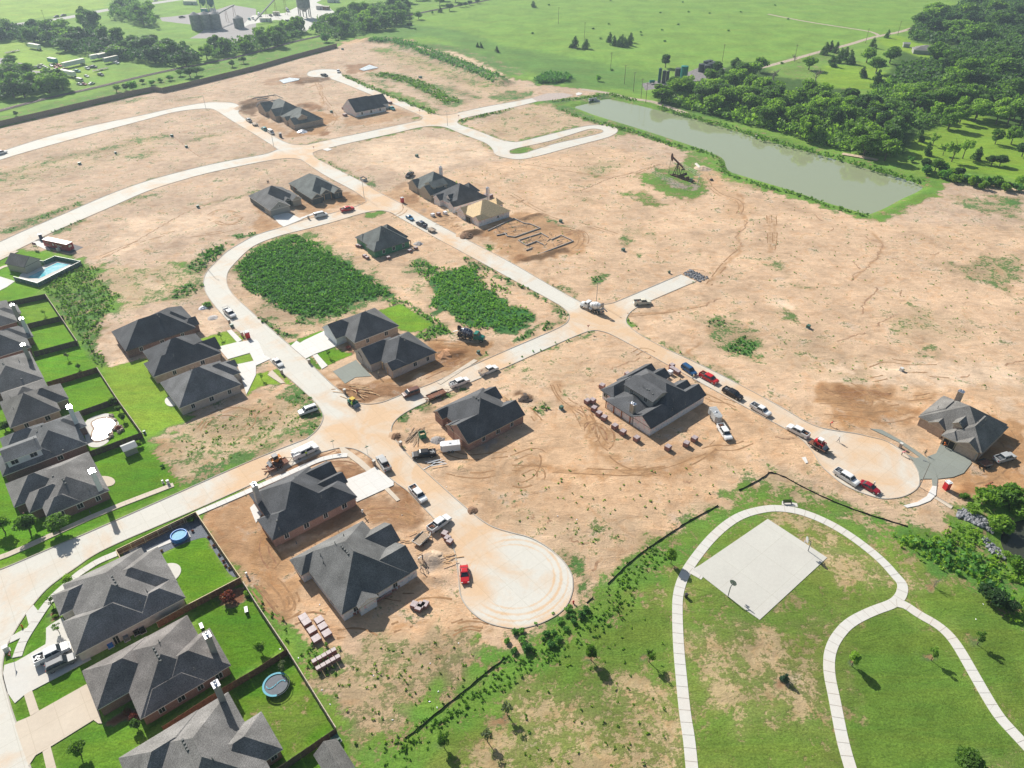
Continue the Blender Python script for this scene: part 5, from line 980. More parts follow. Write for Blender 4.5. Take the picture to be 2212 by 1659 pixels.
def veh_trailer(kind,col='white',L=5.):
    root=empty({'box':'enclosed_trailer','flat':'flatbed_trailer','util':'utility_trailer','semi':'box_trailer'}[kind],(0,0,0));h=L/2
    if kind=='box':
        m=MB();m.loft([(-h,.45,2.35,1.02,.98),(h-.5,.45,2.35,1.02,.98),(h,.5,2.25,.55,.5)]);m.build('body',M['paint_'+col],root)
        m=MB();[m.box(-h+.6+i*.75,0,2.37,.06,1.9,.03)for i in range(int(L/.75)-1)];m.box(0,0,2.42,.5,.5,.14);m.build('roof_rib',M['aluminium'],root)
        m=MB();m.box(h+.5,0,.5,1.1,.12,.12);m.cyl((h+.9,0,.1),(h+.9,0,.6),.05);m.build('hitch',M['chassis'],root)
        m=MB();m.box(-h+1.2,-1.04,1.3,.8,.03,1.6);m.build('door',M['aluminium'],root)
        wheels(root,[(-.4,1.02),(-.4,-1.02),(.45,1.02),(.45,-1.02)],.34,.2)
    elif kind in('flat','util'):
        m=MB();m.box(0,0,.72,L,2.1,.1);m.build('deck',M['wood_deck' if col=='white' else 'rust_metal'],root)
        m=MB();[m.box(0,s*1.07,.8,L,.08,.3)for s in(-1,1)];m.box(-h,0,.85,.08,2.1,.35)
        m.cyl((h,.9,.7),(h+1.3,0,.6),.06);m.cyl((h,-.9,.7),(h+1.3,0,.6),.06)
        if kind=='util':[m.box(-h-.5,s*.6,.6,1.3,.45,.07,ry=.5)for s in(-1,1)]
        m.build('frame',M['steel' if col=='white' else 'paint_'+col],root)
        wheels(root,[(-.5,1.15),(-.5,-1.15),(.4,1.15),(.4,-1.15)],.34,.2)
        m=MB();[m.box(-.05,s*1.15,.95,1.9,.3,.06)for s in(-1,1)];m.build('fender',M['chassis'],root)
    else:
        m=MB();m.box(0,0,2.6,L,2.55,2.75);m.build('box',M['paint_'+col],root)
        m=MB();m.box(0,0,3.99,L+.04,2.5,.03);m.build('roof_panel',M['paint_cream'],root)
        m=MB();m.box(0,0,1.1,L,.9,.2);m.box(h-2.5,.8,.6,.12,.12,1.1);m.box(h-2.5,-.8,.6,.12,.12,1.1);m.build('frame',M['chassis'],root)
        wheels(root,[(-h+x,s*1.05)for x in(1.2,2.4)for s in(-1,1)],.5,.4)
    return root
def veh_mixer(cab,drum,L=9.,text=None):
    root=empty('concrete_mixer_truck',(0,0,0));C_=M['paint_'+cab];D_=M['paint_'+drum]
    m=MB();m.box(-.3,0,.95,8.2,.9,.28);m.box(-3.6,0,1.1,.8,1.2,1.6);m.build('chassis',M['chassis' if cab!='white' else 'steel'],root)
    m=MB();m.loft([(2.9,.75,1.95,1.0,.8),(3.2,.7,1.9,1.02,.75),(4.35,.7,1.7,.85,.6),(4.5,.75,1.5,.75,.55)]);m.loft([(1.35,.8,2.75,1.15,1.08),(2.5,.8,2.8,1.15,1.05),(2.95,.8,2.0,1.12,1.05)]);cb=m.build('cab',C_,root)
    m=MB();m.box(2.74,0,2.38,.05,1.8,.62,ry=-.5);m.box(2.05,1.12,2.25,.75,.05,.6);m.box(2.05,-1.12,2.25,.75,.05,.6);m.box(1.33,0,2.3,.05,1.4,.45);m.build('windows',M['dark_glass'],cb)
    m=MB();[m.box(3.8,s*1.02,1.05,1.4,.36,.1)for s in(-1,1)];m.build('fender',C_,root)
    # drum (tilted body of revolution)
    m=MB();ax=Vector((-1,0,.26)).normalized();p0=Vector((.95,0,1.75));prof=[(0,.25),(.15,.75),(1.0,1.12),(2.3,1.25),(3.3,1.02),(4.1,.62),(4.35,.5)]
    for(a,ra),(b_,rb_)in zip(prof,prof[1:]):m.cyl(p0+ax*a,p0+ax*b_,ra,rb_,18,cap=False)
    m.cyl(p0,p0+ax*.02,.25,.25,18);m.cyl(p0+ax*4.33,p0+ax*4.35,.5,.1,18);dr=m.build('drum',D_,root,smooth=True)
    m=MB();m.cyl(p0+ax*1.62,p0+ax*1.8,1.262,1.268,18,cap=False);m.cyl(p0+ax*3.3,p0+ax*3.42,1.03,.98,18);m.build('drum_band',M['steel'],dr)
    if text:
        cu=bpy.data.curves.new('lettering','FONT');cu.body=text;cu.size=.85;cu.extrude=.01;cu.align_x='CENTER';cu.align_y='CENTER'
        t=bpy.data.objects.new('tmp',cu);COL.objects.link(t);bpy.context.view_layer.update();me2=bpy.data.meshes.new_from_object(t.evaluated_get(bpy.context.evaluated_depsgraph_get()));bpy.data.objects.remove(t)
        o=bpy.data.objects.new('lettering',me2);me2.materials.clear();me2.materials.append(M['paint_white']);COL.objects.link(o);o.parent=dr;o.matrix_local=Matrix.Translation((-1.05,-1.02,3.02))@Matrix.Rotation(R(55),4,'X')@Matrix.Rotation(R(180-9),4,'Z')
    m=MB();m.cyl((-3.5,0,3.7),(-4.0,0,2.6),.7,.3,10,cap=False);m.build('hopper',M['chassis' if cab!='white' else 'steel'],root)
    m=MB();m.box(-4.6,0,2.1,2.4,.45,.12,ry=-.45);m.build('chute',M['steel'],root)
    m=MB();[m.cyl((-3.2,s*.6,1.1),(-3.3,s*.6,3.2),.07)for s in(-1,1)];m.build('drum_stand',M['steel'],root)
    m=MB();m.cyl((1.2,-.9,1.2),(1.2,-.9,3.2),.1);m.build('exhaust_stack',M['metal_bright'],root)
    m=MB();m.cyl((.6,1.05,1.1),(-.6,1.05,1.1),.32);m.build('water_tank',M['aluminium'],root)
    wheels(root,[(3.75,.95),(3.75,-.95)]+[(x,s*.95)for x in(.2,-1.6,-2.75)for s in(-1,1)],.52,.38)
    lights(root,4.5,-4.0,.65,1.2,1.1)
    return root
def veh_skid(col,accent='grey'):
    root=empty('skid_steer_loader',(0,0,0));P=M['paint_'+col]
    m=MB();m.loft([(-1.3,.4,1.35,.7,.62),(-.6,.35,1.45,.75,.65),(.7,.35,.9,.75,.7),(1.,.4,.7,.6,.6)]);m.build('body',P,root)
    m=MB();m.box(.05,0,1.6,1.1,1.1,.9);c=m.build('cab',M['dark_glass'],root);m=MB();m.box(.05,0,2.08,1.3,1.25,.08)
    for x in(-.5,.6):
        for s in(-1,1):m.cyl((x,s*.56,1.1),(x,s*.56,2.08),.05,n=5)
    m.build('cab_frame',M['paint_'+accent],c)
    m=MB();[m.box(.1,s*.82,1.15,2.5,.12,.2,ry=.12)for s in(-1,1)];[m.box(1.25,s*.82,.7,.16,.12,.9)for s in(-1,1)];m.build('lift_arm',P,root)
    m=MB();m.loft([(1.3,.1,.8,.95,.95),(1.5,.05,.5,.95,.95),(2.1,.05,.12,.95,.95)]);m.build('bucket',M['steel'],root)
    wheels(root,[(x,s*.8)for x in(-.75,.65)for s in(-1,1)],.42,.32);return root
VC={}
def heading(tile,X,Y,dx,dy):
    a=G(tile,X,Y);b=G(tile,X+dx,Y+dy);return math.atan2(b[1]-a[1],b[0]-a[0])
def veh(key,maker,tile,X,Y,d,label,cat,z=.03,group=None,rz=None):
    """place a vehicle: centre reading, heading given as a reading vector"""
    if key in VC:o=copy_tree(VC[key])
    else:o=maker();VC[key]=o
    p=G(tile,X,Y)if tile else(X,Y);o.location=(p[0],p[1],z)
    o.rotation_euler=(0,0,heading(tile,X,Y,*d)if rz is None else rz)
    if 'group' in o:del o['group']
    tag(o,label,cat,group);return o
# ================================================================ TREES
LEAF={'mid':leafmat('leaf_mid',(.065,.14,.03),(.125,.24,.045),(.21,.35,.065)),'light':leafmat('leaf_light',(.09,.18,.03),(.17,.30,.05),(.27,.42,.075)),
        'dark':leafmat('leaf_dark',(.032,.078,.025),(.06,.13,.038),(.11,.20,.055)),'blue':leafmat('leaf_blue',(.03,.075,.055),(.06,.13,.095),(.12,.2,.14)),'weed':leafmat('leaf_weed',(.06,.17,.045),(.105,.26,.055),(.18,.36,.075)),
        'weedl':leafmat('leaf_weed_light',(.08,.18,.025),(.15,.28,.035),(.24,.38,.05)),'grey':leafmat('leaf_grey',(.09,.12,.08),(.16,.2,.13),(.25,.29,.17)),'redl':leafmat('leaf_red',(.14,.03,.03),(.24,.06,.05),(.2,.14,.05))}
mat('bark',(.12,.09,.065),.9,0,.3,3.,.3);mat('bark_grey',(.26,.23,.20),.9,0,.25,3.,.3)
def quads(cen,size,n,rng,up=.35):
    """n leaf quads around given centres/normals -> arrays"""
    nr=rng.normal(size=(n,3));nr[:,2]+=up;nr/=np.linalg.norm(nr,axis=1)[:,None]
    t=rng.normal(size=(n,3));a=np.cross(nr,t);a/=np.linalg.norm(a,axis=1)[:,None];b=np.cross(nr,a)
    s=size*rng.uniform(.6,1.35,(n,1));a*=s;b*=s*rng.uniform(.5,1.,(n,1))
    return np.stack([cen-a-b,cen+a-b,cen+a+b,cen-a+b],1).reshape(-1,3)
def quadmesh(name,V,m):
    n=len(V)//4;me=bpy.data.meshes.new(name);me.vertices.add(n*4);me.vertices.foreach_set('co',V.ravel());me.loops.add(n*4);me.loops.foreach_set('vertex_index',np.arange(n*4));me.polygons.add(n)
    me.polygons.foreach_set('loop_start',np.arange(n)*4);me.polygons.foreach_set('loop_total',np.full(n,4));me.update(calc_edges=True);me.materials.append(m);return me
def crown(kind,seed,leaf,n=1500,size=.075):
    """unit crown: radius 1, z 0..2 (scaled by the caller)"""
    rng=np.random.default_rng(seed);C=[]
    if kind=='broad':K=16;cs=rng.normal(size=(K,3));cs/=np.linalg.norm(cs,axis=1)[:,None];cs*=rng.uniform(.35,.72,(K,1));cs[:,2]=cs[:,2]*.85+1.02;rs=rng.uniform(.26,.42,K)
    elif kind=='tall':K=18;z=rng.uniform(.2,1.75,K);a=rng.uniform(0,6.3,K);r=.58*np.sqrt(np.clip(1-((z-.85)/1.05)**2,.1,1));cs=np.stack([r*np.cos(a),r*np.sin(a),z],1);rs=rng.uniform(.24,.38,K)
    elif kind=='cone':K=20;z=np.linspace(.1,1.85,K);a=rng.uniform(0,6.3,K);r=.62*(1-z/2.05);cs=np.stack([r*np.cos(a),r*np.sin(a),z],1);rs=.40*(1-z/2.4)+.06
    else:K=11;a=rng.uniform(0,6.3,K);r=rng.uniform(.2,.75,K);cs=np.stack([r*np.cos(a),r*np.sin(a),rng.uniform(.5,1.6,K)],1);rs=rng.uniform(.18,.32,K)
    w_=rs**2/np.sum(rs**2);idx=rng.choice(K,n,p=w_);d=rng.normal(size=(n,3));d/=np.linalg.norm(d,axis=1)[:,None]
    rad=rs[idx]*rng.uniform(.72,1.16,n);P=cs[idx]+d*rad[:,None]*np.array([1,1,.8]);P[:,2]=np.maximum(P[:,2],.04)
    return quadmesh('crown',quads(P,size,n,rng),leaf)
def trunkmesh(seed,m,bare=False,lean=.06):
    rn=random.Random(seed);mb=MB();top=Vector((rn.uniform(-lean,lean),rn.uniform(-lean,lean),1.1 if not bare else.9))
    mb.cyl((0,0,-.02),top*.5,.075,.05,7);mb.cyl(top*.5,top,.05,.03,6)
    for i in range(7 if not bare else 13):
        a=rn.uniform(0,6.3);z=rn.uniform(.35,1.);p=top*z;q=p+Vector((math.cos(a),math.sin(a),rn.uniform(.6,1.3)))*rn.uniform(.3,.62);mb.cyl(p,q,.03,.012,5)
        if bare:
            for _ in range(4):r_=q+Vector((rn.uniform(-1,1),rn.uniform(-1,1),rn.uniform(.3,1)))*.3;mb.cyl(p.lerp(q,rn.uniform(.4,1)),r_,.012,.004,4)
    return mb.mesh('trunk',m)
TR={}
SPEC={'oak':('broad','mid',1700,.07),'oakl':('broad','light',1700,.07),'oakd':('broad','dark',1700,.075),'elm':('tall','mid',1700,.07),'elml':('tall','light',1700,.07),'cedar':('cone','dark',1500,.06),'spruce':('cone','blue',1300,.07),'sparse':('open','mid',420,.075),'sparsel':('open','light',520,.08),'bush':('broad','weedl',900,.09),'bushd':('broad','weed',900,.09),'redbush':('broad','redl',700,.09),'greyt':('open','grey',500,.07)}
def tree(kind,p,r,h,label,cat='tree',group=None,name=None,z=0.):
    """r crown radius, h total height"""
    var=random.randrange(4);key=(kind,var)
    if key not in TR:
        if kind=='dead':TR[key]=(None,trunkmesh(var+40,M['bark_grey'],True))
        else:
            k,lf,n,s=SPEC[kind];TR[key]=(crown(k,hash(kind)%1000+var if False else sum(map(ord,kind))*7+var,LEAF[lf],n,s),trunkmesh(var,M['bark']))
    cm,tm=TR[key];nm=name or{'cedar':'cedar_tree','spruce':'spruce_tree','dead':'bare_tree','bush':'shrub','bushd':'shrub','redbush':'shrub'}.get(kind,'tree')
    root=empty(nm,(p[0],p[1],z),random.uniform(0,6.3),label,cat,group)
    shrub=kind in('bush','bushd','redbush');base=0.if(shrub or SPEC.get(kind,('',))[0]=='cone')else h*(.22 if kind not in('sparse','sparsel','greyt')else.3)
    t=bpy.data.objects.new('trunk',tm);COL.objects.link(t);t.parent=root;t.scale=(r*1.0,r*1.0,h*.5 if not cm else max(.3,(base+(h-base)*.55)/1.1))
    if kind=='dead':t.scale=(r*1.4,r*1.4,h*.65)
    if shrub:t.scale=(r*.5,r*.5,h*.5)
    if cm:
        c=bpy.data.objects.new('crown',cm);COL.objects.link(c);c.parent=root;c.location=(0,0,base-.04*h);c.scale=(r,r,(h-base)*.53)
    return root
def weeds(name,polys,n_per,size,hgt,leaf,seed,label,lumps=.0,cat_kind='stuff'):
    """ground cover: scattered tufts of leaf faces, one object"""
    rng=np.random.default_rng(seed);out=[]
    for poly,dens in polys:
        P=np.array(poly);lo,hi=P.min(0),P.max(0);A=(hi-lo).prod();k=int(A*dens)
        if k<1:continue
        q=rng.uniform(lo,hi,(k,2));q=q[inside(poly,q[:,0],q[:,1])]
        # clump
        f=np.sin(q[:,0]*.55+1.3*np.sin(q[:,1]*.4))*np.sin(q[:,1]*.6+1.7*np.sin(q[:,0]*.33));q=q[rng.uniform(-1.1,1.,len(q))<f+.55];ed_=dist(poly,q[:,0],q[:,1]);q=q[rng.uniform(0,1,len(q))<np.clip(.22+ed_/3.2,0,1)]
        m=len(q);hh=hgt*rng.uniform(.45,1.15,m)
        c=np.repeat(np.concatenate([q,np.zeros((m,1))],1),n_per,0);j=rng.normal(size=c.shape)*np.array([.35,.35,0])*size*2.2;c+=j;c[:,2]=np.repeat(hh,n_per)*rng.uniform(.15,1.,m*n_per)
        out.append(quads(c,size,len(c),rng,.5))
    if not out:return
    me=quadmesh(name,np.concatenate(out),LEAF[leaf]);o=bpy.data.objects.new(name,me);COL.objects.link(o);tag(o,label,None,None,'stuff');return o
# ================================================================ PEOPLE
mat('skin',(.36,.2,.13),.6,0,.05);mat('denim',(.06,.08,.13),.9,0,.15)
for n_,c_ in dict(white=(.65,.65,.63),grey=(.2,.2,.2),orange=(.75,.2,.03),lime=(.5,.75,.05),pink=(.6,.2,.22),dark=(.04,.04,.05),red=(.5,.04,.03),khaki=(.4,.33,.2)).items():mat('cloth_'+n_,c_,.9,0,.1)
def person(tile,X,Y,az,pose,shirt,pants,hat,label,z=0.,group=None,p=None):
    """one continuous skinned body; faces coloured by height, hat as child"""
    p=p or G(tile,X,Y);root=empty('person',(p[0],p[1],z),az,label,'person',group)
    st=.32 if pose=='walk' else.08;bend={'stand':0,'walk':.04,'bend':.75,'arms':0}[pose]
    hipz=.92;sh_=Vector((math.sin(bend)*.5,0,hipz+math.cos(bend)*.5));nk=sh_+Vector((math.sin(bend)*.12,0,math.cos(bend)*.12));hd=nk+Vector((math.sin(bend)*.2,0,math.cos(bend)*.2))
    V=[((0,0,hipz),.14),(((sh_.x)*.5,0,(hipz+sh_.z)/2),.135),(sh_,.15),(nk,.06),(hd-Vector((0,0,.06)),.085),(hd,.1)]
    Ed=[(0,1),(1,2),(2,3),(3,4),(4,5)]
    for s in(-1,1):
        o=len(V);V+=[((0,s*.1,hipz-.08),.095),((s*st*.5+.03,s*.11,.5),.065),((s*st,s*.12,.08),.045),((s*st+.16,s*.13,.04),.04)];Ed+=[(0,o),(o,o+1),(o+1,o+2),(o+2,o+3)]
        o=len(V)
        if pose=='arms':e,h=sh_+Vector((.1,s*.45,.02)),sh_+Vector((.2,s*.66,.1))
        elif pose=='bend':e,h=sh_+Vector((.12,s*.2,-.26)),sh_+Vector((.22,s*.1,-.5))
        else:e,h=sh_+Vector((-.05-s*st*.3,s*.24,-.28)),sh_+Vector((.12-s*st*.5,s*.24,-.5))
        V+=[(sh_+Vector((0,s*.19,-.02)),.06),(e,.045),(h,.035),(h+(h-e).normalized()*.09,.03)];Ed+=[(2,o),(o,o+1),(o+1,o+2),(o+2,o+3)]
    me=bpy.data.meshes.new('body');me.from_pydata([tuple(v[0])for v in V],Ed,[]);o=bpy.data.objects.new('body',me);COL.objects.link(o)
    sk_=o.modifiers.new('s','SKIN');o.modifiers.new('d','SUBSURF').levels=1
    for i,(c,r)in enumerate(V):me.skin_vertices[0].data[i].radius=(r,r)
    me.skin_vertices[0].data[0].use_root=True
    bpy.context.view_layer.update();m2=bpy.data.meshes.new_from_object(o.evaluated_get(bpy.context.evaluated_depsgraph_get()));bpy.data.objects.remove(o)
    m2.materials.clear();[m2.materials.append(M[k])for k in('skin','cloth_'+shirt,pants,'chassis')]
    for f in m2.polygons:
        c=f.center;along=(c-Vector((0,0,hipz))).dot((sh_-Vector((0,0,hipz))).normalized())
        if c.z<.1:k=3
        elif c.z<hipz+.02 and c.x<.3 and abs(c.y)<.2:k=2
        elif along<.56 and abs(c.y)<.36 and not(pose!='arms' and abs(c.y)>.2 and along<.12):k=1
        else:k=0
        f.material_index=k
    b=bpy.data.objects.new('body',m2);m2.name='body';COL.objects.link(b);b.parent=root
    if hat:
        m=MB();m.cyl(hd+Vector((0,0,.02)),hd+Vector((0,0,.13)),.125,.08,10);m.cyl(hd+Vector((0,0,.01)),hd+Vector((0,0,.035)),.2,.19,12);m.build('hat',M['cloth_'+hat],root)
    else:m=MB();m.blob(hd+Vector((-.015,0,.03)),.108,1,3,.05);m.build('hair',M['cloth_dark'],root)
    return root
# ================================================================ PROPS
mat('brick_pack',(.30,.15,.13),.9,0,.3,6.);mat('plastic_film',(.40,.33,.33),.45,0,.15,2.);mat('film_white',(.8,.8,.82),.3,0,.06,1.)
def pallet(p,az,label,group,kind='brick',s=1.15,h=1.05,z=0.):
    root=empty('brick_pallet' if kind=='brick' else 'wrapped_pallet',(p[0],p[1],z),az,label,'pallet',group)
    m=MB()
    if kind=='brick':
        n=5
        for k in range(n):
            m.box(0,0,.2+(k+.5)*(h-.2)/n,s-.03*(k%2),s*.92-.02*(k%2),(h-.2)/n-.012)
        m.build('bricks',M['brick_pack'],root);t=MB();t.box(0,0,h+.02,s*.96,s*.88,.05);t.build('wrapping',M['plastic_film'],root)
    else:m.box(0,0,.2+(h-.2)/2,s,s,h-.2,taper=.93);m.build('bricks' if kind=='brick' else 'wrapped_goods',M['film_white'],root)
    b=MB();[b.box(0,y,.05,s,.12,.1)for y in(-s*.4,0,s*.4)];[b.box(x,0,.13,.14,s,.03)for x in(-s*.4,-s*.13,s*.13,s*.4)];b.build('pallet_base',M['wood_deck'],root)
    return root
def porta(p,az,col,label):
    root=empty('portable_toilet',(p[0],p[1],0),az,label,'portable toilet');m=MB();m.box(0,0,1.1,1.15,1.15,2.1);m.build('cabin',M['paint_'+col],root)
    m=MB();m.box(0,0,2.2,1.25,1.25,.14);m.box(0,0,2.31,.9,.9,.1,taper=.7);m.cyl((-.4,.4,2.2),(-.4,.4,2.6),.06);m.build('roof',M['paint_white'],root)
    m=MB();m.box(.59,0,1.1,.04,.75,1.85);m.build('door',M['paint_'+col],root);return root
mat('pole_metal',(.30,.31,.31),.5,.3,.05);mat('wood_pole',(.19,.14,.10),.9,0,.2)
def lamp(p,az,label,h=7.5,group='street lamps'):
    root=empty('street_lamp',(p[0],p[1],0),az,label,'street lamp',group);m=MB();m.cyl((0,0,0),(0,0,h),.11,.07,8);m.build('pole',M['pole_metal'],root)
    m=MB();m.cyl((0,0,h-.1),(.9,0,h+.1),.05,n=6);m.build('arm',M['pole_metal'],root);m=MB();m.box(1.15,0,h+.1,.7,.28,.12);m.build('lamp_head',M['paint_grey'],root);return root
def upole(p,az,label,h=10.,lean=0.,group='wooden utility poles'):
    root=empty('utility_pole',(p[0],p[1],0),az,label,'utility pole',group);root.rotation_euler=(lean,0,az);m=MB();m.cyl((0,0,-.2),(0,0,h),.17,.11,8);m.build('pole',M['wood_pole'],root)
    m=MB();m.box(0,0,h-.7,2.2,.12,.14);m.build('crossarm',M['wood_pole'],root)
    for x in(-.95,0,.95):m=MB();m.cyl((x,0,h-.62),(x,0,h-.4),.05,n=6);m.build('insulator',M['pipe'],root)
    return root
def signpost(p,az,label,shape='yield',z=0):
    root=empty('road_sign',(p[0],p[1],z),az,label,'sign');m=MB();m.cyl((0,0,0),(0,0,2.3),.035,n=6);m.build('post',M['pole_metal'],root)
    m=MB()
    if shape=='yield':
        for(w_,x,mm)in((.48,.04,0),):m.add([(x,-w_,2.5),(x,w_,2.5),(x,0,1.7),(x+.02,-w_,2.5),(x+.02,w_,2.5),(x+.02,0,1.7)],[(0,1,2),(5,4,3),(0,3,4,1),(1,4,5,2),(2,5,3,0)])
        m.build('sign_plate',M['paint_red'],root);m=MB();m.add([(.064,-.27,2.42),(.064,.27,2.42),(.064,0,1.97)],[(0,1,2)]);m.build('sign_face',M['paint_white'],root)
    else:
        m.box(0,0,2.4,.05,.9,.22);m.box(0,0,2.65,.9,.05,.22);m.build('sign_plate',M['paint_green'],root)
    return root
def fence(name,p3,label,m,h=1.83,board=.14,group=None,cap=None,th=.06,posts=True,cat='fence'):
    """vertical board fence along a polyline"""
    cx=sum(q[0]for q in p3)/len(p3);cy=sum(q[1]for q in p3)/len(p3);root=empty(name,(cx,cy,0),0,label,cat,group);mb=MB();pm=MB();cm_=MB();rn=random.Random(3)
    for a,b in zip(p3,p3[1:]):
        d=Vector((b[0]-a[0],b[1]-a[1]));L_=d.length;az=math.atan2(d.y,d.x);n=max(1,int(L_/(board*6)));nx_,ny_=-math.sin(az),math.cos(az)
        for i in range(n): # panels of a few boards with tiny height differences
            t=(i+.5)/n;hh=h*(1+rn.uniform(-.012,.012));off=rn.uniform(-.008,.008);mb.box(a[0]-cx+d.x*t+nx_*off,a[1]-cy+d.y*t+ny_*off,hh/2,L_/n*.985,th*.5,hh,az)
        k=max(1,int(L_/2.5))
        for i in range(k+1):t=i/k;pm.box(a[0]-cx+d.x*t-nx_*th,a[1]-cy+d.y*t-ny_*th,h*.5+.03,.1,.1,h+.06,az)
        for z in(.4,h*.8):pm.box(a[0]-cx+d.x*.5-nx_*th,a[1]-cy+d.y*.5-ny_*th,z,L_,.05,.09,az)
        if cap:cm_.box(a[0]-cx+d.x*.5,a[1]-cy+d.y*.5,h+.03,L_,.14,.04,az)
    mb.build('boards',m,root);pm.build('posts',cap or m,root)
    if cap:cm_.build('cap_rail',cap,root)
    return root
mat('fence_brown',(.20,.10,.055),.9,0,.3,3.);mat('fence_dark',(.10,.075,.06),.9,0,.3,3.);mat('fence_grey',(.26,.21,.17),.9,0,.25,3.);mat('fence_pale',(.50,.42,.32),.9,0,.2,3.);mat('fence_cap',(.60,.48,.30),.8,0,.15,3.);mat('silt_cloth',(.015,.015,.015),.9,0,.2,3.);mat('screen_green',(.05,.15,.12),.8,0,.15,1.)
def silt(s,label,h=.4):
    p=chaikin(pts(s),1);cx=sum(q[0]for q in p)/len(p);cy=sum(q[1]for q in p)/len(p);root=empty('silt_fence',(cx,cy,0),0,label,'silt fence',None);q=[]
    for a,b in zip(p,p[1:]):
        n=max(1,int(math.dist(a,b)/.9))
        for i in range(n):t=i/n;q.append((a[0]+(b[0]-a[0])*t-cx+random.uniform(-.08,.08),a[1]+(b[1]-a[1])*t-cy+random.uniform(-.08,.08)))
    mb=MB();ribbon(mb,q,.05,0,h);
    for i,v in enumerate(mb.v):
        if v[2]>.3:mb.v[i]=(v[0],v[1],h*(.72+.28*math.sin(i*.7)*math.sin(i*.23+1)))
    for a in q[::3]:mb.box(a[0],a[1],h*.6,.06,.09,h*1.3)
    mb.build('fabric',M['silt_cloth'],root);return root
def pile(name,p,r,h,m,label,cat='pile',seed=1,kind=None):
    mb=MB();rn=random.Random(seed);n=16;rings=5;vs=[(0,0,h)];fs=[]
    for k in range(1,rings+1):
        for i in range(n):
            a=2*math.pi*i/n;rr=r*k/rings*(1+rn.uniform(-.14,.14));z=h*(1-(k/rings)**1.4)+rn.uniform(-.06,.06)*h;vs.append((rr*math.cos(a),rr*math.sin(a),z if k<rings else-.02))
    fs+=[(0,1+i,1+(i+1)%n)for i in range(n)]
    for k in range(rings-1):fs+=[(1+k*n+i,1+(k+1)*n+i,1+(k+1)*n+(i+1)%n,1+k*n+(i+1)%n)for i in range(n)]
    mb.add(vs,fs);o=mb.build(name,m);o.location=(p[0],p[1],0);tag(o,label,cat,None,kind);return o
# ================================================================ HOUSES IN PLACE
def uvp(p):c,s=math.cos(ANG),math.sin(ANG);return(p[0]*c+p[1]*s,-p[0]*s+p[1]*c)
def U(tile,X,Y,z=0.):return uvp(G(tile,X,Y,z))
def row(tile,pl,z=6.):return[U(tile,x,y,z)for x,y in pl]
AW=auto_wins
house('brick_house','brick house with dark roof and pale chimney beside the new white pavement and driveway',[(27.8,48.1,112.4,120.2,'u','hh'),(29.6,44.5,112.45,128.6,'u','hh'),(38,48.4,121.8,127.6,'u','hg'),(40,48.9,118,122.4,'u','hg'),(29.6,38,119,128.5,'u','hh',2.75,.55)],'brick_red',ROOFB,M['trim_dark'],
      AW(27.8,48.1,112.4,120.2,4,1),chims=[(*U('12',5,945,5.5),8.2,'brick_white')],vents=row('12',[(255,905),(345,815),(370,845),(170,1140)]),pipes=row('12',[(565,970),(190,1215),(315,1235),(310,990)],5),porch=[(48.3,121.6,'lumber_red')])
house('house_under_construction','charcoal roofed wrapped house with brick packs along its wall, above the dry lot',[(29.9,45.3,86.5,105.2,'v','hh',2.75,.72),(28.2,38,99.9,105.3,'u','hh'),(37,47.4,86.6,95.4,'u','hg'),(37,48.6,95.2,101.8,'u','hg'),(33,37.5,85.6,92,'v','gh',2.75,.5)],'house_wrap',shingle('roof_char2',(.15,.152,.15)),M['trim_tan'],
      AW(29.9,45,86.5,105,3,2),vents=row('12',[(735,1385),(745,1400),(765,1420),(785,1440),(795,1455)],8.),pipes=row('12',[(575,1505),(690,1410),(755,1295),(552,1450)],6))
house('brick_house','brick house with black roof beside the black pickup and white trailer',[(80.4,95.6,110.9,127.4,'v','hh'),(78.2,90,110.95,120.4,'u','gh'),(88,96.6,110.92,118.6,'u','hg'),(88,96.8,120.4,126.4,'u','hg'),(78.9,84,123,127.3,'u','gh'),(78.,83,117,120.5,'u','gh',2.9)],'brick_red',ROOFB,M['trim_tan'],
      AW(80,95.6,110.9,127.4,3,1),garages=[('opening_dark','W',78.62,114.6,4.8,2.2,0)],pipes=row('12',[(1940,150)],7),vents=row('12',[(1880,90),(1900,105),(1920,120)],8),porch=[(79.2,123.4,'brick_red'),(79.2,121.3,'brick_red')])
house('house_under_construction','big wrapped house with second storey and open back porch, ringed by brick packs',[(123.3,137,86.35,106,'v','hh',2.75,.66),(117.2,128,86.3,92.9,'u','gh'),(126,139.6,86.4,92.4,'u','hg'),(126,138.9,90,95.6,'u','hg'),(126,139,98.3,103,'u','hg'),(126,138,102.5,106.8,'u','hg'),(117.1,128,92.4,102.4,'v','hh',2.6,.3),(123,130.4,91.2,101.6,'v','gg',5.4,.34),(119.2,131,101.2,106.2,'u','hh')],
      'house_wrap',ROOFB,M['trim_dark'],AW(119.2,137,86.35,106,0,0)+[('W',117.62,88.3,.9,2,.5),('W',117.62,91,.9,2,.5),('W',123.44,94,1.1,1.2,3.9),('W',123.44,98.8,1.1,1.2,3.9),('W',119.6,104.4,1.3,1.1,1.2)],chims=[(118.5,93.9,5.6,'siding_tan')],
      vents=row('22',[(1170,-2),(1190,5),(1222,35)],8),pipes=row('22',[(890,35),(1050,50),(1130,30),(1510,100),(1395,160),(1328,85)],6),porch=[(117.4,v,'lumber_red')for v in(93.5,96.5,99.3,102.1)],wallmats={7:'siding_grey'})
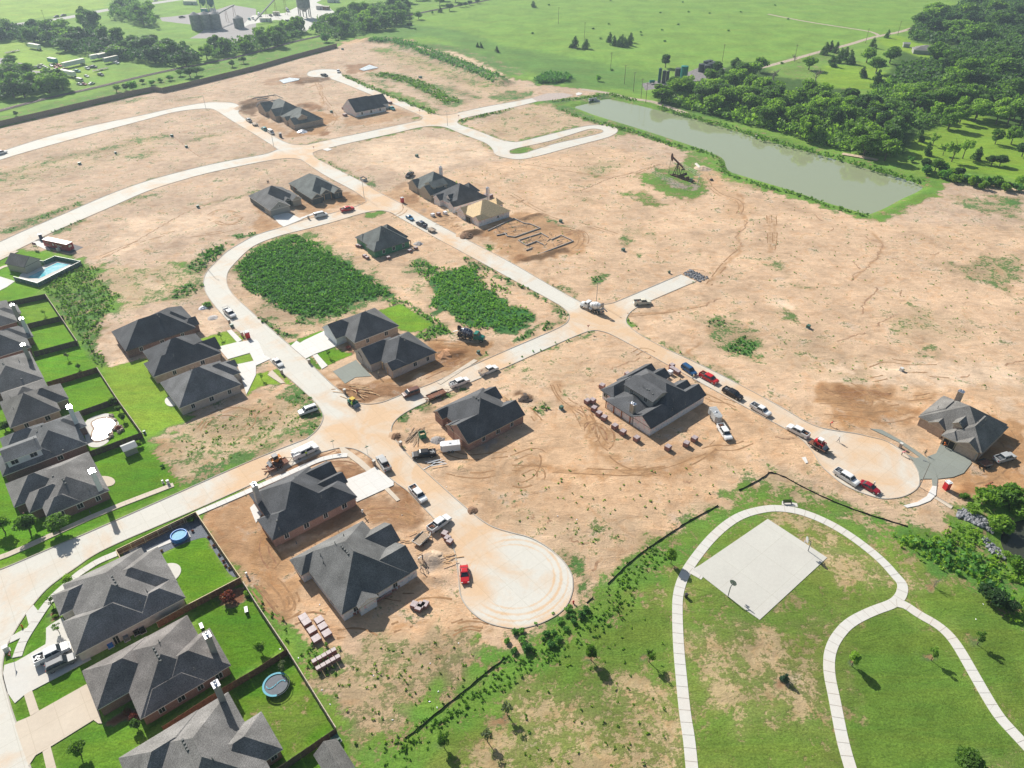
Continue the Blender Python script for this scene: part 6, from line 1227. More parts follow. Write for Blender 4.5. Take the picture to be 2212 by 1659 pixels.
house('new_house','stone coloured house with grey roof and dormer at the right cul-de-sac, fresh concrete in front',[(173.9,188.2,29.6,45.7,'u','hh',2.75,.6),(171.6,187.4,29,38.4,'u','hh',2.75,.64),(170.8,178,29.6,35,'u','gh',2.8,.6),(175,187.3,38,45.8,'u','hh'),(173.4,182,38.6,43,'u','gh'),(170.9,178,34.6,38.5,'u','hh',2.7),(174.5,180,35.6,38.2,'u','gh',4.9,.8)],'brick_tan',ROOFG,M['trim_tan'],
      [('W',175.5,44.2,1.5,1.5,.7),('W',173.83,40.7,1.8,1.6,.6),('W',174.9,36.9,.7,.7,5.)],garages=[('siding_grey','W',171.3,32.1,4.9,2.2,0),('opening_dark','W',171.33,36.3,2.6,2.2,0)],chims=[(*U('32',1635,145,5.),8.,'brick_tan')],pipes=row('32',[(1485,165),(1820,315),(1872,340),(1890,295)],6))
house('new_house','largest black roofed brick house at the top left of the trio, bare dirt behind it',[(26.2,46.9,208.4,222.7,'u','hh'),(38,48.2,212,225,'v','hh'),(44,48.6,210,215,'u','hg')],'brick_dark',ROOFB,M['trim_dark'],AW(26.2,46.9,208.4,222.7,3,0),vents=row('01',[(1355,1045),(1365,1050)],8))
house('new_house','middle brick house of the trio with black roof and metal vent pipes',[(28.2,47.4,189.7,198.5,'u','hh'),(30,45.6,191,205.3,'u','hh'),(40,48.4,192,199,'u','hg')],'brick_tan',ROOFB,M['trim_white'],AW(28.2,47.4,189.7,198.5,2,0),garages=[('garage_white','E',48.,195.5,4.6,2.2,0)],pipes=row('01',[(1440,1330),(1485,1365),(1550,1410),(1645,1390)],7))
house('new_house','southernmost house of the trio with grey roof and pale brick, next to the dirt lot',[(28.7,45.6,170.8,186,'u','hh'),(38,47.8,176.4,184.6,'u','hh'),(40,48.5,180,183.8,'u','hg')],'brick_pale',shingle('roof_mid',(0.168,0.170,0.174)),M['trim_white'],AW(28.7,45.6,170.8,186,3,0),garages=[('garage_white','E',47.3,180.5,4.6,2.2,0)],pipes=row('01',[(1650,1550),(1680,1510)]+[(1760,1570)],7),vents=row('01',[(1750,1490)],6))
house('new_house','brick house with charcoal hip roof, white garage front and a bright green back lawn',[(79.9,95.6,169.6,184.2,'u','hh',2.75,.62),(76.8,86,175.2,184.1,'u','gh'),(77.3,82,178,180.6,'u','gh',3.3)],'brick_tan',ROOF,M['trim_white'],AW(79.9,95.6,169.6,184.2,2,0),garages=[('garage_white','W',77.2,180.4,4.8,2.2,0)],pipes=row('11',[(1045,1165),(945,1035)],7),wallmats={1:'siding_white'})
house('new_house','pale brick house with blackish roof, unfinished porch and gravel drive at the street corner',[(81.1,95.9,149.8,165,'u','hh',2.75,.62),(77.6,90,156.4,166,'u','gh'),(80.6,86,149.7,154.5,'u','gh',2.85),(77.4,81.5,161,164.6,'u','gh',2.9)],'brick_pale',ROOFB,M['trim_tan'],AW(81.1,95.9,149.8,165,3,0),garages=[('opening_dark','W',78.0,160,4.6,2.2,0)],vents=row('11',[(1232,1222),(1248,1235),(1262,1248),(1280,1258)],7.5),porch=[(80.9,155.6,'lumber'),(81,150.3,'lumber'),(80.9,152.9,'lumber')])
house('house_under_construction','house with green sheathed walls and charcoal roof standing alone in the dirt',[(118,132.6,219.9,236,'u','hh',2.75,.66),(124,134,223.5,236.3,'u','hh'),(116.8,124,220,226.2,'u','hh'),(117.9,122,230.6,236,'u','hh')],'sheath_green',ROOFT,M['trim_dark'],AW(118,132.6,219.9,236,3,1),vents=row('11',[(1080,312),(1092,316),(1104,321)],7.5),porch=[(132.9,220.4,'lumber_red')])
house('new_house','grey sided house with white garage door beside the new white driveway and van',[(104,120,287.5,303,'u','hh',2.75,.62),(104,113.3,281.4,300,'v','gh',2.75,.62),(115.9,120.6,285.6,298,'v','gh'),(113.2,116.4,287,294,'v','gh',2.8)],'sheath_dark',ROOF,M['trim_white'],[('S',286.05,118.3,1.3,1.7,.7),('S',281.2,108.6,.6,.7,3.4)],garages=[('garage_white','S',281.83,111.8,1.9,2.1,0),('opening_dark','S',281.83,107.6,4.4,2.1,0)],wallmats={2:'siding_tan',1:'siding_grey'})
house('house_under_construction','dark sheathed house with timber gables at the street junction above the red pickup',[(124,138.9,284.6,306,'v','hh',2.75,.66),(123.2,128.5,281.8,296,'v','gh'),(133.7,138.3,281.9,296,'v','gh'),(128.6,133.6,283.6,295,'v','gh',2.9)],'sheath_dark',ROOFT,M['trim_tan'],[('S',282.25,125.5,.8,1.4,.9),('S',282.3,136,1.1,1.5,.9),('W',124.5,287.5,.8,1.5,.8),('S',284.6,129.3,.9,1.,1.2)],porch=[(130,283.9,'lumber'),(133.3,283.9,'lumber'),(124.3,301,'lumber_red')])
house('house_under_construction','tan two storey house with charcoal gables, left end of the middle row',[(165.2,182.4,254.7,272.5,'v','hh',2.75,.66),(164.3,175,252.9,262,'u','gh'),(165,172,264,272,'u','gh'),(167,174.9,254.6,261.2,'u','gg',5.1,.5)],'siding_tan',ROOFT,M['trim_tan'],[('S',255.03,169.2,.9,1.,3.7),('S',255.03,172.8,.9,1.,3.7)],garages=[('opening_dark','W',164.7,255.2,2.8,2.1,0),('opening_dark','W',164.7,259,2.8,2.1,0)],chims=[(181,268.5,7.4,'house_wrap')])
house('house_under_construction','pink wrapped house with black roof and dormers beside the bare wood roofed house',[(165.6,182.6,235.9,253,'v','hh',2.75,.68),(164.1,174,245.6,250.8,'u','gh'),(164.3,174,236,240.6,'u','gh'),(179,184.6,244,253,'u','hh'),(166.5,171,241.6,244.4,'u','gh',4.2,.9)],'house_wrap',ROOFB,M['trim_white'],[('W',166.9,243,.7,.7,4.3)],garages=[('opening_dark','W',164.5,248.2,3.4,2.2,0)],chims=[(184.4,238.5,5.5,'house_wrap')])
house('house_under_construction','framed house with bare wood sheathed roof and white wrapped walls',[(164.1,180.4,218.1,232.8,'u','hh',2.75,.62),(163.5,171,227,233,'u','gh'),(163.8,169.5,218.2,222,'u','gh',2.85),(179.5,183.4,226,232,'u','hh')],'house_wrap',M['osb'],M['osb'],[('S',218.55,174,.7,.8,1.3)],garages=[('opening_dark','W',163.95,225.3,2.6,2.1,0),('opening_dark','W',164.3,220,2.2,2.1,0)])
house('house_under_construction','far brown house with greenish roof and two garage gables, left of its joined looking neighbour',[(168,184,408.5,432.5,'v','hh',2.75,.66),(165.1,177,421.3,433,'u','gh'),(165.3,177,408.8,418,'u','gh')],'brick_tan',ROOFT,M['trim_tan'],[],garages=[('opening_dark','W',165.5,426.5,4.5,2.2,0),('opening_dark','W',165.7,413.3,4.5,2.2,0)])
house('house_under_construction','far brown house with two storey dormer block, nearest of the far pair',[(168,184.4,387.2,408,'v','hh',2.75,.66),(166.2,180.5,386.9,395,'u','gh'),(166.6,175,397,402,'u','gh'),(169.6,175.6,388.6,396,'v','gh',5.2,.6)],'brick_tan',ROOFT,M['trim_tan'],[('S',389,172.6,.9,.9,3.9)],garages=[('opening_dark','W',166.6,390.8,4.5,2.2,0)])
house('house_under_construction','far white wrapped house with steep black roof below the top cul-de-sac street',[(204.4,225,386.8,402.5,'u','gh',2.75,.75),(206,230,392,405,'u','hg'),(207,213.6,393,399,'u','hh',5.2,.7)],'house_wrap',ROOFB,M['trim_white'],AW(204.4,225,386.8,400,3,2),wallmats={2:'siding_grey'})
# finished houses on the left edge
house('brick_house','brick house on the street bend with greying hip roof, bright chimney and two front trees',[(-7,5.8,150.2,167.6,'v','hh',2.75,.55),(-12,-1,157.9,167.7,'u','hh'),(-9.8,0,153.8,161,'u','hh'),(-7.2,0,150.25,156,'u','hh')],'brick_dark',shingle('roof_w1',(0.180,0.174,0.168)),M['trim_white'],AW(-7,5.8,150.2,167.6,3,0),chims=[(*U('02',835,840,5.5),8.6,'siding_white')],vents=row('02',[(430,740),(525,785),(535,800),(545,815)],7),pipes=row('02',[(740,850),(700,945),(285,945)],6),porch=[(-10.8,155,'brick_dark')])
house('brick_house','two storey corner of white siding on a brick house beside the sparkling backyard pool',[(-6,6.4,170.8,186.4,'v','hh',2.75,.6),(-12,0,170.9,179.5,'u','hh'),(-9.9,0,180,187,'u','hh'),(0,8.2,178.5,186.4,'u','hh',2.75,.5),(-10.4,-2.6,171.6,178.2,'u','gg',5.5,.42)],'brick_dark',shingle('roof_w2',(0.144,0.150,0.156)),M['trim_white'],[('S',172.1,-8.6,1.4,1.2,4.),('S',172.1,-4.6,1.4,1.2,4.),('S',171.2,0,1.1,1.2,1.)],chims=[(*U('02',640,290,5.),8.4,'siding_white')],vents=row('02',[(345,330),(290,350),(295,360),(495,465)],7),pipes=row('02',[(405,520),(310,500)],6),wallmats={4:'siding_white'})
house('brick_house','tan brick house with brown grey roof and covered rear patio, above the sparkling pool house',[(-7,4.7,189.8,204,'u','hh',2.75,.6),(-2,7.6,194,203,'u','hh'),(-6,4.6,198,208.3,'u','hh',2.75,.5)],'brick_tan',shingle('roof_w3',(0.156,0.150,0.144)),M['trim_white'],AW(-7,4.7,189.8,204,2,0),vents=row('02',[(195,32),(210,58),(225,88)],7),pipes=row('02',[(70,80),(95,170)],6),porch=[(7.2,194.4,'siding_grey')])
house('brick_house','wide grey roofed house with glinting chimney, third from the top at the left edge',[(-9,4.7,208.4,226.5,'v','hh',2.75,.55)],'brick_red',shingle('roof_w4',(0.192,0.186,0.180)),M['trim_white'],AW(-9,4.7,208.4,226.5,2,0),chims=[(*U('01',240,1410,4.5),8.,'siding_grey')],vents=row('01',[(15,1460),(25,1470),(145,1530)],7),pipes=row('01',[(150,1430)],6))
house('brick_house','second house from the top at the left edge with a small triangular dormer',[(-8,5.6,228.6,243,'u','hh',2.75,.6),(-4,7.4,234.7,244.3,'u','hh',2.75,.55)],'brick_red',shingle('roof_w5',(0.156,0.156,0.156)),M['trim_white'],[],chims=[(*U('01',225,1180,4.5),8.,'siding_white')])
house('brick_house','topmost house at the left edge, grey roof with glinting flue, below the community pool',[(-8,5.6,247.8,265.4,'v','hh',2.75,.55),(-4,7.6,252.8,260,'u','hh',2.75,.5)],'brick_red',shingle('roof_w6',(0.168,0.166,0.162)),M['trim_white'],[],chims=[(*U('01',145,1060,4.5),8.,'siding_grey')])
# bottom left
house('brick_house','grey brown roofed house with pale side wall, directly south of the round blue pool yard',[(-9,6,109.4,128,'v','hh',2.75,.64),(-11.2,2,109.3,118.6,'u','hh'),(-11.3,2,120.4,126.5,'u','hh'),(0,8.6,109.35,116,'u','hh'),(-4,8.7,114,126,'u','hh',2.75,.6)],'brick_white',shingle('roof_b1',(0.202,0.195,0.189)),M['trim_white'],[('S',109.7,-4.6,.9,2.,0)],vents=row('03',[(970,10),(980,32),(995,55),(1010,78)],7),pipes=row('03',[(1195,185),(1055,250),(1250,90)],6))
house('brick_house','middle lower left house, long brown grey roof with rear chimney',[(-6,7.4,89.5,105.2,'v','hh',2.75,.64),(-11.1,0,95.8,105.3,'u','hh'),(-5.4,5,89.4,95,'u','hh'),(-2,9.6,89.6,99.6,'u','hh')],'brick_red',shingle('roof_b2',(0.176,0.163,0.156)),M['trim_white'],AW(-5,9.5,89.4,99,4,0),chims=[(*U('03',1835,620,4.5),8.2,'siding_grey')],vents=row('03',[(1325,615),(1340,640),(1355,670),(1370,695),(1380,715)],7),pipes=row('03',[(1385,590),(1660,755)],6))
house('brick_house','lowest house at the bottom edge, broad grey roof with a tall rear chimney',[(-8,7.2,66,85,'v','hh',2.75,.64),(-10.7,2,76,85.1,'u','hh'),(0,10.1,69.7,78,'u','hh')],'brick_red',shingle('roof_b3',(0.195,0.189,0.182)),M['trim_white'],[('S',70.15,8.5,.9,1.2,1.)],chims=[(*U('03',1910,1045,4.2),8.,'siding_grey')],vents=row('03',[(1575,1410),(1590,1440),(1605,1470),(1620,1495)],7),pipes=row('03',[(1850,1610)],6))
# shelter, sheds, far house
p0=W(15.9,293.7)
house('pool_shelter','stone shelter with grey gable roof at the community pool',[(-3.6,3.6,-4.4,4.6,'v','gg',2.8,.75)],'brick_pale',shingle('roof_p',(.13,.13,.13)),M['trim_dark'],own=(p0[0],p0[1],ANG+R(30.5)),cat='shelter',wallmats={0:'siding_tan'})
q=G('30',1430,455)
house('farmhouse','low grey roofed house among the lawns beyond the far wood',[(-13,13,-6,6,'u','hh',2.9,.4),(-16,-4,-9,2,'u','hh',2.8,.4)],'siding_grey',shingle('roof_far',(.2,.19,.18)),M['trim_white'],own=(q[0],q[1],R(-18)),wins=[('S',-5.58,4,2,1.2,1),('S',-5.58,9,2,1.2,1)])
q=G('30',1190,405)
house('garden_shed','small grey shed on the far lawn left of the low farmhouse',[(-2.6,2.6,-2.2,2.2,'u','gg',2.6,.5)],'siding_grey',M['siding_grey'],M['trim_white'],own=(q[0],q[1],R(-15)),cat='shed')
q=W(*U('02',1135,590))
house('garden_shed','small metal shed with ribbed pale roof against the backyard fence',[(-1.7,1.7,-1.5,1.5,'u','gg',2.1,.45)],'siding_grey',mat('metal_roof',(.36,.38,.38),.5,.3,.08,5.),M['trim_white'],own=(q[0],q[1],ANG),cat='shed')
q=G('13',700,1640)
house('garden_shed','barn style shed with grey shingles and teal door at the bottom edge',[(-3,3,-2.1,2.1,'u','gg',2.6,.8)],'brick_dark',ROOFG,M['trim_white'],own=(q[0],q[1]-.5,ANG+R(90)),garages=[('sheath_green','W',-2.7,.3,.9,1.9,0)],cat='shed')
# foundations: block walls on open trenches
mat('block',(.36,.34,.32),.9,0,.12,3.)
def foundation(lines,label,h=.4):
    c=W(*lines[0][0]);root=empty('foundation',(c[0],c[1],0),ANG,label,'foundation');u0,v0=lines[0][0];mb=MB()
    for ln in lines:
        for a,b in zip(ln,ln[1:]):
            L_=math.dist(a,b);mb.box((a[0]+b[0])/2-u0,(a[1]+b[1])/2-v0,h/2+.001*len(mb.v),L_+.22,.26,h,math.atan2(b[1]-a[1],b[0]-a[0]))
    mb.build('block_wall',M['block'],root);mb=MB();rn=random.Random(5);us=[p[0]for l in lines for p in l];vs=[p[1]for l in lines for p in l]
    for _ in range(14):u,v=rn.uniform(min(us)+2,max(us)-2)-u0,rn.uniform(min(vs)+2,max(vs)-2)-v0;mb.cyl((u,v,0),(u,v,rn.uniform(.5,1.1)),.07,n=6)
    for _ in range(6):
        u,v,a=rn.uniform(min(us)+3,max(us)-3)-u0,rn.uniform(min(vs)+3,max(vs)-3)-v0,rn.uniform(0,3);mb.cyl((u,v,.12),(u+3*math.cos(a),v+3*math.sin(a),.12),.06,n=6)
    mb.build('drain_pipe',M['pipe'],root);return root
foundation([[(164.4,213),(180.2,215.9),(180.2,209.6),(181.6,207.4),(182.0,201.5),(168.7,201.5),(167,204),(167.8,207)],[(164.3,207.2),(168.5,206.2)]],'grey block foundation walls nearest the bare wood roofed house')
foundation([[(167.2,192.8),(167.8,198.3),(179,197.7),(178.6,193)],[(178.2,190.6),(183.7,191.1),(183.7,184.2),(164.4,183.8)],[(167.2,192.8),(172.6,193.1),(172.6,189)],[(164.4,189.5),(167.4,189.6)]],'grey block foundation walls further right, next to the street verge')
foundation([[(175.9,465.5),(190.4,464.2),(190.5,453.4)],[(175.4,452.1),(188,452.5)],[(176.6,460.3),(183,459.5)]],'distant block foundation behind the far brown house pair')
for s,lab,bl in[("10:890,600 980,560 1058,585 930,612",'silvery plastic covered slab east of the top cul-de-sac',1),("10:200,695 290,672 378,680 370,692 240,722",'silvery plastic covered slab west of the top cul-de-sac',1)]:
    o=polymesh('slab_foundation',pts(s),.32,mat('poly_sheet',(.55,.60,.63),.3,.0,.22,.5,.5),thick=.33);tag(o,lab,'foundation slab')
# ================================================================ FENCES
def P3(s,z=0.):return pts(s,z)
fence('wooden_fence',P3("00:-160,1130 0,1092 400,1000 800,905 1200,812 1330,787 1408,798 1600,755 2000,655 2212,602|10:350,500 700,407"),'very long weathered board fence between the railway verge and the dirt lots',M['fence_grey'],2.9,.5,th=.1,cap=M['fence_grey'])
F1='back garden board fences'
for s,m_,lab in[("01:390,878 665,1285",'fence_dark','rear board fence of the two small lawns below the pool'),("01:65,945 390,878",'fence_dark','topmost dividing fence, just below the pool lawn'),("01:235,1135 540,1065",'fence_dark','dividing fence between the two small lawns'),("01:285,1378 665,1278",'fence_dark','dividing fence below the second small lawn'),
                   ("01:400,1640 835,1512",'fence_brown','reddish dividing fence above the lawn with the little bench'),("01:835,1512|02:1005,115 1222,415",'fence_brown','rear fence running down past the backyard pool'),("02:645,245 1005,118",'fence_dark','dividing fence just above the backyard pool'),("02:770,580 1222,415",'fence_dark','dividing fence between backyard pool and metal shed')]:
    fence('wooden_fence',P3(s,1.83),lab,M[m_],1.83,.2,cap=M['fence_pale']if 'rear' in lab else None)
fence('wooden_fence',P3("02:1050,1520 1000,1432 1690,1102 2070,1660|03:2078,8",1.83),'brown fence with pale cap around the slate gravel bed and round blue pool',M['fence_brown'],1.83,.2,cap=M['fence_cap'])
fence('wooden_fence',P3("03:2078,8 1630,240 1350,395",1.83),'orange brown fence dividing the blue pool yard from the chair lawn',M['fence_brown'],1.83,.2,cap=M['fence_cap'])
fence('wooden_fence',P3("03:2100,48|13:0,230 262,620 690,1308",1.83),'long rear fence with whitish cap beside the weedy belt',M['fence_grey'],1.83,.2,cap=M['fence_pale'])
fence('wooden_fence',P3("13:262,628|03:2212,795 1930,960 1400,1300",1.83),'brown fence along the north side of the trampoline lawn',M['fence_brown'],1.83,.2)
fence('wooden_fence',P3("13:690,1310 180,1660",1.83),'brown fence along the south side of the trampoline lawn',M['fence_dark'],1.83,.2)
fence('pool_fence',[W(*p)for p in[(10.9,285.5),(16.2,274.9),(32.1,283.7),(26.0,294.2),(21.8,292.3),(20.6,294)]],'green screened fence around the community pool',M['screen_green'],1.6,.3,cap=M['pole_metal'])
for s,lab in[("22:1960,915 2100,850 2212,780|32:0,760 100,780 300,890 500,990 700,1070 900,1140 1100,1200 1240,1245",'black silt fence curving along the right cul-de-sac above the bench'),("22:1780,1050 1650,1120 1500,1200 1350,1300 1200,1400 1050,1510 900,1655|23:800,95",'black silt fence between the bare slope and the park'),("23:700,185 620,245",'short black silt fence piece near the lower cul-de-sac'),("13:2150,710 2000,825 1800,995 1600,1150 1400,1320 1250,1425",'black silt fence along the dry lot at the bottom'),("32:1900,965 1960,938 2100,935 2260,945",'short black silt fence above the creek thicket')]:silt(s,lab)
# chain link pen round the pump jack
root=empty('wire_fence',(*G('20',1390,1500),0),0,'thin wire fence pen around the pump jack','fence');cx,cy=G('20',1390,1500);pen=pts("20:1200,1480 1400,1400 1620,1530 1600,1600 1440,1610 1200,1490");mb=MB()
for a,b in zip(pen,pen[1:]):
    k=max(2,int(math.dist(a,b)/3))
    for i in range(k):x,y=a[0]+(b[0]-a[0])*i/k-cx,a[1]+(b[1]-a[1])*i/k-cy;mb.cyl((x,y,0),(x,y,1.8),.05,n=5)
    for z in(.1,.9,1.75):mb.cyl((a[0]-cx,a[1]-cy,z),(b[0]-cx,b[1]-cy,z),.025,n=4)
mb.build('posts_and_wire',M['pole_metal'],root)
# ================================================================ VEHICLES IN PLACE
V=veh
PK=lambda c,**k:(lambda:veh_pickup(c,**k));CR=lambda c,k='sedan',L=4.7:(lambda:veh_car(c,k,L));TL=lambda k,c='white',L=5.:(lambda:veh_trailer(k,c,L))
V('suv_white',CR('white','suv',5.1),'12',450,240,(-150,52),'white and silver suv with open sunroof on the dirt corner lot','suv',0)
V('svc',PK('white',L=6.6,bed='utility',rack='ladders'),'12',430,600,(235,-112),'white service truck with ladders on its rack, towing an orange digger','utility truck')
V('tl_util_long',TL('util','rust',5.2),'12',190,712,(235,-112),'rusty low trailer carrying the orange digger','trailer')
V('skid_o',lambda:veh_skid('orange'),'12',180,690,(-235,112),'orange compact digger strapped on a low trailer','loader',.8)
V('pk_silver',PK('silver',load=4),'12',1105,700,(-88,-135),'silver pickup with loaded bed parked by the white driveway','pickup')
V('pk_black',PK('black',load=3),'12',1455,622,(-200,22),'black pickup hitched to a white enclosed trailer','pickup',0)
V('tl_box',TL('box','white',4.9),'12',1680,570,(-200,22),'white enclosed trailer behind the black pickup','trailer',0)
V('pk_white',PK('white',load=6),'12',1402,968,(118,132),'white pickup facing down the street towards the lower cul-de-sac','pickup')
V('pk_white',None,'12',1585,1222,(160,-115),'white pickup beside the brick packs at the lower cul-de-sac','pickup')
V('tl_flat',TL('flat','white',3.6),'12',1430,1355,(105,-100),'small flatbed trailer with boards on the dirt','trailer',0)
V('car_red',CR('red','sedan',4.5),'13',1803,-2,(12,150),'bright red car parked at the edge of the lower cul-de-sac','car')
V('skid_g',lambda:veh_skid('green','yellow'),'12',838,175,(75,42),'green and yellow skid steer loader at the kerb corner','loader')
V('van_brown',CR('brown','minivan',4.9),'12',1340,90,(-135,48),'brown minivan parked on the cross street','minivan')
V('tl_rust',TL('util','rust',5.4),'12',1560,105,(230,-95),'rusty utility trailer with loading ramps down','trailer')
V('pk_white2',PK('white',load=5),'11',1758,1660,(150,-58),'white pickup with black bed just ahead of the rusty trailer','pickup')
V('pk_flat',PK('white',bed='flat',cab='reg',load=8),'11',2010,1555,(150,-62),'white flatbed work truck on the cross street','pickup')
V('car_white',CR('white'),'11',190,1485,(82,72),'white sedan parked across from the green lawn house','car')
V('car_sblue',CR('steelblue','sedan',4.6),'11',1330,232,(62,40),'blue sedan parked ahead of the dark pickup','car')
V('pk_navy',PK('navy',load=9),'11',1432,290,(-90,-46),'dark purple blue pickup towing a small flatbed','pickup')
V('tl_flat',None,'11',1517,338,(-90,-46),'small flatbed trailer behind the dark blue pickup','trailer')
V('van_white',CR('white','van',5.6),'11',562,210,(112,-26),'white window van parked by the new white driveway','van')
V('pk_red',PK('red',load=7),'11',790,160,(108,-25),'red pickup parked between the white van and the street junction','pickup')
V('pk_rack',PK('white',rack='rack'),'01',1988,1062,(80,62),'white pickup with lumber rack parked on the curving street','pickup')
V('mix_g',lambda:veh_mixer('green','teal' if False else 'navy',text='DOLESE'),'11',1855,1268,(282,48),'green and dark blue concrete mixer truck with white drum lettering in the dirt yard','concrete mixer',0)
V('mix_w',lambda:veh_mixer('white','white'),'21',695,1022,(-225,-88),'white concrete mixer truck crossing the intersection','concrete mixer')
V('pk_old',PK('cream',cab='reg',bed='open',load=10),'21',1122,965,(122,-8),'old pale pickup with high rusty bed sides on the stub street','pickup')
V('suv_blue',CR('blue','suv',5.2),'21',1527,1552,(112,78),'dark blue suv parked above the red pickup','suv')
V('pk_red2',PK('red',load=12),'21',1697,1622,(140,76),'bright red pickup with white bags in its bed','pickup')
V('pk_charc',PK('black',load=11),'22',1902,98,(150,82),'black pickup parked between the red and the white pickups','pickup')
V('pk_white3',PK('white',cab='reg',load=13),'22',2142,238,(145,84),'white single cab pickup parked below the black one','pickup')
V('pk_white4',PK('white',load=14),'22',1832,432,(78,118),'white pickup on the dirt hitched to a silver enclosed trailer','pickup',0)
V('tl_box2',TL('box','silver',4.6),'22',1752,300,(78,118),'silver white enclosed trailer on the dirt beside the wrapped house','trailer',0)
V('pk_white5',PK('white',load=16),'32',255,424,(-172,-90),'white pickup with its door open towing a loader trailer','pickup')
V('tl_flat5',TL('util','black',4.8),'32',430,555,(-165,-95),'black utility trailer carrying a red and white loader','trailer')
V('skid_r',lambda:veh_skid('red','white'),'32',435,548,(165,95),'red and white skid steer loader riding on the black trailer','loader',.78)
V('pk_white6',PK('white',L=6.1,load=17),'32',672,822,(152,96),'white crew cab pickup with black bed beside the maroon car','pickup')
V('car_maroon',CR('maroon','sedan',4.8),'32',872,905,(150,86),'maroon sedan with its door open on the right cul-de-sac','car')
V('pk_grey',PK('silver',load=15),'32',2035,652,(178,-52),'silver grey pickup in the dirt beside the cul-de-sac house','pickup',0)
V('tl_load',TL('util','black',2.8),'32',1868,700,(178,-52),'small dark trailer loaded with tarps and junk by the garage','trailer',0)
V('pk_wf',PK('white'),'10',713,622,(4,30),'white pickup parked in the top cul-de-sac','pickup')
V('pk_bf',PK('black'),'10',592,658,(60,12),'black pickup parked at the left kerb of the top cul-de-sac','pickup')
V('pk_tf',PK('teal'),'10',1176,945,(42,22),'teal pickup on the dirt beside the far white wrapped house','pickup',0)
V('van_white2',CR('white','van',5.9),'10',132,1152,(56,36),'white cargo van in front of the far brown pair','van')
V('car_tf',CR('teal','suv',4.8),'10',72,1122,(-44,-26),'teal suv parked just behind the white cargo van','suv')
V('pk_sf',PK('silver'),'00',2152,1048,(-58,-40),'silver pickup towing a small trailer on the far left street','pickup')
V('tl_flat',None,'00',2205,1082,(-58,-40),'small trailer behind the far silver pickup','trailer')
V('pk_black',None,'10',1328,1522,(-58,42),'black pickup alone on the dirt above the tan two storey house','pickup',0)
V('suv_silver',CR('silver','suv',5.),'10',1408,1576,(-90,24),'silver suv parked against the tan two storey house','suv',0)
V('suv_white',None,'00',18,1328,(50,-14),'white suv at the left end of the far street','suv')
V('suv_navy',CR('navy','suv',4.9),'00',488,148,(-60,8),'dark suv on the highway, leading of the two','suv')
V('pk_hw',PK('black'),'00',548,138,(-60,10),'dark pickup following on the highway','pickup')
V('car_white',None,'00',1345,8,(60,-8),'white car on the highway near the top edge','car')
V('pk_white2',None,'03',462,690,(250,-122),'white crew cab pickup parked in the wide pale driveway','pickup',.15)
V('suv_dk',CR('grey','suv',4.9),'03',540,770,(215,-102),'dark grey suv beside the white pickup in the driveway','suv',.15)
# junk yard
for i,(key,mk,X,Y,d,lab,cat)in enumerate([('semi16',TL('semi','white',14.5),550,185,(-290,-55),'white box trailer parked alone on the grass at upper left','semi trailer'),('semi20',TL('semi','white',17),1160,450,(-380,85),'largest white box trailer in the middle of the scrap yard','semi trailer'),
    ('semi16',None,1075,610,(-310,-60),'white box trailer below the largest one','semi trailer'),('semi16',None,1560,340,(-300,60),'white box trailer at the upper right of the scrap yard','semi trailer'),('semi12',TL('semi','silver',11.5),1740,390,(-260,60),'grey box trailer at the right end of the scrap yard','semi trailer'),('semi12',None,1640,330,(-300,70),'pale box trailer wedged behind the grey one','semi trailer'),
    ('semig',TL('semi','teal',9),835,410,(-210,-40),'green shipping box in the scrap yard','container'),('semi7',TL('semi','white',6.5),775,640,(-160,-30),'short white box body at the lower left of the scrap yard','box truck'),('vanr',CR('white','van',7.),1235,680,(-160,-30),'old white motorhome beside the scrap yard trailers','motorhome'),
    ('flat9',TL('flat','white',11),200,235,(-300,60),'long flatbed trailer at the left edge on the grass','trailer'),('flat9',None,1570,515,(-230,50),'flatbed trailer in the right part of the scrap yard','trailer')]):
    p=Zm(0,140,560,X,Y+25);b=Zm(0,140,560,X+d[0],Y+25+d[1]);veh(key,mk,None,p[0],p[1],None,lab,cat,0,None,math.atan2(b[1]-p[1],b[0]-p[0]))
for(X,Y,k,dx,dy,lab)in[(650,470,'pk_old',80,10,'wrecked cream pickup at the left of the scrap yard'),(590,500,'suv_navy',90,0,'dark wrecked suv at the left end of the scrap rows'),(720,500,'car_white',60,30,'white wrecked car left of the red ones'),(770,520,'car_maroon',60,30,'maroon wrecked car in the scrap rows'),(800,465,'car_white',60,30,'white wrecked car behind the maroon one'),(870,490,'car_red',60,20,'red wrecked car among the scrap rows'),
                            (930,470,'pk_red',60,20,'red wrecked pickup against the largest box trailer'),(880,545,'suv_white',80,20,'white wrecked suv in front of the short trailer row'),(1000,520,'car_maroon',-70,10,'maroon wreck beside the largest box trailer'),(1360,510,'pk_white3',50,20,'white cab pickup right of the largest box trailer'),(1450,490,'pk_navy',70,0,'dark wrecked pickup under the right trailers'),(1815,425,'pk_white3',40,10,'white pickup in front of the grey box trailer'),
                            (1200,555,'pk_tf',90,10,'teal wrecked pickup below the largest box trailer'),(1240,755,'car_white',60,10,'white wreck below the old motorhome'),(1310,755,'car_maroon',60,10,'maroon wreck below the old motorhome'),(1430,745,'car_white',70,-20,'white wreck nearest the railway'),(640,670,'pk_tf',-60,-20,'teal truck in front of the short white box body'),(1570,610,'pk_navy',80,20,'dark wreck right of the scrap yard near the brush pile'),(1350,630,'car_white',40,10,'pale wreck on the grass right of the motorhome')]:
    p=Zm(0,140,560,X,Y+10);b=Zm(0,140,560,X+dx,Y+10+dy);veh(k,None,None,p[0],p[1],None,lab,'wrecked car',0,None,math.atan2(b[1]-p[1],b[0]-p[0]))
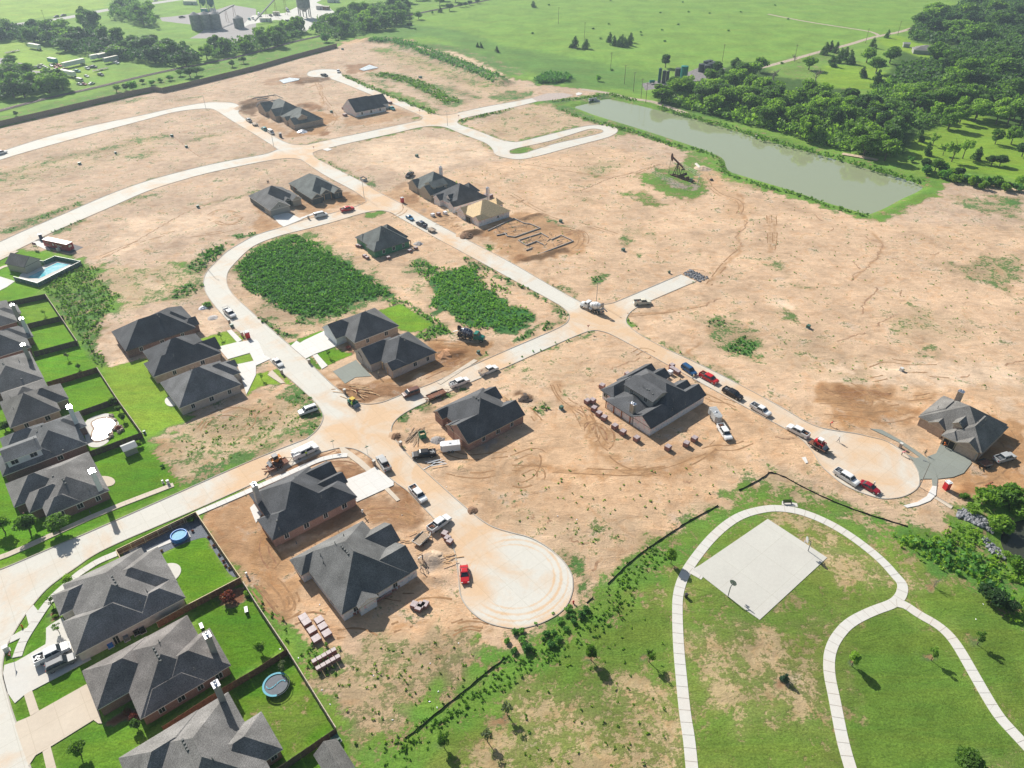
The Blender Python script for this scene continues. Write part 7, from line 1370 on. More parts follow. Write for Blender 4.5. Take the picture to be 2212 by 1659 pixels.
# ================================================================ TREES IN PLACE
def scatter(kinds,s,n,rr,hh,label,group,seed,mind=.55,avoid=(),z=0.,cat='tree'):
    rn=random.Random(seed);P=pts(s)if isinstance(s,str)else s;xs_=[p[0]for p in P];ys_=[p[1]for p in P];got=[];t=0
    av=[pts(a)for a in avoid]
    while len(got)<n and t<9000:
        t+=1;x,y=rn.uniform(min(xs_),max(xs_)),rn.uniform(min(ys_),max(ys_));r=rn.uniform(*rr)
        if not inside(P,np.array([x]),np.array([y]))[0]or any(inside(a,np.array([x]),np.array([y]))[0]for a in av):continue
        if any(math.hypot(x-a,y-b)<(r+c)*mind for a,b,c in got):continue
        got.append((x,y,r));k=rn.choice(kinds);tree(k,(x,y),r*(.7 if k=='cedar' else 1),rn.uniform(*hh)*(.8 if k=='cedar' else 1),label,cat,group,z=z)
def one(kind,tile,X,Y,r,h,label,group=None,cat='tree'):p=G(tile,X,Y);return tree(kind,p,r,h,label,cat,group,z=min(0,gh(*p)))
scatter(['oak','oakd','elm','oakd'],"00:-200,400 0,345 350,370 650,475 900,480 1100,530 1600,590 1750,540 1600,430 1100,390 700,310 300,260 -200,250",32,(6.5,9),(10,14),'dusky green tree in the belt between highway and scrap yard','trees of the upper left belt',1,.5)
scatter(['elml','elm','oak'],"00:1780,520 2212,450|10:180,420 340,330 430,290 380,230 160,330 0,350|00:1860,430",16,(4.8,6.4),(11,14),'tall pale green tree between the batching plant and the railway','tall trees before the batching plant',2,.5)
scatter(['elm','elml','oak','elm'],"10:470,290 700,330 830,315 1000,265 1120,270 1290,195 1330,110 1250,70 900,80 720,150 560,190",22,(5.4,7.2),(11,14.5),'leafy tall tree in the clump east of the batching plant','trees east of the batching plant',3,.48)
scatter(['oakd','elm'],"10:1290,110 1500,85 1650,60 1800,30 1900,5 1700,-40 1200,-30",10,(5.5,7),(9,12),'dark tree in the row running to the top edge','trees at the top edge',4,.5)
scatter(['oakd','oak','elm'],"00:-120,900 0,880 300,840 570,790 580,700 350,710 200,640 130,590 0,700 -100,700",17,(5.5,7.5),(9,12),'dark rounded tree in the grove at the left edge by the railway','trees of the left edge grove',5,.5)
scatter(['oak','oakd'],"00:690,215 780,190 880,265 840,290 740,270",4,(5.5,7),(14,17),'very tall tree just below the highway','tall trees by the highway',6,.4)
scatter(['oak','oakl','oakd'],"00:950,170 1060,180 1180,225 1370,250 1300,120 1100,40 1020,60",7,(5,7),(11,14),'tree in the group between highway and silos','trees left of the silos',7,.48)
G1='lone bushes on the railway verge'
for X,Y,r,k in[(1235,720,2.3,'oakd'),(1645,668,4.6,'oakd'),(1700,650,3.6,'oakd'),(1560,655,3,'oak'),(1470,692,2.6,'bushd'),(1315,733,2.4,'bushd'),(1390,706,2,'bushd'),(1010,795,3.2,'oak'),(1150,775,4,'bushd'),(1090,780,3,'oakd'),(2010,575,3.4,'oakd'),(2105,545,3.2,'oakd'),(140,1000,2,'oakd'),(110,560,5,'oak')]:
    one(k,'00',X,Y,r,r*1.5,'dark bush between the railway and the board fence',G1)
for X,Y,r,k,lab in[(1405,165,4.6,'oak','large round tree at the tip of the railway belt'),(1330,183,2.6,'oakd','small dark tree left of the large round one'),(1328,238,3.2,'oakd','dark tree at the corner of the pasture'),(1376,255,1.2,'bushd','tiny bush by the pasture corner'),(1592,105,2.8,'cedar','narrow dark tree on the pasture edge'),(1672,92,4.6,'oakd','round dark tree on the pasture edge near the top'),(1525,118,1.6,'bushd','small round bush left of the narrow dark tree'),(1765,60,3,'oakd','first of three dark trees near the top edge'),(1812,55,3,'oakd','middle of three dark trees near the top edge'),(1848,42,3,'oakd','right of three dark trees near the top edge'),(1915,28,3,'oakd','dark tree on the top edge of the pasture'),
                        (1915,405,1.7,'cedar','left cedar of the tight pair above the weedy berm'),(1942,410,2,'cedar','right cedar of the tight pair above the weedy berm'),(2080,450,2.2,'cedar','lone cedar right of the tight pair'),(605,362,4.5,'bushd','round bush at the end of the board fence'),(740,330,4,'oakd','dark round tree by the end of the board fence'),(690,340,3,'oakd','smaller dark tree by the end of the board fence')]:one(k,'10',X,Y,r,r*(2.1 if k=='cedar' else 1.6),lab)
for X,Y,r,k,lab in[(184,62,3.6,'cedar','lone cedar near the top of the pasture'),(545,412,5,'cedar','left cedar of the pair in the pasture'),(640,418,4.2,'cedar','right cedar of the pair in the pasture'),(1325,582,5,'oakd','dark spreading tree standing just above the tanks'),(745,700,2.2,'bushd','low bush near the utility poles')]:one(k,'20',X,Y,r,r*(1.75 if k=='cedar' else 1.9),lab)
for X,Y in[(845,362),(880,392),(925,400),(970,402),(1010,392),(1025,365),(950,380)]:one('cedar','20',X,Y,3.6,7.5,'dark cedar in the tight cluster in the middle of the pasture','cedars of the pasture cluster')
for X,Y in[(835,210),(1118,304),(1112,278),(1280,110),(1870,268),(763,335),(177,290),(318,45),(1318,358),(853,8),(1473,20),(1295,262),(700,250),(1705,115),(1975,105),(1435,212),(1525,105),(860,608)]:one('bushd','20',X,Y,1.5,1.5,'tiny dark shrub dotted over the green pasture','shrubs dotted over the pasture','shrub')
for X,Y in[(60,48),(170,168),(120,548)]:one('bushd','30',X,Y,1.5,1.5,'tiny dark shrub dotted over the green pasture','shrubs dotted over the pasture','shrub')
for k,X,Y,r,h,lab in[('cedar',1030,325,3,6.5,'dark round cedar beside the lane fork'),('cedar',490,470,4.2,9,'leftmost cedar of the dark group below the lane'),('cedar',535,445,3.6,8,'second cedar of the dark group below the lane'),('cedar',585,455,3.6,8,'third cedar of the dark group below the lane'),('oakl',350,600,6.2,10,'pale spreading tree left of the dark cedars'),('cedar',545,572,4.4,8,'cedar just below the pale spreading tree'),
    ('cedar',620,540,4.6,10,'thick cedar in the dark group above the clearing'),('cedar',700,548,4.4,10,'rightmost thick cedar above the clearing'),('cedar',660,510,4,9,'cedar behind the thick ones above the clearing'),('cedar',902,412,3.6,8,'cedar beside the lane above the round oaks'),('oak',1050,545,7,12,'big round oak above the clearing, rightmost'),('oak',850,540,6,11,'big round oak above the clearing, left one'),('oak',930,632,6.4,11,'round olive oak in the clearing between two cedars'),('cedar',810,668,3.8,7,'squat cedar in the clearing, left of the big cone'),
    ('cedar',922,765,5.8,11.5,'big cone shaped cedar in the middle of the clearing'),('dead',408,705,4,9,'leafless tree at the left of the clearing'),('dead',45,690,4,7,'leafless tree above the pond wood'),('dead',228,530,2.6,5,'bare little tree by the lane'),('dead',1395,915,4,11,'bare tree sticking out of the wood')]:one(k,'30',X,Y,r,h,lab)
scatter(['oak','elm','oakl','elml','elml','oakl','oakd'],"20:1220,870 1400,915 1600,965 1800,1020 2000,1075 2212,1125|30:200,1190 500,1280 700,1330 900,1365 1050,1400 1160,1330 1200,1150 1120,1000 760,890 460,850 180,850 0,790|20:2100,690 1900,720 1650,740 1400,770 1260,800",72,(5.4,7.4),(10,14),'leafy green tree in the thick wood along the pond','trees of the pond wood',8,.42)
scatter(['oakd','oak'],"20:1740,650 1900,570 2150,600 2212,680 1900,700",6,(4.5,6),(9,11),'tree behind the dark tanks','trees behind the tanks',9,.5)
scatter(['oakd','oak','elm','cedar','oakl'],"30:1180,340 1300,350 1400,390 1560,375 1640,400 1650,470 1560,500 1350,560 1150,600 1080,700 1060,800 1300,900 1700,860 1900,830 2300,830 2400,-50 1760,-50 1620,80 1420,150 1260,240",46,(8,11.5),(13,18),'dark tree in the deep wood around the farmhouse','trees of the deep wood',10,.42,["30:1150,330 1320,330 1640,400 1640,500 1400,540 1150,440","30:1930,380 2160,400 2160,510 1940,500","30:1160,420 1260,330 1300,520"])
scatter(['elml','oak','elml','oakl'],"30:1330,960 1500,1060 1750,940 2100,950 2300,980 2300,1110 2000,1110 1880,1050 1700,1060 1550,1120 1400,1060",15,(4.5,6.5),(10,13),'pale green tree with leaning trunk below the deep wood','pale trees below the deep wood',11,.5)
for k,X,Y,r,h,lab in[('cedar',1368,1335,3,6.5,'dark cedar on the lawn beside the pond wood'),('sparsel',1585,1395,4.2,11,'slender pale tree with leaning trunk on the lawn, left one'),('sparsel',1680,1368,4,10.5,'slender pale tree with leaning trunk on the lawn, right one'),('cedar',1800,1375,3.2,6.5,'round cedar right of the slender leaning trees'),('oakd',1930,1425,3.4,5,'low dark tree at the right edge lawn, left'),('oakd',2000,1430,3.4,5.5,'low dark tree at the right edge lawn, right'),('oakd',1345,1470,3.6,6,'dark bush tree at the pond bank end, left'),('oak',1440,1480,3.6,6.5,'bush tree at the pond bank end, right'),
    ('sparse',1420,1260,3,7,'thin tree on the shaded lawn'),('elml',2100,1240,4.2,9,'pale round tree near the right edge'),('elm',1960,1245,3.6,8,'green tree left of the pale round one'),('oakd',2190,1350,4,7,'dark tree on the right edge'),('sparse',1510,1340,2.6,6,'thin tree left of the leaning trees'),('bushd',1235,1395,2,3,'small dark bush at the lawn corner'),('cedar',1300,1220,3,7,'cedar in the shade at the wood edge')]:one(k,'30',X,Y,r,h,lab)
scatter(['bushd','oakd','bush'],"30:1300,1490 1500,1490 1750,1560 2212,1610 2350,1655 2212,1665 1900,1645 1500,1550",20,(2.2,3.6),(3.5,5.5),'bushy shrub in the hedge row at the right edge','hedge row shrubs',12,.45,cat='shrub')
def canopy(polys,dens,lo,hi,leaf,seed,label,size=.5):
    rng=np.random.default_rng(seed);out=[]
    for s in polys:
        P=pts(s);A=np.array(P);a,b=A.min(0),A.max(0);q=rng.uniform(a,b,(int((b-a).prod()*dens),2));q=q[inside(P,q[:,0],q[:,1])];m=len(q)
        hh=lo+(hi-lo)*(.5+.5*np.sin(q[:,0]*.5+2*np.sin(q[:,1]*.21))*np.sin(q[:,1]*.45+1.5*np.sin(q[:,0]*.17)));c=np.repeat(np.stack([q[:,0],q[:,1],hh],1),7,0);c+=rng.normal(size=c.shape)*np.array([.9,.9,.7]);c[:,2]=np.maximum(c[:,2],.2);out.append(quads(c,size,len(c),rng,.5))
    o=bpy.data.objects.new('undergrowth',quadmesh('undergrowth',np.concatenate(out),LEAF[leaf]));COL.objects.link(o);tag(o,label,None,None,'stuff')
canopy(["30:1180,340 1300,350 1400,390 1560,375 1640,400 1650,470 1560,500 1350,560 1150,600 1080,700 1060,800 1300,900 1700,860 1900,830 2300,830 2400,-50 1760,-50 1620,80 1420,150 1260,240"],.16,2,6,'dark',61,'tangled leafy undergrowth filling the deep wood',.75)
canopy(["20:1230,880 1400,915 1600,965 1800,1020 2000,1070 2212,1120|30:200,1180 500,1270 700,1315 900,1350 1050,1380 1130,1330 1170,1150 1100,1000 700,900 400,860 150,860 0,800|20:2100,690 1900,720 1650,740 1400,770 1260,800"],.28,1,5,'mid',62,'tangled leafy undergrowth filling the pond wood',.6)
canopy(["30:1050,700 1120,840 1300,830 1700,810 2300,800 2300,960 1750,930 1500,1060 1220,1150 1100,1010 800,900 900,820"],.24,1,5,'mid',65,'leafy undergrowth filling the middle of the right hand wood',.6)
canopy(["00:950,170 1060,180 1180,225 1370,250 1300,120 1100,40 1020,60","00:690,215 780,190 880,265 840,290 740,270"],.2,3,9,'dark',66,'undergrowth of the groups left of the silos',.7)
canopy(["00:-200,400 0,345 350,370 650,475 900,480 1100,530 1600,590 1750,540 1600,430 1100,390 700,310 300,260 -200,250"],.22,2,6,'dark',63,'undergrowth of the belt between highway and scrap yard',.7)
canopy(["10:470,290 700,330 830,315 1000,265 1120,270 1290,195 1330,110 1250,70 900,80 720,150 560,190","00:-120,900 0,880 300,840 570,790 580,700 350,710 200,640 130,590 0,700 -100,700","00:1780,520 2212,450|10:180,420 340,330 430,290 380,230 160,330 0,350|00:1860,430"],.2,2,6,'dark',64,'undergrowth below the tree belts along the railway',.65)
# garden and park trees
for k,t,X,Y,r,h,lab in[('oak','02',262,1275,2.5,5.2,'leafy tree before the corner brick house, left one'),('oak','02',520,1275,2.8,5.2,'leafy tree casting its shadow over the pavement'),('oak','02',45,1280,2.,4.6,'tree at the left edge of the corner lawn'),('oakl','03',700,1545,1.5,4.,'pale young tree on the lowest left lawn'),('oakd','03',1190,1310,1.1,2.6,'dense dark evergreen shrub beside the middle house'),
    ('sparse','03',460,262,.9,2.8,'little tree in the curved mulch bed'),('sparse','03',515,490,.9,2.6,'little tree in the round mulch bed by the driveway'),('oakl','03',605,70,1.1,2.8,'small tree beside the curving pavement'),('redbush','03',1980,215,1.5,2.8,'shrub with red blossom in the mulch corner'),('redbush','03',1100,1185,.7,1.1,'red leaved shrub by the entry path, upper'),('redbush','03',1150,1225,.8,1.1,'red leaved shrub by the entry path, lower'),('bush','03',2140,170,.9,1.2,'low green shrub at the white capped fence'),
    ('oak','13',50,662,1.2,3.4,'young tree on the lawn above the brown fence'),('greyt','13',235,830,1.,3.,'thin almost bare tree above the trampoline'),('oakl','23',682,722,1.3,4.6,'young park tree with long shadow, left of the path'),('sparsel','23',1182,738,1.2,4.2,'thin young park tree nearest the left path'),('oakl','33',722,775,1.2,4.2,'dense yellow green park tree inside the path fork'),('sparse','33',1408,725,1.1,3.8,'thin park tree in the middle of the path loop'),
    ('sparse','33',1805,590,1.2,3.8,'thin park tree outside the right path'),('spruce','33',142,905,.95,2.2,'small bluish spruce on the park grass'),('dead','33',1432,92,.8,2.4,'bare dying sapling near the park thicket'),('oakl','33',1700,1690,2.7,4.6,'bright round tree at the bottom edge of the park'),('oakl','22',1372,1548,1.4,4.6,'young tree beside the park path near the silt fence'),('oak','13',1625,1480,1.1,3.8,'young park tree with round shadow near the bottom'),('greyt','13',2000,1430,1.2,3.6,'thin half bare park tree near the bottom'),('greyt','13',2170,1200,1.2,3.8,'thin park tree upper right of the half bare one'),('bushd','13',2165,570,.7,1.2,'single green shrub on the dry lot'),
    ('greyt','01',588,1445,.9,2.6,'greyish little tree on the third small lawn'),('oakd','01',685,1530,.8,2.2,'dark little tree against the reddish fence'),('sparse','01',390,1065,.9,2.2,'small sapling on the topmost fenced lawn'),('bushd','02',1405,715,.6,.8,'small dark bush at the lawn edge'),('bush','02',1655,1190,.9,1.6,'pale green shrub in the slate gravel corner'),('oak','02',985,175,1.4,2.4,'shrubby tree in the fence corner above the pool'),('oakd','02',1035,240,1.,2.2,'dark shrub beside the pool yard fence, upper'),('oakd','02',1070,320,.9,2.6,'dark shrub beside the pool yard fence, lower'),('oak','02',50,400,1.8,3.,'shrub tree between the two left edge houses'),('redbush','02',1025,385,.9,1.,'flower bed shrub on the pool rock work'),('bush','02',1205,540,1.,1.8,'garden plants beside the metal shed'),
    ('sparse','01',1912,1270,.9,2.6,'young tree on the front lawn near the red toilet'),('sparse','11',632,1425,.8,2.6,'young tree on the small front lawn'),('sparse','11',50,1620,.8,2.4,'young tree on the lawn south of the white driveways'),('redbush','11',800,1350,.9,.9,'flower shrubs by the porch of the green lawn house'),('bushd','01',1800,985,1.6,1.6,'round shrub behind the rubble by the curving street'),('bush','03',475,300,.6,.7,'clipped shrub in the curved mulch bed, upper'),('bush','03',480,350,.6,.7,'clipped shrub in the curved mulch bed, lower')]:one(k,t,X,Y,r,h,lab)
for X,Y in[(1805,1330),(1850,1402),(1895,1478),(1930,1535),(1952,1575),(1985,1597),(1400,1445),(1665,1275)]:one('redbush','02',X,Y,.38,.55,'small reddish shrub in the slate gravel bed','shrubs in the slate gravel bed','shrub')
for X,Y,r in[(495,300,.95),(600,350,1),(640,300,.9),(410,395,.8),(300,512,.9),(272,545,.5),(360,492,.7),(402,550,.8),(335,605,.9),(372,612,.6),(83,565,.9),(135,630,1.2),(465,465,.7),(80,480,.7),(25,490,.8),(15,655,.8),(475,352,.5),(535,400,.7),(522,345,.6)]:one('bushd','23',X,Y,r,r*1.35,'round grey green shrub between the lower cul-de-sac and the park','shrubs below the lower cul-de-sac','shrub')
for X,Y,r,h,k,lab in[(1880,1020,3.4,4.,'bush','bright willow shrub above the rocks, left'),(1990,1000,3.2,4.,'bush','bright willow shrub above the rocks, middle'),(2100,1010,3.6,4.4,'bush','bright willow shrub above the rocks, right'),(2010,1230,3.,4.,'bush','large bright round shrub overhanging the creek'),(1745,1100,1.7,2.,'bush','small bright shrub at the upper end of the rocks'),(2200,1100,3.,4,'bush','bright shrub at the right edge above the creek'),(2060,1475,1.2,1.4,'bush','small shrub at the end of the lower rocks'),(2150,1590,2.2,3,'bush','bright shrub at the right edge below the creek'),(1690,980,1.2,1.3,'bush','small shrub at the silt fence end')]:one(k,'32',X,Y,r,h,lab,None,'shrub')
one('oakd','33',1930,225,2.8,3.4,'big dark round bush in the thicket beside the park',None,'shrub');one('oakd','33',2090,300,1.8,2.4,'dark bush right of the big round one',None,'shrub')
scatter(['oak','elml','oakl','elm'],"30:1120,840 1300,860 1700,830 2300,830 2300,950 1750,930 1500,1050 1220,1130 1150,1000",16,(6.5,8.5),(11,14),'leafy tree in the middle of the right hand wood','trees of the middle wood',15,.42)
# ---- weeds and tall grass, each field one mass
Q=pts
weeds('weeds',[(Q("01:2020,650 2170,490|11:120,430 350,370 520,430 700,560 900,680 1200,880 1100,905 800,970 800,1060 640,1090 340,1070 130,970 0,900|01:2080,820"),3.2)],7,.2,.75,'weed',21,'dense dark green weeds filling the lot inside the street bend')
weeds('weeds',[(Q("11:1500,720 1600,700 1800,640 1870,650 1960,800 2050,870 2212,970|21:130,1000 190,1060 100,1180 0,1210|11:2000,1200 1760,1150 1700,1060 1480,1000 1560,850"),2.2),(Q("11:1300,610 1480,590 1620,650 1900,640 2212,860 2212,980 1900,800 1500,800"),1.),(Q("11:1130,930 1230,890 1400,1000 1620,1120 1700,1200 1620,1240 1480,1290 1360,1240 1530,1140 1270,970 1150,980"),2.2)],7,.2,.75,'weed',22,'dark weeds behind the green mixer truck lot')
weeds('weeds',[(Q(s),d)for s,d in[("11:1300,600 1480,590 1560,680 1500,730 1380,700",.8),("11:0,1050 220,1180 320,1240 250,1290 100,1180 0,1110",.9),("11:330,1100 460,1090 460,1150 350,1150",1),("11:1780,560 1850,560 1900,600 2000,640 2212,760|21:200,870 400,980 480,1060 480,1110 300,1190 50,1290 40,1250 300,1130 440,1080 300,960 0,800|11:1800,620",1.),("21:1650,1120 1750,1090 1890,1120 1800,1160 1670,1170",.9),("21:1810,1330 1880,1290 2000,1250 2130,1290 2130,1400 2000,1420 1850,1370",.9),("21:650,740 730,700 800,750 700,800",.7),
    ("01:1490,880 1560,820 1650,780 1750,800 1740,850 1600,900 1500,930",1.2),("01:1590,660 1700,560 1850,450 1960,440 1960,500 1830,620 1760,700 1600,700",1.3),("01:2020,380 2212,340|11:0,345 0,370|01:2050,415",1),("11:1960,460 2060,465 2040,510 1980,490",1.5),("22:150,190 260,140 360,190 280,270 180,240",.7),("11:1890,1440 1990,1390 2030,1410 1900,1470",1.5)]]
    ,6,.24,.7,'weed',23,'scattered weed patches along the streets and dirt lots')
weeds('weeds',[(Q("01:350,830 420,760 720,620 850,640 900,800 1050,900 1000,1000 900,1060 860,1250 800,1330 900,1400 930,1520 840,1500 700,1300 560,1100 430,900"),1.5),(Q("13:270,560 470,560 700,570 810,640 690,700 700,900 540,900 530,1000 480,950 400,700"),1.6),(Q("13:0,150 200,300 300,400 300,560 260,560 0,200"),1.2),(Q("13:700,1280 760,1250 840,1380 900,1500 830,1480"),1.2)],7,.18,.7,'weedl',24,'bright weeds growing along the outside of the garden fences')
weeds('weeds',[(Q("32:1000,1240 1300,1290 1650,1180 1850,1260 1960,1420 2040,1520 2300,1640|33:2300,480 2100,400 1750,60 1400,-80|32:1250,1500 1050,1330"),1.5)],7,.2,.8,'weedl',25,'dense bright thicket of weeds beside the creek and park')
weeds('weeds',[(Q("32:1100,1330 1500,1330 1800,1480 2200,1800|33:2212,330 1800,80|32:1350,1500"),.7)],6,.34,1.2,'weed',26,'darker bushes mixed in the creek thicket')
weeds('weeds',[(strip(Q("13:1100,1620 1450,1370 1800,1090 2212,790|23:300,690 600,480 900,270|22:1000,1640 1300,1440"),6),2.),(Q("23:470,500 330,640 0,830|13:2150,880 1800,1130 1500,1360 1150,1640 1080,1640 1100,1580 1420,1330 1800,1010 2150,720|23:0,700 300,600"),1.5)],6,.15,.32,'weedl',27,'bright strip of weeds below the silt fence')
weeds('weeds',[(strip(Q(BERM),13),1.4),(Q("20:190,700 280,645 420,645 525,670 500,705 350,725 230,725"),2.)],5,.42,3.2,'weed',28,'dark brush growing along the earth berm')
weeds('weeds',[(Q("20:240,880 400,875 660,855 830,815 900,840 1100,885 1080,860 850,800 640,835"),1.2),(Q("20:380,910 600,1010 1000,1105 1300,1205 1500,1275 1440,1290 1100,1170 700,1060 480,990"),1.),(strip(Q("10:1040,640 1200,660 1400,720 1550,800 1720,890"),13),.7),(strip(Q("10:760,650 900,720 1100,800 1300,880 1550,985"),5),.7),(strip(Q("10:1750,1050 1900,1010 2212,940"),4),.8),(strip(Q("20:1500,1270 1700,1320 1800,1400 1830,1490 2000,1560 2212,1620|31:250,20 500,105 750,180 860,205"),4),.9),(strip(Q("20:1250,920 1600,1020 1900,1105 2212,1205|30:400,1310 900,1450 1340,1580"),7),.7)],5,.32,.9,'weedl',29,'rank green growth on the pond banks and far verges')
weeds('weeds',[(strip(Q("12:290,50 420,120 520,190 555,280 500,370 300,480 80,580"),2.6),.9),(strip(Q("12:1190,340 1250,280 1400,215 1480,170"),2),1.2),(strip(Q("21:1000,1050 1010,1130 1250,1300 1700,1510"),1.4),.6),(strip(Q("11:2130,1540|21:0,1450 200,1380 380,1310 520,1270 680,1210"),1.6),1.1),(strip(Q("10:500,1360 650,1420 820,1520 900,1550"),2),.8),(strip(Q("01:0,350 200,290 400,200 560,150 700,90"),4),.7),(strip(Q("01:450,350 650,270 720,240"),3),.9),(strip(Q("32:-100,300 0,330"),1),.5),(strip(Q("12:1480,170 1640,110 1780,60"),1.6),.9),(strip(Q("21:280,780 420,830 530,900"),1.6),1.),(strip(Q("23:100,440 260,400 400,320"),1.2),.8)],5,.18,.45,'weed',30,'low weeds hugging the street kerbs')
weeds('weeds',[(Q("11:300,240 2212,-300|21:900,-400 2212,0|31:900,250 2400,500 2400,1700|32:1900,100 1300,0 300,0|21:1600,1300 1300,1120 1300,900 1600,700 600,800|11:2100,500 1200,0"),.022),(Q("22:0,300 700,700 1400,700 2100,600 1700,1050 1100,1450 850,1650 600,1500 300,1300 0,1200"),.07),(Q("13:560,950 800,640 1100,540 1900,520 2000,700 1200,1440 1000,1600 700,1200"),.22),(Q("23:0,900 500,700 1350,0 1380,900 1500,1700 0,1900|13:1500,1700 1800,1300"),.10),(Q("00:0,1500 1500,1000 1800,960 2100,1200 0,1640"),.02),(Q("12:400,60 500,300 300,450 0,600|02:1900,700 1400,600 1700,350"),.3)],5,.15,.3,'weedl',31,'sparse low tufts dotted over the bare dirt and dry grass')
# ================================================================ PROPS IN PLACE
VD=ANG+math.pi/2
for X,Y,lab in[(228,520,'utility pole at the far left lane of the right fields'),(842,370,'utility pole beside the pale dirt lane'),(1120,302,'utility pole at the lane fork near the deep wood'),(1215,335,'utility pole standing before the deep wood')]:upole(G('30',X,Y),.4,lab,11)
for X,Y,lab in[(400,206,'utility pole high in the pasture'),(624,350,'utility pole beside the pair of cedars'),(851,605,'utility pole in the middle of the lower pasture'),(970,725,'utility pole left of the green tanks'),(1048,790,'utility pole just right of the nearest one to the tanks'),(1114,850,'utility pole on the dirt lane, left of two'),(1155,888,'utility pole on the dirt lane, right of two'),(1816,530,'utility pole right of the dark tank group')]:upole(G('20',X,Y),.4,lab,12 if Y>500 else 14)
upole(G('00',408,232),.4,'utility pole beside the highway',14)
for t,X,Y,az,lab in[('21',728,955,-1.,'street lamp at the mixer truck intersection'),('32',1308,888,2.6,'street lamp standing on the right cul-de-sac'),('10',153,1262,-.6,'street lamp at the far left crossroads'),('11',935,45,-1,'street lamp by the loop street junction'),('00',1780,937,-1.5,'street lamp on the far left street bend'),('01',1785,655,-.5,'street lamp on the outer side of the curving street'),('10',1655,1085,2.,'street lamp by the far right intersection')]:lamp(G(t,X,Y),az,lab)
for t,X,Y,az,sh_,lab in[('21',655,1207,-1.2,'yield','yield sign opposite the white mixer truck'),('12',672,555,-1.2,'name','street name sign at the dusty corner ramp'),('10',503,1305,-1.5,'yield','yield sign at the far left crossroads'),('10',1415,985,-1.5,'yield','sign at the far right intersection'),('10',1752,1030,-1.5,'yield','sign at the mouth of the looped street'),('03',122,735,.2,'yield','yield sign on the lower left grass verge'),('12',965,605,-1.,'name','small sign by the silver pickup')]:signpost(G(t,X,Y),az,lab,sh_)
# utility boxes and pedestals
mat('box_green',(.045,.12,.085),.5,0,.1);mat('box_white',(.6,.6,.58),.5,0,.05)
def ubox(t,X,Y,s,m,lab,h=.9,name='utility_box',cat='utility box'):
    p=G(t,X,Y);root=empty(name,(p[0],p[1],0),ANG,lab,cat);b=MB();b.box(0,0,h/2+.08,s,s*.8,h,taper=.97);b.build('cabinet',M[m],root);b=MB();b.box(0,0,.05,s*1.25,s*1.05,.1);b.build('base',M['walk_concrete'],root);b=MB();b.box(0,-s*.03,h+.11,s*1.03,s*.86,.07);b.build('lid',M[m],root);return root
for t,X,Y,s,m,lab,h in[('22',425,215,1.,'box_green','green utility box left of the brick packs',.9),('31',345,1172,1.2,'box_green','green utility box alone on the open right field',.9),('31',1150,1540,1.,'box_white','pale utility box on the open right field',.8),('21',1358,700,.7,'box_green','dark utility box left of the stub street',.8),('21',960,505,1.2,'box_green','utility box in weeds right of the foundations',.8),('21',420,258,1.2,'box_green','utility box on the weedy strip behind the foundations',.9),('10',1390,1352,1.4,'box_green','utility box on the pale dirt below the far intersection',1.),('00',1487,1178,1.4,'box_green','utility box in the middle of the far left lot',1.),('00',1612,1272,1.3,'box_green','smaller utility box right of the far left lot',.9),('00',690,1418,1.4,'box_green','utility box beside the green strip of the far left lot',.9),('00',1000,1325,1.,'box_green','small utility box further along the green strip',.8),('10',652,970,1.4,'box_green','utility box between the far brown and white wrapped houses',1.),('10',1420,670,2.,'box_green','green box in the far weedy lot',.9),('10',748,428,1.6,'box_green','green box near the end of the board fence',1.),
    ('01',1712,132,1.1,'box_green','utility box on the lot left of the grey house',.9),('01',2005,1162,1.,'box_green','green utility box near the front lawn',.8),('11',1922,1392,.9,'box_green','green utility box by the cross street weeds',.8),('03',62,645,.9,'box_white','white utility box on the verge below the yield sign',1.2),('02',1455,860,.6,'box_white','white pedestal box at the pavement end, right one',1.),('02',1410,855,.4,'box_white','thin white pedestal at the pavement end, left one',.8),('02',1250,425,.6,'box_green','green pedestal outside the backyard fence corner',.7),('13',690,1425,1.3,'box_green','green topped box by the lowest fence',.8),('03',2135,1655-1655+0,.4,'box_white','white post at the fence corner of the dirt lot',1.)]:ubox(t,X,Y,s,m,lab,h)
# brick mailbox columns
for t,X,Y,lab in[('12',1022,697,'brick mailbox column beside the silver pickup'),('12',1252,535,'brick mailbox column beside the black pickup'),('11',462,1480,'brick mailbox column at the green lawn house'),('11',225,1570,'brick mailbox column across the street from the green lawn'),('01',2095,1245,'brick mailbox column next to the red toilet'),('01',1985,1135,'brick mailbox column behind the racked white pickup'),('12',768,80,'brick mailbox column by the lumber corner'),('32',1140,548,'pale brick mailbox column on the fresh pavement'),('11',455,232,'brick mailbox column beside the white van')]:
    p=G(t,X,Y);root=empty('mailbox_column',(p[0],p[1],0),ANG,lab,'mailbox');b=MB();b.box(0,0,.7,.62,.62,1.4);b.build('brick_column',M['brick_tan'],root);b=MB();b.box(0,0,1.44,.74,.74,.1);b.build('cap',M['walk_concrete'],root);b=MB();b.box(.3,0,1.1,.1,.26,.3);b.build('mailbox_door',M['paint_grey'],root)
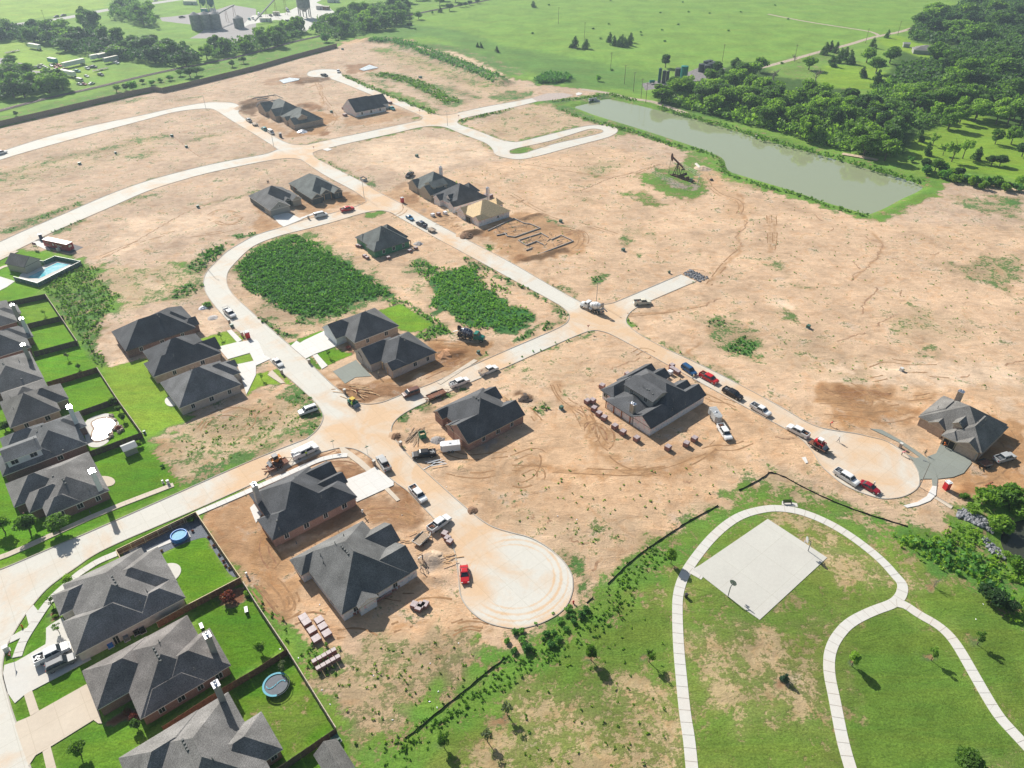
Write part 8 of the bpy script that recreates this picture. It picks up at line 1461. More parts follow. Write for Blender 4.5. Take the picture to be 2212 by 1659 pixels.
# pallets
GP='brick packs around the big wrapped house'
for i,(X,Y)in enumerate([(650,165),(695,160),(708,228),(750,272),(795,308),(887,382),(957,432),(1075,487),(1345,565),(1503,533),(1573,490),(777,32)]):
    pallet(G('22',X,Y),ANG+(i*.13)%.3,['brick pack, left of the touching pair','brick pack, right of the touching pair','brick pack just below the touching pair','brick pack, upper of the three in a slanting row','brick pack, lower of the three in a slanting row','brick pack left of the pair near the wrapped corner','brick pack nearest the wrapped gable wall','lone brick pack below the wrapped gable corner','leftmost brick pack of the three in front of the long shadow','smallest brick pack, middle one near the long shadow','brick pack nearest the white pickup with silver trailer','brick pack at the far left corner of the porch house'][i],GP,'brick',1.45,1.25)
for i,(X,Y,k)in enumerate([(1380,1515,'b'),(1378,1540,'b'),(1405,1555,'b'),(1430,1572,'b'),(1328,1597,'w'),(1363,1572,'w'),(995,1590,'b')]):
    pallet(G('21',X,Y),ANG,['brick pack topmost by the street','second brick pack from the top by the street','third brick pack by the street','brick pack nearest the blue suv','white wrapped pallet, left of two','white wrapped pallet, right of two','brick pack behind the roof of the wrapped house'][i],GP,'brick' if k=='b' else 'white',1.35,1.2)
GQ='brick packs below the wrapped lower house'
for X,Y in[(413,372),(440,412),(487,480),(525,555),(550,395),(580,450),(615,510)]:pallet(G('13',X,Y),ANG,'red brick pack in the two short columns on the dirt',GQ,'brick',1.6,.8)
for X,Y in[(1370,262),(1408,290),(1430,268),(1462,258)]:pallet(G('13',X,Y),ANG+.5,'red brick pack in the group of four below the house','group of four brick packs','brick',1.4,.9)
c0=G('13',545,818);c1=G('13',712,722);a_=math.atan2(c1[1]-c0[1],c1[0]-c0[0]);L_=math.dist(c0,c1)
for i in range(5):
    for j in range(2):t=i*L_/4;pallet((c0[0]+math.cos(a_)*t-math.sin(a_)*1.75*j,c0[1]+math.sin(a_)*t+math.cos(a_)*1.75*j),a_,'brick pack in the tight double row beside the weeds','double row of brick packs','brick',L_/4-.08,1.1)
for X,Y in[(1632,1305),(1656,1345),(1675,1372)]:pallet(G('12',X,Y),ANG+.4,'brick pack in the row behind the white pickup at the cul-de-sac','brick packs by the cul-de-sac kerb','brick',1.3,.9)
for X,Y in[(840,325),(880,300),(912,285),(945,262),(1010,225),(1055,208),(1082,192),(1110,172),(1147,157),(1190,118),(1215,95),(1248,72)]:pallet(G('13',X,Y),ANG+random.uniform(-.3,.3),'brick pack lined up along the wrapped wall','brick packs lined along the wall','brick',1.05,.8)
for X,Y in[(905,475),(940,560),(962,575),(1145,575),(1330,515),(1382,492),(880,470)]:pallet(G('11',X,Y),ANG+random.uniform(-.4,.4),'small brick pack around the green sheathed house','brick packs by the green house','brick',1.3,.9)
for X,Y,k in[(1528,208,'w'),(1578,200,'b'),(1635,190,'w'),(1985,40,'b'),(2010,50,'b'),(2030,42,'b')]:pallet(G('11',X,Y),ANG,'pallet of materials near the bare wood roofed house','pallets in the middle row yard','brick' if k=='b' else 'white',1.5,1.2)
for X,Y in[(762,942),(1158,893),(770,1000)]:pallet(G('10',X,Y),ANG,'pallet of materials by the far white wrapped house','pallets by the far white house','brick',2.2,1.2)
# rubble, sand, debris
pile('sand_pile',G('12',1530,1510),2.6,1.1,MATS['pale_dirt'],'pale sand pile where the mortar crew works','sand pile',3)
pile('dirt_mound',G('12',1215,450),1.6,.8,mat('soil_dark',(.2,.11,.06),.95,0,.3,1.5,.4),'dark soil mound by the kerb','dirt mound',4)
pile('dirt_mound',G('22',112,122),2.4,.9,mat('soil_black',(.07,.05,.04),.95,0,.3,1.5,.4),'black soil heap right of the black roofed house','dirt mound',5)
pile('dirt_mound',G('11',1820,380),3.2,1.4,M['soil_dark'],'large dark soil mound beside the street','dirt mound',6);pile('dirt_mound',G('11',1640,1400),3.2,1.1,mat('soil_red',(.42,.22,.11),.95,0,.2,1.,.4),'reddish soil mound behind the finished lot','dirt mound',7)
pile('sand_pile',G('12',1570,480),1.9,.7,gravel,'grey gravel heap beside the white trailer','gravel pile',8);pile('sand_pile',G('11',1405,445),2.,.9,mat('sand_grey',(.45,.42,.4),.95,0,.2,1.,.3),'grey sand heap by the green sheathed house','sand pile',9)
pile('brush_pile',G('12',1870,1092),1.3,.6,mat('brush',(.22,.13,.08),.95,0,.4,5.,.5),'small reddish brush heap beside the street','brush pile',10);pile('dirt_mound',G('13',1545,25),1.6,.5,M['soil_dark'],'dark trash burn heap left of the red car','dirt mound',11)
pile('rubble_pile',G('01',1838,1085),1.7,.5,M['sand_grey'],'grey rubble heap by the racked pickup','rubble pile',12);pile('rubble_pile',G('01',1755,1000),1.5,.8,M['film_white'],'white debris heap beside the round shrub','rubble pile',13);pile('rubble_pile',G('10',400,1138),3.,1.3,M['film_white'],'white bagged debris heap beside the far brown pair','rubble pile',14);pile('dirt_mound',G('10',60,900),6.5,2.,M['soil_black'],'dark soil heap left of the far brown pair','dirt mound',15)
def boards(t,X,Y,n,sp,L_,ang,m,label,group,seed):
    rn=random.Random(seed);base=G(t,X,Y)
    for i in range(n):
        o=MB();o.box(0,0,.06,L_*rn.uniform(.6,1.1),.16,.07);b=o.build('board',M[m]);b.location=(base[0]+rn.gauss(0,sp),base[1]+rn.gauss(0,sp),.03+.05*i%.4);b.rotation_euler=(0,0,ang+rn.gauss(0,.22));tag(b,label,'board',group)
boards('12',1375,440,15,.7,6.2,R(52),'wood_deck','long board in the loose heap near the kerb corner','boards in the kerb corner heap',31)
boards('12',900,60,17,2.2,4.6,R(-20),'lumber','pale timber scattered on the corner of the unfinished lot','timbers on the corner lot',32);boards('12',1670,1515,6,.8,3.6,R(15),'lumber','timber lying by the sand pile','timbers by the sand pile',33)
boards('12',1550,690,8,.8,4.2,R(20),'aluminium','pale strip lying below the black pickup','strips below the black pickup',34);boards('12',2120,130,6,.9,6,R(-50),'lumber','timber behind the black roofed house','timbers behind the black roofed house',35);boards('32',1930,905,14,.5,3.4,R(48),'lumber_red','reddish stick in the stack near the toilet','sticks near the toilet',36)
boards('11',1640,240,16,2.6,3,R(10),'lumber','plywood scrap in front of the bare wood roofed house','scraps before the middle row',37);boards('11',1740,290,10,2.2,1.6,R(60),'osb','pale panel scrap before the bare wood roofed house','panel scraps before the middle row',38);boards('11',880,90,7,1.6,3.4,R(-30),'lumber','timber by the street junction','timbers at the junction',39);boards('21',40,300,14,3.2,3.4,R(20),'wood_deck','form board inside the left foundation lot','form boards of the left foundation',51);boards('21',300,430,18,3.6,3.4,R(60),'wood_deck','form board inside the right foundation lot','form boards of the right foundation',52);boards('12',1300,1360,8,1.8,1.8,R(10),'lumber','wood scrap left of the small flatbed','scraps by the small flatbed',40);boards('21',80,110-30,5,1.2,4,R(40),'lumber','timber behind the foundations','timbers behind the foundations',41)
for t,s_,lab in[('11',"1705,1235 1575,1275",'long pipe chute lying behind the mixer')]:pass
# dumpsters, porta toilets, tarps
porta(G('11',1265,88),ANG,'red','red portable toilet beside the street opposite the dirt pile');porta(G('01',2143,1258),ANG,'red','red portable toilet with white roof on the curving street');porta(G('32',1535,905),ANG-.4,'red','red portable toilet with white top beside the right cul-de-sac');porta(G('10',214,1185),ANG,'navy','grey blue portable toilet beside the far cargo van');porta(Zm(0,880,400,905,345),ANG,'navy','blue portable toilet at the end of the red sales trailer')
def dump(t,X,Y,lab,col='sheath_green',s=(2.2,1.6,1.3),az=.4):
    p=G(t,X,Y);root=empty('dumpster',(p[0],p[1],0),az,lab,'dumpster');b=MB();[b.box(0,y*s[1]/2,s[2]/2,s[0],.06,s[2])for y in(-1,1)];[b.box(x*s[0]/2,0,s[2]/2,.06,s[1]-.08,s[2]-.02)for x in(-1,1)];b.box(0,0,.1,s[0]-.1,s[1]-.1,.06);b.build('bin',M[col],root);b=MB();b.box(0,0,s[2]*.45,s[0]-.2,s[1]-.2,s[2]*.5,taper=.8);b.build('waste',M['lumber'],root)
dump('12',1440,455,'small green waste bin near the board heap','sheath_green',(1.6,1.6,1.4));dump('10',930,1556,'grey tipping trailer bin beside the street','paint_silver',(3.2,2.,1.3),VD+math.pi)
# trampoline
p=G('13',182,960);root=empty('trampoline',(p[0],p[1],0),0,'big round trampoline with torn blue padding on the fenced lawn','trampoline');b=MB();b.cyl((0,0,.85),(0,0,.87),2.0,n=32);b.build('mat',mat('tramp_mat',(.10,.115,.135),.7,0,.1),root)
b=MB();b.ring([(2.3,.84),(2.34,.9),(2.28,.96),(2.22,.9),(2.3,.84)],36);b.build('frame_ring',M['steel'],root);b=MB();n_=26
for i in range(n_):
    a0,a1=math.pi*.35+i*math.pi*1.25/n_,math.pi*.35+(i+1)*math.pi*1.25/n_;b.add([(r*math.cos(a),r*math.sin(a),.98)for r,a in((2.0,a0),(2.36,a0),(2.36,a1),(2.0,a1))]+[(r*math.cos(a),r*math.sin(a),.93)for r,a in((2.0,a0),(2.36,a0),(2.36,a1),(2.0,a1))],[(0,1,2,3),(7,6,5,4),(0,4,5,1),(2,6,7,3),(1,5,6,2),(3,7,4,0)])
b.build('padding',mat('pad_blue',(.06,.32,.42),.6,0,.1),root);b=MB()
for i in range(9):x=-1.5+i*.35;b.box(x,.8*math.sin(x*1.6),.92,.42,.16,.07,1.2*math.cos(x*1.6))
b.build('loose_padding',M['pad_blue'],root)
for i in range(6):a=i*math.pi/3;b=MB();b.cyl((2.3*math.cos(a),2.3*math.sin(a),0),(2.3*math.cos(a),2.3*math.sin(a),.88),.04,n=6);b.build('leg',M['steel'],root)
# round pool
p=G('02',1555,1330);root=empty('above_ground_pool',(p[0],p[1],.14),0,'round blue above ground pool on its white pad','pool');b=MB();b.ring([(1.75,0),(1.85,.3),(1.8,.75),(1.7,.98),(1.55,.98),(1.5,.85),(1.5,.1)],30);b.build('pool_wall',mat('pool_blue',(.02,.16,.52),.4,0,.08),root,smooth=True);b=MB();b.ring([(1.5,.99),(1.62,1.07),(1.74,.99),(1.62,.93),(1.5,.99)],30);b.build('inflated_ring',mat('ring_blue',(.03,.22,.62),.35,0,.05),root,smooth=True);b=MB();b.cyl((0,0,.1),(0,0,.8),1.5,n=30);b.build('pool_water',watermat('round_pool_water',(.16,.40,.55),.1,.2,3),root)
p=G('02',1450,1255);b=MB();b.blob((0,0,.12),1.,2,5,.1,.18);o=b.build('pool_float',M['pool_blue'],smooth=True);o.location=(p[0],p[1],0);o.scale=(1.35,.7,1.6);o.rotation_euler=(0,0,.5);tag(o,'flat blue oval paddling pool against the brown fence','paddling pool')
p=G('02',1395,1635);root=empty('spa_cover',(p[0],p[1],.12),.5,'small round blue and white paddling tub on the patio edge','tub');b=MB();b.ring([(.75,0),(.8,.2),(.7,.4),(.6,.38),(.58,.1)],20);b.build('tub_wall',M['pool_blue'],root,smooth=True);b=MB();b.cyl((0,0,.1),(0,0,.3),.58,n=20);b.build('water',M['film_white'],root)
# free-form pool coping and rocks
b=MB();ribbon(b,PW+PW[:1],.42,.06,.2);o=b.build('pool_coping',M['brick_tan']);tag(o,'stone coping around the sparkling backyard pool','pool edging')
GR='boulders on the backyard pool edge'
for X,Y,r in[(1750,1020,.5),(1800,1090,.45),(1790,1230,.6),(1830,1190,.55),(1900,1240,.6),(1740,1340,.55),(1710,1310,.5),(1700,1370,.4),(1860,1270,.6),(1880,1190,.5),(1720,1010,.4)]:p=Zm(0,1380,560,X,Y);b=MB();b.blob((0,0,.2),r,2,int(X),.25,.75);o=b.build('boulder',M['brick_tan']);o.location=(p[0],p[1],.05);tag(o,'tan boulder edging the backyard pool','boulder',GR)
# community pool furniture, red sales trailer
c=W(29.5,304.6);az=math.atan2(W(31.7,299.1)[1]-W(25.6,310.2)[1],W(31.7,299.1)[0]-W(25.6,310.2)[0]);root=empty('sales_trailer',(c[0],c[1],0),az,'dark red sales trailer with pale roof and white lettering beside the pool','sales trailer')
b=MB();b.box(0,0,1.65,12.4,2.6,2.6);b.build('body',M['paint_maroon'],root);b=MB();b.box(0,0,2.99,12.5,2.72,.1);b.build('roof',mat('roof_pink',(.72,.62,.6),.5,0,.05),root);b=MB();b.box(0,0,.28,12.,2.2,.2);b.build('chassis',M['chassis'],root)
b=MB();b.box(6.35,-.3,2.1,.7,1.1,.7);b.build('air_conditioner',M['paint_cream'],root)
for x in(-4.6,-3.):b=MB();b.box(x,-1.32,2.,.8,.05,.7);b.build('window',M['dark_glass'],root)
b=MB();b.box(1.6,-1.9,.6,1.,1.0,1.1);b.build('entry_step',M['box_white'],root)
def text3(s,size,parent,mtx,m,name='lettering',shear=.25):
    cu=bpy.data.curves.new('t','FONT');cu.body=s;cu.size=size;cu.extrude=.012;cu.shear=shear;cu.align_x='CENTER';cu.align_y='CENTER';t=bpy.data.objects.new('t',cu);COL.objects.link(t);bpy.context.view_layer.update();me2=bpy.data.meshes.new_from_object(t.evaluated_get(bpy.context.evaluated_depsgraph_get()));bpy.data.objects.remove(t);me2.name=name;me2.materials.clear();me2.materials.append(m);o=bpy.data.objects.new(name,me2);COL.objects.link(o);o.parent=parent;o.matrix_local=mtx;return o
text3('Taber',1.35,root,Matrix.Translation((1.5,-1.33,1.7))@Matrix.Rotation(math.pi/2,4,'X'),M['paint_white']);b=MB();b.box(-1.15,-1.32,1.75,.55,.03,.8);b.build('logo_panel',M['paint_white'],root)
p=Zm(0,880,400,790,560);root=empty('sales_sign',(p[0],p[1],0),az,'tall maroon and white sign board left of the red sales trailer','sign');b=MB();b.box(0,0,2.3,2.,.08,1.);b.build('upper_panel',mat('sign_maroon',(.16,.03,.10),.6,0,.1),root);b=MB();b.box(0,0,1.3,2.,.08,.75);b.build('lower_panel',mat('sign_cream',(.6,.55,.3),.6,0,.1),root)
for x in(-1.02,1.02):b=MB();b.box(x,0,1.4,.09,.1,2.8);b.build('post',M['paint_white'],root)
# pump jack
p=at(1461,380.5);root=empty('pump_jack',(p[0],p[1],0),R(130),'rusty oil pump jack with raised horse head beside the pond','pump jack');RU=mat('rust_beam',(.16,.065,.05),.8,.2,.25,2.);DK=mat('dark_iron',(.06,.045,.045),.7,.3,.3,2.)
b=MB();[b.box(-3.5,s*.9,.3,13,.35,.45)for s in(-1,1)];[b.box(x,0,.28,.3,2.1,.3)for x in(-9,-6,-3,0,2.6)];b.build('skid_base',RU,root)
b=MB();[b.cyl((x,s*1.0,.5),(0,s*.2,6.2),.16,n=6)for x in(-1.6,1.5)for s in(-1,1)];[b.cyl((x*(1-t),-s_*1.*(1-t)-.2*t*s_,.5+5.7*t),(x*(1-t),s_*1.*(1-t)+.2*t*s_,.5+5.7*t),.07,n=5)for x in(-1.6,1.5)for t in(.3,.6)for s_ in(1,)];b.build('samson_post',DK,root)
b=MB();sl_=.45;b.box(.15,0,6.55,7.4,.55,.65,ry=-sl_*.95);b.build('walking_beam',RU,root);b=MB();hc=Vector((3.6,0,8.15));prof=[(math.cos(t)*1.0,math.sin(t)*1.9)for t in np.linspace(-1.25,1.25,9)]
vs=[(hc.x+x*.9-.2+.45*z*.35,y,hc.z+z-.35*x)for y in(-.3,.3)for x,z in prof]+[(hc.x-.4,y,hc.z)for y in(-.3,.3)];n_=9;b.add(vs,[tuple(range(n_))+(18,),tuple(range(2*n_-1,n_-1,-1))+(19,)]+[(i,n_+i,n_+i+1,i+1)for i in range(n_-1)]+[(0,18,19,n_),(n_-1,2*n_-1,19,18)]);b.build('horse_head',RU,root)
b=MB();b.box(-3.3,0,4.2,.5,2.2,.5);[b.cyl((-3.3,s*1.,4.2),(-3.0,s*1.,1.6),.09,n=6)for s in(-1,1)];b.cyl((-3.3,0,4.3),(-3.1,0,5.1),.14);b.build('pitman_arm',DK,root)
b=MB();[b.box(-3.7,s*1.15,1.7,2.6,.3,1.2,ry=.5)for s in(-1,1)];b.build('counterweight',DK,root);b=MB();b.box(-3.4,0,1.2,1.6,1.,1.2);b.cyl((-6.5,-.5,1.),(-6.5,.5,1.),.7);b.build('gearbox',RU,root);b=MB();b.cyl((4.6,0,.2),(4.6,0,1.6),.15);b.cyl((4.55,0,1.5),(4.55,0,6.6),.04,n=5);b.build('wellhead',DK,root)
p=G('20',1530,1568);ubox('20',1545,1572,1.1,'box_green','greenish control box at the foot of the pump jack',1.6)
for X,Y,lab in[(1602,1440,'left concrete pipe section right of the pump jack'),(1610,1438,'right concrete pipe section right of the pump jack')]:p=G('20',X,Y);b=MB();b.cyl((0,-3,.45),(0,3,.45),.42,n=12);o=b.build('concrete_pipe',M['walk_concrete']);o.location=(p[0],p[1],0);o.rotation_euler=(0,0,.15);tag(o,lab,'pipe')
p=G('20',1650,1455);pile('soil_heap',p,4,1.1,MATS['pale_dirt'],'flat pale heap right of the concrete pipes','dirt mound',50);p=G('20',1722,1556);b=MB();b.blob((0,0,.35),.9,2,9,.15,.5);o=b.build('pump_motor',M['chassis']);o.location=(p[0],p[1],0);tag(o,'small dark machine standing alone on the dirt by the pond','machine')
# culvert, pond odds
p=G('20',697,868,-.3);root=empty('culvert',(p[0],p[1],-.9),R(-70),'white concrete culvert mouth at the pond head','culvert');b=MB();b.box(-.3,0,1.,.4,5.5,2.2);[b.box(1.2,s*3.,.6,3.,.3,1.4,s*.5)for s in(-1,1)];b.build('headwall',M['box_white'],root);b=MB();b.cyl((-.35,0,.9),(.0,0,.9),.8,n=16);b.build('pipe_mouth',M['opening_dark'],root)
p=G('30',-100+0,1160-0);p=G('20',2110,1168);b=MB();b.box(0,0,.2,5.5,.7,.3);o=b.build('drain_flume',M['walk_concrete']);o.location=(p[0],p[1],-.35);o.rotation_euler=(0,.1,R(55));tag(o,'short concrete flume on the far pond bank','drain')
# tanks
def tank(t,X,Y,r,h,m,lab,g=None):
    p=G(t,X,Y);root=empty('storage_tank',(p[0],p[1],0),0,lab,'tank',g);b=MB();b.cyl((0,0,0),(0,0,h),r,n=20);b.build('shell',m,root);b=MB();b.cyl((0,0,h),(0,0,h+.35),r*1.01,r*.2,20);b.build('tank_roof',m,root);b=MB();b.cyl((0,0,h+.3),(0,0,h+.8),.12);[b.cyl((r+.1,y,0),(r+.1,y,h+.6),.04,n=5)for y in(-.25,.25)];b.build('ladder',M['pole_metal'],root)
TG=mat('tank_green',(.01,.22,.17),.45,.1,.1);TD=mat('tank_dark',(.055,.065,.07),.6,.2,.2);TGD=mat('tank_dkgreen',(.02,.12,.11),.5,.1,.2)
tank('20',1270,712,1.,9,TGD,'slim green vertical vessel, leftmost of three');tank('20',1306,712,1.2,7.5,TD,'slim dark vertical vessel, middle of three');tank('20',1338,708,1.,7,TD,'slim dark vertical vessel, rightmost of three');tank('20',1433,668,2.4,6,TD,'wide dark tank behind the bright green one');tank('20',1480,684,2.4,8.5,TG,'bright green round tank above the wood')
for X,Y,lab in[(1633,618,'dark tank at the left of the far tank group'),(1680,628,'dark tank at the front of the far tank group'),(1712,612,'dark tank second from right in the far group'),(1742,600,'dark tank at the right of the far group'),(1672,592,'dark tank at the back left of the far group'),(1702,585,'dark tank at the very back of the far group')]:tank('20',X,Y,2.2,5.2,TD,lab)
p=G('20',1208,722);root=empty('fuel_tank',(p[0],p[1],0),.1,'low horizontal green tank on legs left of the slim vessels','tank');b=MB();b.cyl((-1.7,0,1.5),(1.7,0,1.5),.9,n=16);b.build('shell',TG,root);b=MB();[b.box(x,0,.4,.2,1.4,.9)for x in(-1.2,1.2)];b.build('saddle',M['steel'],root)
# batching plant
def ZP(X,Y):return Zm(700,0,640,X,Y)
SILO=mat('silo_concrete',(.25,.245,.24),.85,0,.18,.6)
def silo(X,Y,r,h,lab,base=0.):
    p=ZP(X,Y);root=empty('silo',(p[0],p[1],0),0,lab,'silo');b=MB();b.cyl((0,0,base),(0,0,h),r,n=24)
    if base:b.cyl((0,0,base-4),(0,0,base),.8,r,24)
    b.build('shell',SILO,root);b=MB();b.cyl((0,0,h),(0,0,h+2.2),r*1.01,.6,24);b.build('cone_roof',SILO,root)
    if base:
        for i in range(6):a=i*math.pi/3;b=MB();b.cyl((r*.9*math.cos(a),r*.9*math.sin(a),0),(r*.9*math.cos(a),r*.9*math.sin(a),base+1),.45,n=6);b.build('leg',SILO,root)
    return root
silo(265,400,4.4,12,'left one of the three adjoining grey silos');silo(402,395,4.4,12,'middle one of the three adjoining grey silos');silo(537,385,4.4,12,'right one of the three adjoining grey silos');silo(842,375,4.4,8,'shorter grey silo apart on the right');silo(1735,235,6.2,26,'huge grey silo tower standing on legs at the top edge',9)
def conveyor(a,b_,z0,z1,lab):
    p,q=ZP(*a),ZP(*b_);L_=math.dist(p,q);root=empty('conveyor',(p[0],p[1],0),math.atan2(q[1]-p[1],q[0]-p[0]),lab,'conveyor');b=MB();ry=-math.atan2(z1-z0,L_);b.box(L_/2,0,(z0+z1)/2,math.hypot(L_,z1-z0),1.1,.8,ry=ry);b.build('belt_gallery',M['box_white'],root)if False else b.build('belt_gallery',M['pipe'],root)
    for t in(.35,.65,.95):b=MB();[b.cyl((L_*t,s*1.2,0),(L_*t,s*.4,z0+(z1-z0)*t),.16,n=5)for s in(-1,1)];b.build('support',M['rust_metal'],root)
conveyor((435,395),(800,240),8,11,'pale sloping conveyor in front of the three silos');conveyor((1060,330),(1500,190),3,22,'long conveyor climbing to the silo tower')
for X,Y,lab in[(360,130,'dark green hopper tower, left'),(470,150,'dark green hopper tower, right')]:
    p=ZP(X,Y);root=empty('hopper',(p[0],p[1],0),.2,lab,'hopper');b=MB();b.box(0,0,9,6,5,5);b.cyl((0,0,3.5),(0,0,6.5),.8,2.6,8);b.build('bin',TGD,root);b=MB();[b.box(x,y,3.2,.4,.4,6.5)for x in(-2.7,2.7)for y in(-2.2,2.2)];b.build('frame',M['steel'],root)
for X,Y,sx,sy,h,m,lab in[(1200,290,10,4,3,'box_white','low white block bay in the plant yard'),(1345,205,6,3,3.2,'paint_cream','cream and red container in the plant yard'),(175,60,14,3.6,3.4,'box_white','long white site trailer left of the green hoppers'),(365,160,6,3,3,'paint_teal','teal container below the left hopper'),(485,165,5,3,3.4,'box_white','white container below the right hopper'),(1940,125,7,4,3.5,'brick_white','tan block shed right of the silo tower'),(2025,130,6,4,3.2,'paint_rust','brown container right of the silo tower'),(2120,30,12,5,3,'box_white','white roofed shed at the top edge')]:
    p=ZP(X,Y);root=empty('site_container',(p[0],p[1],0),-.12,lab,'container');b=MB();b.box(0,0,h/2,sx,sy,h);b.build('body',M[m],root);b=MB();b.box(0,0,h+.06,sx+.2,sy+.2,.12);b.build('roof',M['paint_cream'],root);b=MB();b.box(sx*.2,-sy/2-.03,1.1,1.,.06,2.1);b.build('door',M['paint_grey'],root)
for X,Y,k,dx,dy,lab,cat in[(975,268,'pk_tf',30,20,'teal pickup parked in the plant yard','pickup'),(1022,258,'pk_white',30,20,'white pickup parked right of the teal one in the plant yard','pickup'),(1265,218,'pk_black',30,12,'dark pickup by the cream container','pickup'),(1115,222,'mix_w',40,24,'white mixer truck near the conveyor','concrete mixer'),(1495,155,'mix_w',40,24,'white mixer truck left of the silo tower','concrete mixer'),(1530,318,'mix_g',60,-8,'dark mixer truck below the silo tower','concrete mixer'),(2150,200,'pk_white3',50,10,'white truck at the right of the plant yard','pickup'),(2180,190,'car_white',50,10,'white car at the right of the plant yard','car'),(60,240,'pk_black',60,-5,'dark truck on the gravel left of the silos','pickup')]:
    p=ZP(X,Y);q=ZP(X+dx,Y+dy);veh(k,None,None,p[0],p[1],None,lab,cat,.03,None,math.atan2(q[1]-p[1],q[0]-p[0]))
# park things
p=G('32',165,1032);root=empty('park_bench',(p[0],p[1],.09),R(-88),'black park bench on its pad above the park path','bench');b=MB();[b.box(x,0,.45,.1,2.,.04)for x in(-.2,-.06,.08,.2)];b.build('seat',M['paint_black'],root);b=MB();[b.box(-.3,0,z,.04,2.,.1)for z in(.58,.72,.86)];b.build('backrest',M['paint_black'],root)
for y in(-.85,.85):b=MB();b.box(0,y,.22,.5,.07,.44);b.box(.05,y,.65,.5,.06,.05);b.build('leg',M['paint_black'],root)
setting(polymesh('bench_pad',pts("32:120,1010 250,1030 258,1062 118,1045"),.075,MATS['walk_concrete']),'pale pad under the park bench')
p=G('23',1503,180);root=empty('litter_bin',(p[0],p[1],.03),0,'black litter bin beside the park path','litter bin');b=MB();b.cyl((0,0,.05),(0,0,.85),.32,.36,14);b.build('bin',M['paint_black'],root);b=MB();b.cyl((0,0,.86),(0,0,1.02),.4,.24,14);b.build('lid',M['chassis'],root)
for t,X,Y,lab in[('23',1865,178,'basketball hoop on the lower left side of the court'),('32',345,1442,'basketball hoop on the right side of the court')]:
    p=G(t,X,Y);c=G('22',2212,1655)if False else G('32',0,1430);az=math.atan2(c[1]-p[1],c[0]-p[0]);root=empty('basketball_hoop',(p[0],p[1],0),az,lab,'basketball hoop');b=MB();b.cyl((0,0,0),(0,0,2.9),.09,n=8);b.cyl((0,0,2.9),(.9,0,3.5),.08,n=8);b.build('pole',M['paint_grey'],root)
    b=MB();b.cyl((.92,0,3.45),(.97,0,3.45),.72,n=20);b.build('backboard',M['paint_silver'],root);b=MB();b.ring([(.25,3.05),(.27,3.07),(.25,3.09),(.23,3.07),(.25,3.05)],16,(1.3,0));b.build('rim',M['paint_orange'],root);b=MB();b.cyl((1.3,0,3.05),(1.3,0,2.65),.22,.14,10,cap=False);b.build('net',M['paint_white'],root)
p=G('03',195,442);root=empty('fire_hydrant',(p[0],p[1],0),0,'orange fire hydrant on the lower left verge','hydrant');b=MB();b.cyl((0,0,0),(0,0,.7),.15,.13,12);b.cyl((0,0,.7),(0,0,.86),.17,.05,12);b.build('barrel',M['paint_orange'],root);b=MB();b.cyl((-.26,0,.5),(.26,0,.5),.07,n=8);b.build('nozzle',M['paint_orange'],root)
for t,X,Y,lab in[('23',530,235,'red fire hydrant beside the lower cul-de-sac')]:p=G(t,X,Y);root=empty('fire_hydrant',(p[0],p[1],0),0,lab,'hydrant');b=MB();b.cyl((0,0,0),(0,0,.7),.15,.13,12);b.cyl((0,0,.7),(0,0,.86),.17,.05,12);b.build('barrel',M['paint_red'],root);b=MB();b.cyl((-.26,0,.5),(.26,0,.5),.07,n=8);b.build('nozzle',M['paint_red'],root)
for X,Y,az,lab in[(2130,300,2.,'white garden lounger, right one on the chair lawn'),(1745,440,2.2,'dark and white garden lounger, left one on the chair lawn')]:
    p=G('03',X,Y);root=empty('lounger',(p[0],p[1],0),az,lab,'lounger');b=MB();b.box(.2,0,.35,1.3,.62,.07);b.box(-.68,0,.56,.7,.62,.07,ry=.7);b.build('cushion',M['paint_white'],root)
    for x,y in((-.7,-.28),(-.7,.28),(.75,-.28),(.75,.28)):b=MB();b.box(x,y,.17,.07,.07,.34);b.build('leg',M['paint_black'],root)
# side yard bins, AC units
for X,Y,m,lab in[(960,588,'pool_blue','blue rubbish cart in the narrow side yard'),(1100,530,'paint_grey','grey air conditioner in the narrow side yard'),(1185,478,'paint_black','black storage box in the narrow side yard'),(1240,462,'paint_black','black cart in the narrow side yard')]:ubox('03',X,Y+20,.9,m,lab,.9,'yard_unit','yard unit')
ubox('02',140,805,.8,'pool_blue','blue rubbish cart beside the white sided house',1.,'yard_unit','yard unit');ubox('02',330+60,725,.7,'paint_grey','grey air conditioner between the two corner houses',.8,'yard_unit','yard unit')
# riprap
def rocks(polys,n,lo,hi,seed,lab):
    rn=np.random.default_rng(seed);mb=MB();rr=random.Random(seed)
    for s in polys:
        P=pts(s);A=np.array(P);k=0
        while k<n:
            x,y=rr.uniform(A[:,0].min(),A[:,0].max()),rr.uniform(A[:,1].min(),A[:,1].max())
            if not inside(P,np.array([x]),np.array([y]))[0]:continue
            r=rr.uniform(lo,hi);mb.blob((x,y,gh(x,y)+r*.4),r,1,k+seed,.3,.75);k+=1
    o=mb.build('riprap_rocks',mat('riprap',(.21,.215,.23),.9,0,.3,2.));tag(o,lab,None,None,'stuff')
rocks(["32:1620,1110 1690,1080 1960,1210 1950,1270 1850,1240 1640,1150"],190,.25,.6,3,'grey riprap rocks running down to the creek, upper run');rocks(["32:1840,1350 1880,1330 2040,1440 2060,1500 1950,1480"],120,.22,.5,4,'grey riprap rocks beside the creek, lower run');rocks(["21:1470,705 1540,670 1700,740 1620,775"],230,.18,.42,5,'grey broken rubble at the end of the stub street')
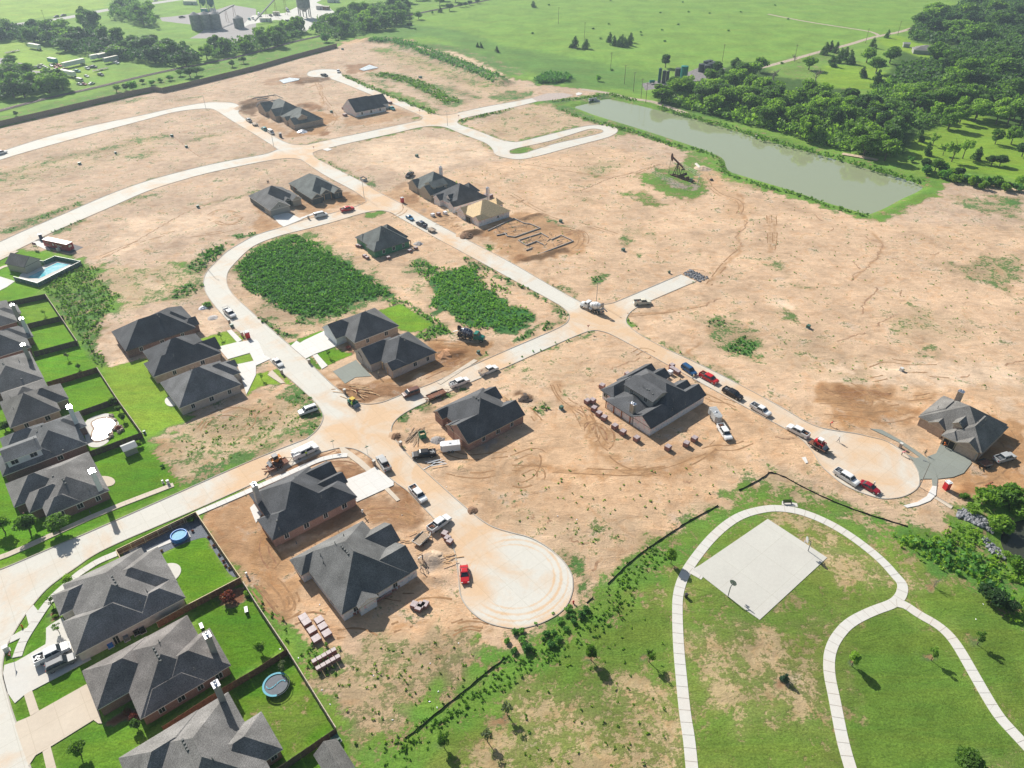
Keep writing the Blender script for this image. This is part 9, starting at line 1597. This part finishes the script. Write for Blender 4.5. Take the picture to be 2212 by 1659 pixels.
# people
for a in[('12',925,1135,2.5,'arms','white','denim','white','person in white with arms out on the brown lot'),('12',832,200,1.,'stand','lime','denim','lime','person in lime vest beside the green loader'),('12',880,92,2.,'bend','red','denim',None,'person in red bending over the timbers'),('12',440,625,1.9,'stand','lime','denim','white','person standing beside the white service truck'),
    ('12',1405,1530,-.3,'bend','white','denim','white','person in white shirt bending at the mortar, left one'),('12',1442,1530,2.8,'stand','grey','denim','dark','person in grey standing at the mortar'),('12',1428,1610,.4,'walk','white','denim','khaki','person in pale shirt walking below the mortar crew'),('12',1470,1600,2.8,'bend','khaki','denim',None,'person bending over a bucket below the sand pile'),
    ('32',605,500,2.4,'walk','white','denim','white','person in white walking across the right cul-de-sac'),('32',1152,612,-.6,'bend','pink','denim','pink','person in pink kneeling at the fresh pavement'),('32',1532,552,2.6,'bend','orange','dark' if False else 'denim','orange','person in orange smoothing the fresh driveway'),('32',1352,612,1.,'stand','khaki','denim',None,'person standing at the end of the fresh pavement'),('32',905,892,2.,'stand','white','denim','white','person in white at the open door of the maroon car'),
    ('21',1448,1655,1.,'walk','khaki','denim',None,'person in dark khaki right of the wrapped house roof'),('21',1560,1618,.5,'bend','khaki','denim',None,'person crouching in front of the blue suv'),('11',1063,1600,.5,'stand','grey','denim','khaki','person standing at the dark garage opening'),('32',535,360,0,'bend','red','denim',None,'person in red crouching on the far kerb')]:
    person(*a[:3],a[3],a[4],a[5],a[6],a[7],a[8],z=.03)
rz_=lambda w_,u,v:0
for(X,Y,sh_,lab)in[(545,300,'dark','person in dark clothes on the roof ridge, left'),(562,296,'grey','person in grey on the roof ridge, right')]:
    p=W(111+(X-545)*.03,296);person('11',0,0,1.,'stand',sh_,'denim',None,lab,z=8.2,p=p)
q=W(178.6,253.5);person('11',0,0,1.,'bend','lime','denim','lime','person in yellow stacking wood panels on the roof',z=3.9,p=q)
# small litter and stakes seen as dots
GL='scraps of litter on the dirt'
for t,X,Y in[('13',1505,755),('13',1575,998),('13',570,985),('13',640,1108),('13',1565,1135),('13',1180,1243),('13',1015,860),('13',1500,1085),('22',395,1140),('12',1645,888),('12',1262,1133),('22',560,1170),('21',585,1250),('21',415,785),('13',550,248),('13',367,708),('13',208,630),('13',1750,580),('22',45,185),('31',905,928),('33',1858,242),('33',1797,375)]:
    p=G(t,X,Y);b=MB();b.blob((0,0,.08),.14,1,int(X),.5,.35);o=b.build('litter',M['film_white']);o.location=(p[0],p[1],0);tag(o,'white scrap of litter lying on the bare ground','litter',GL)
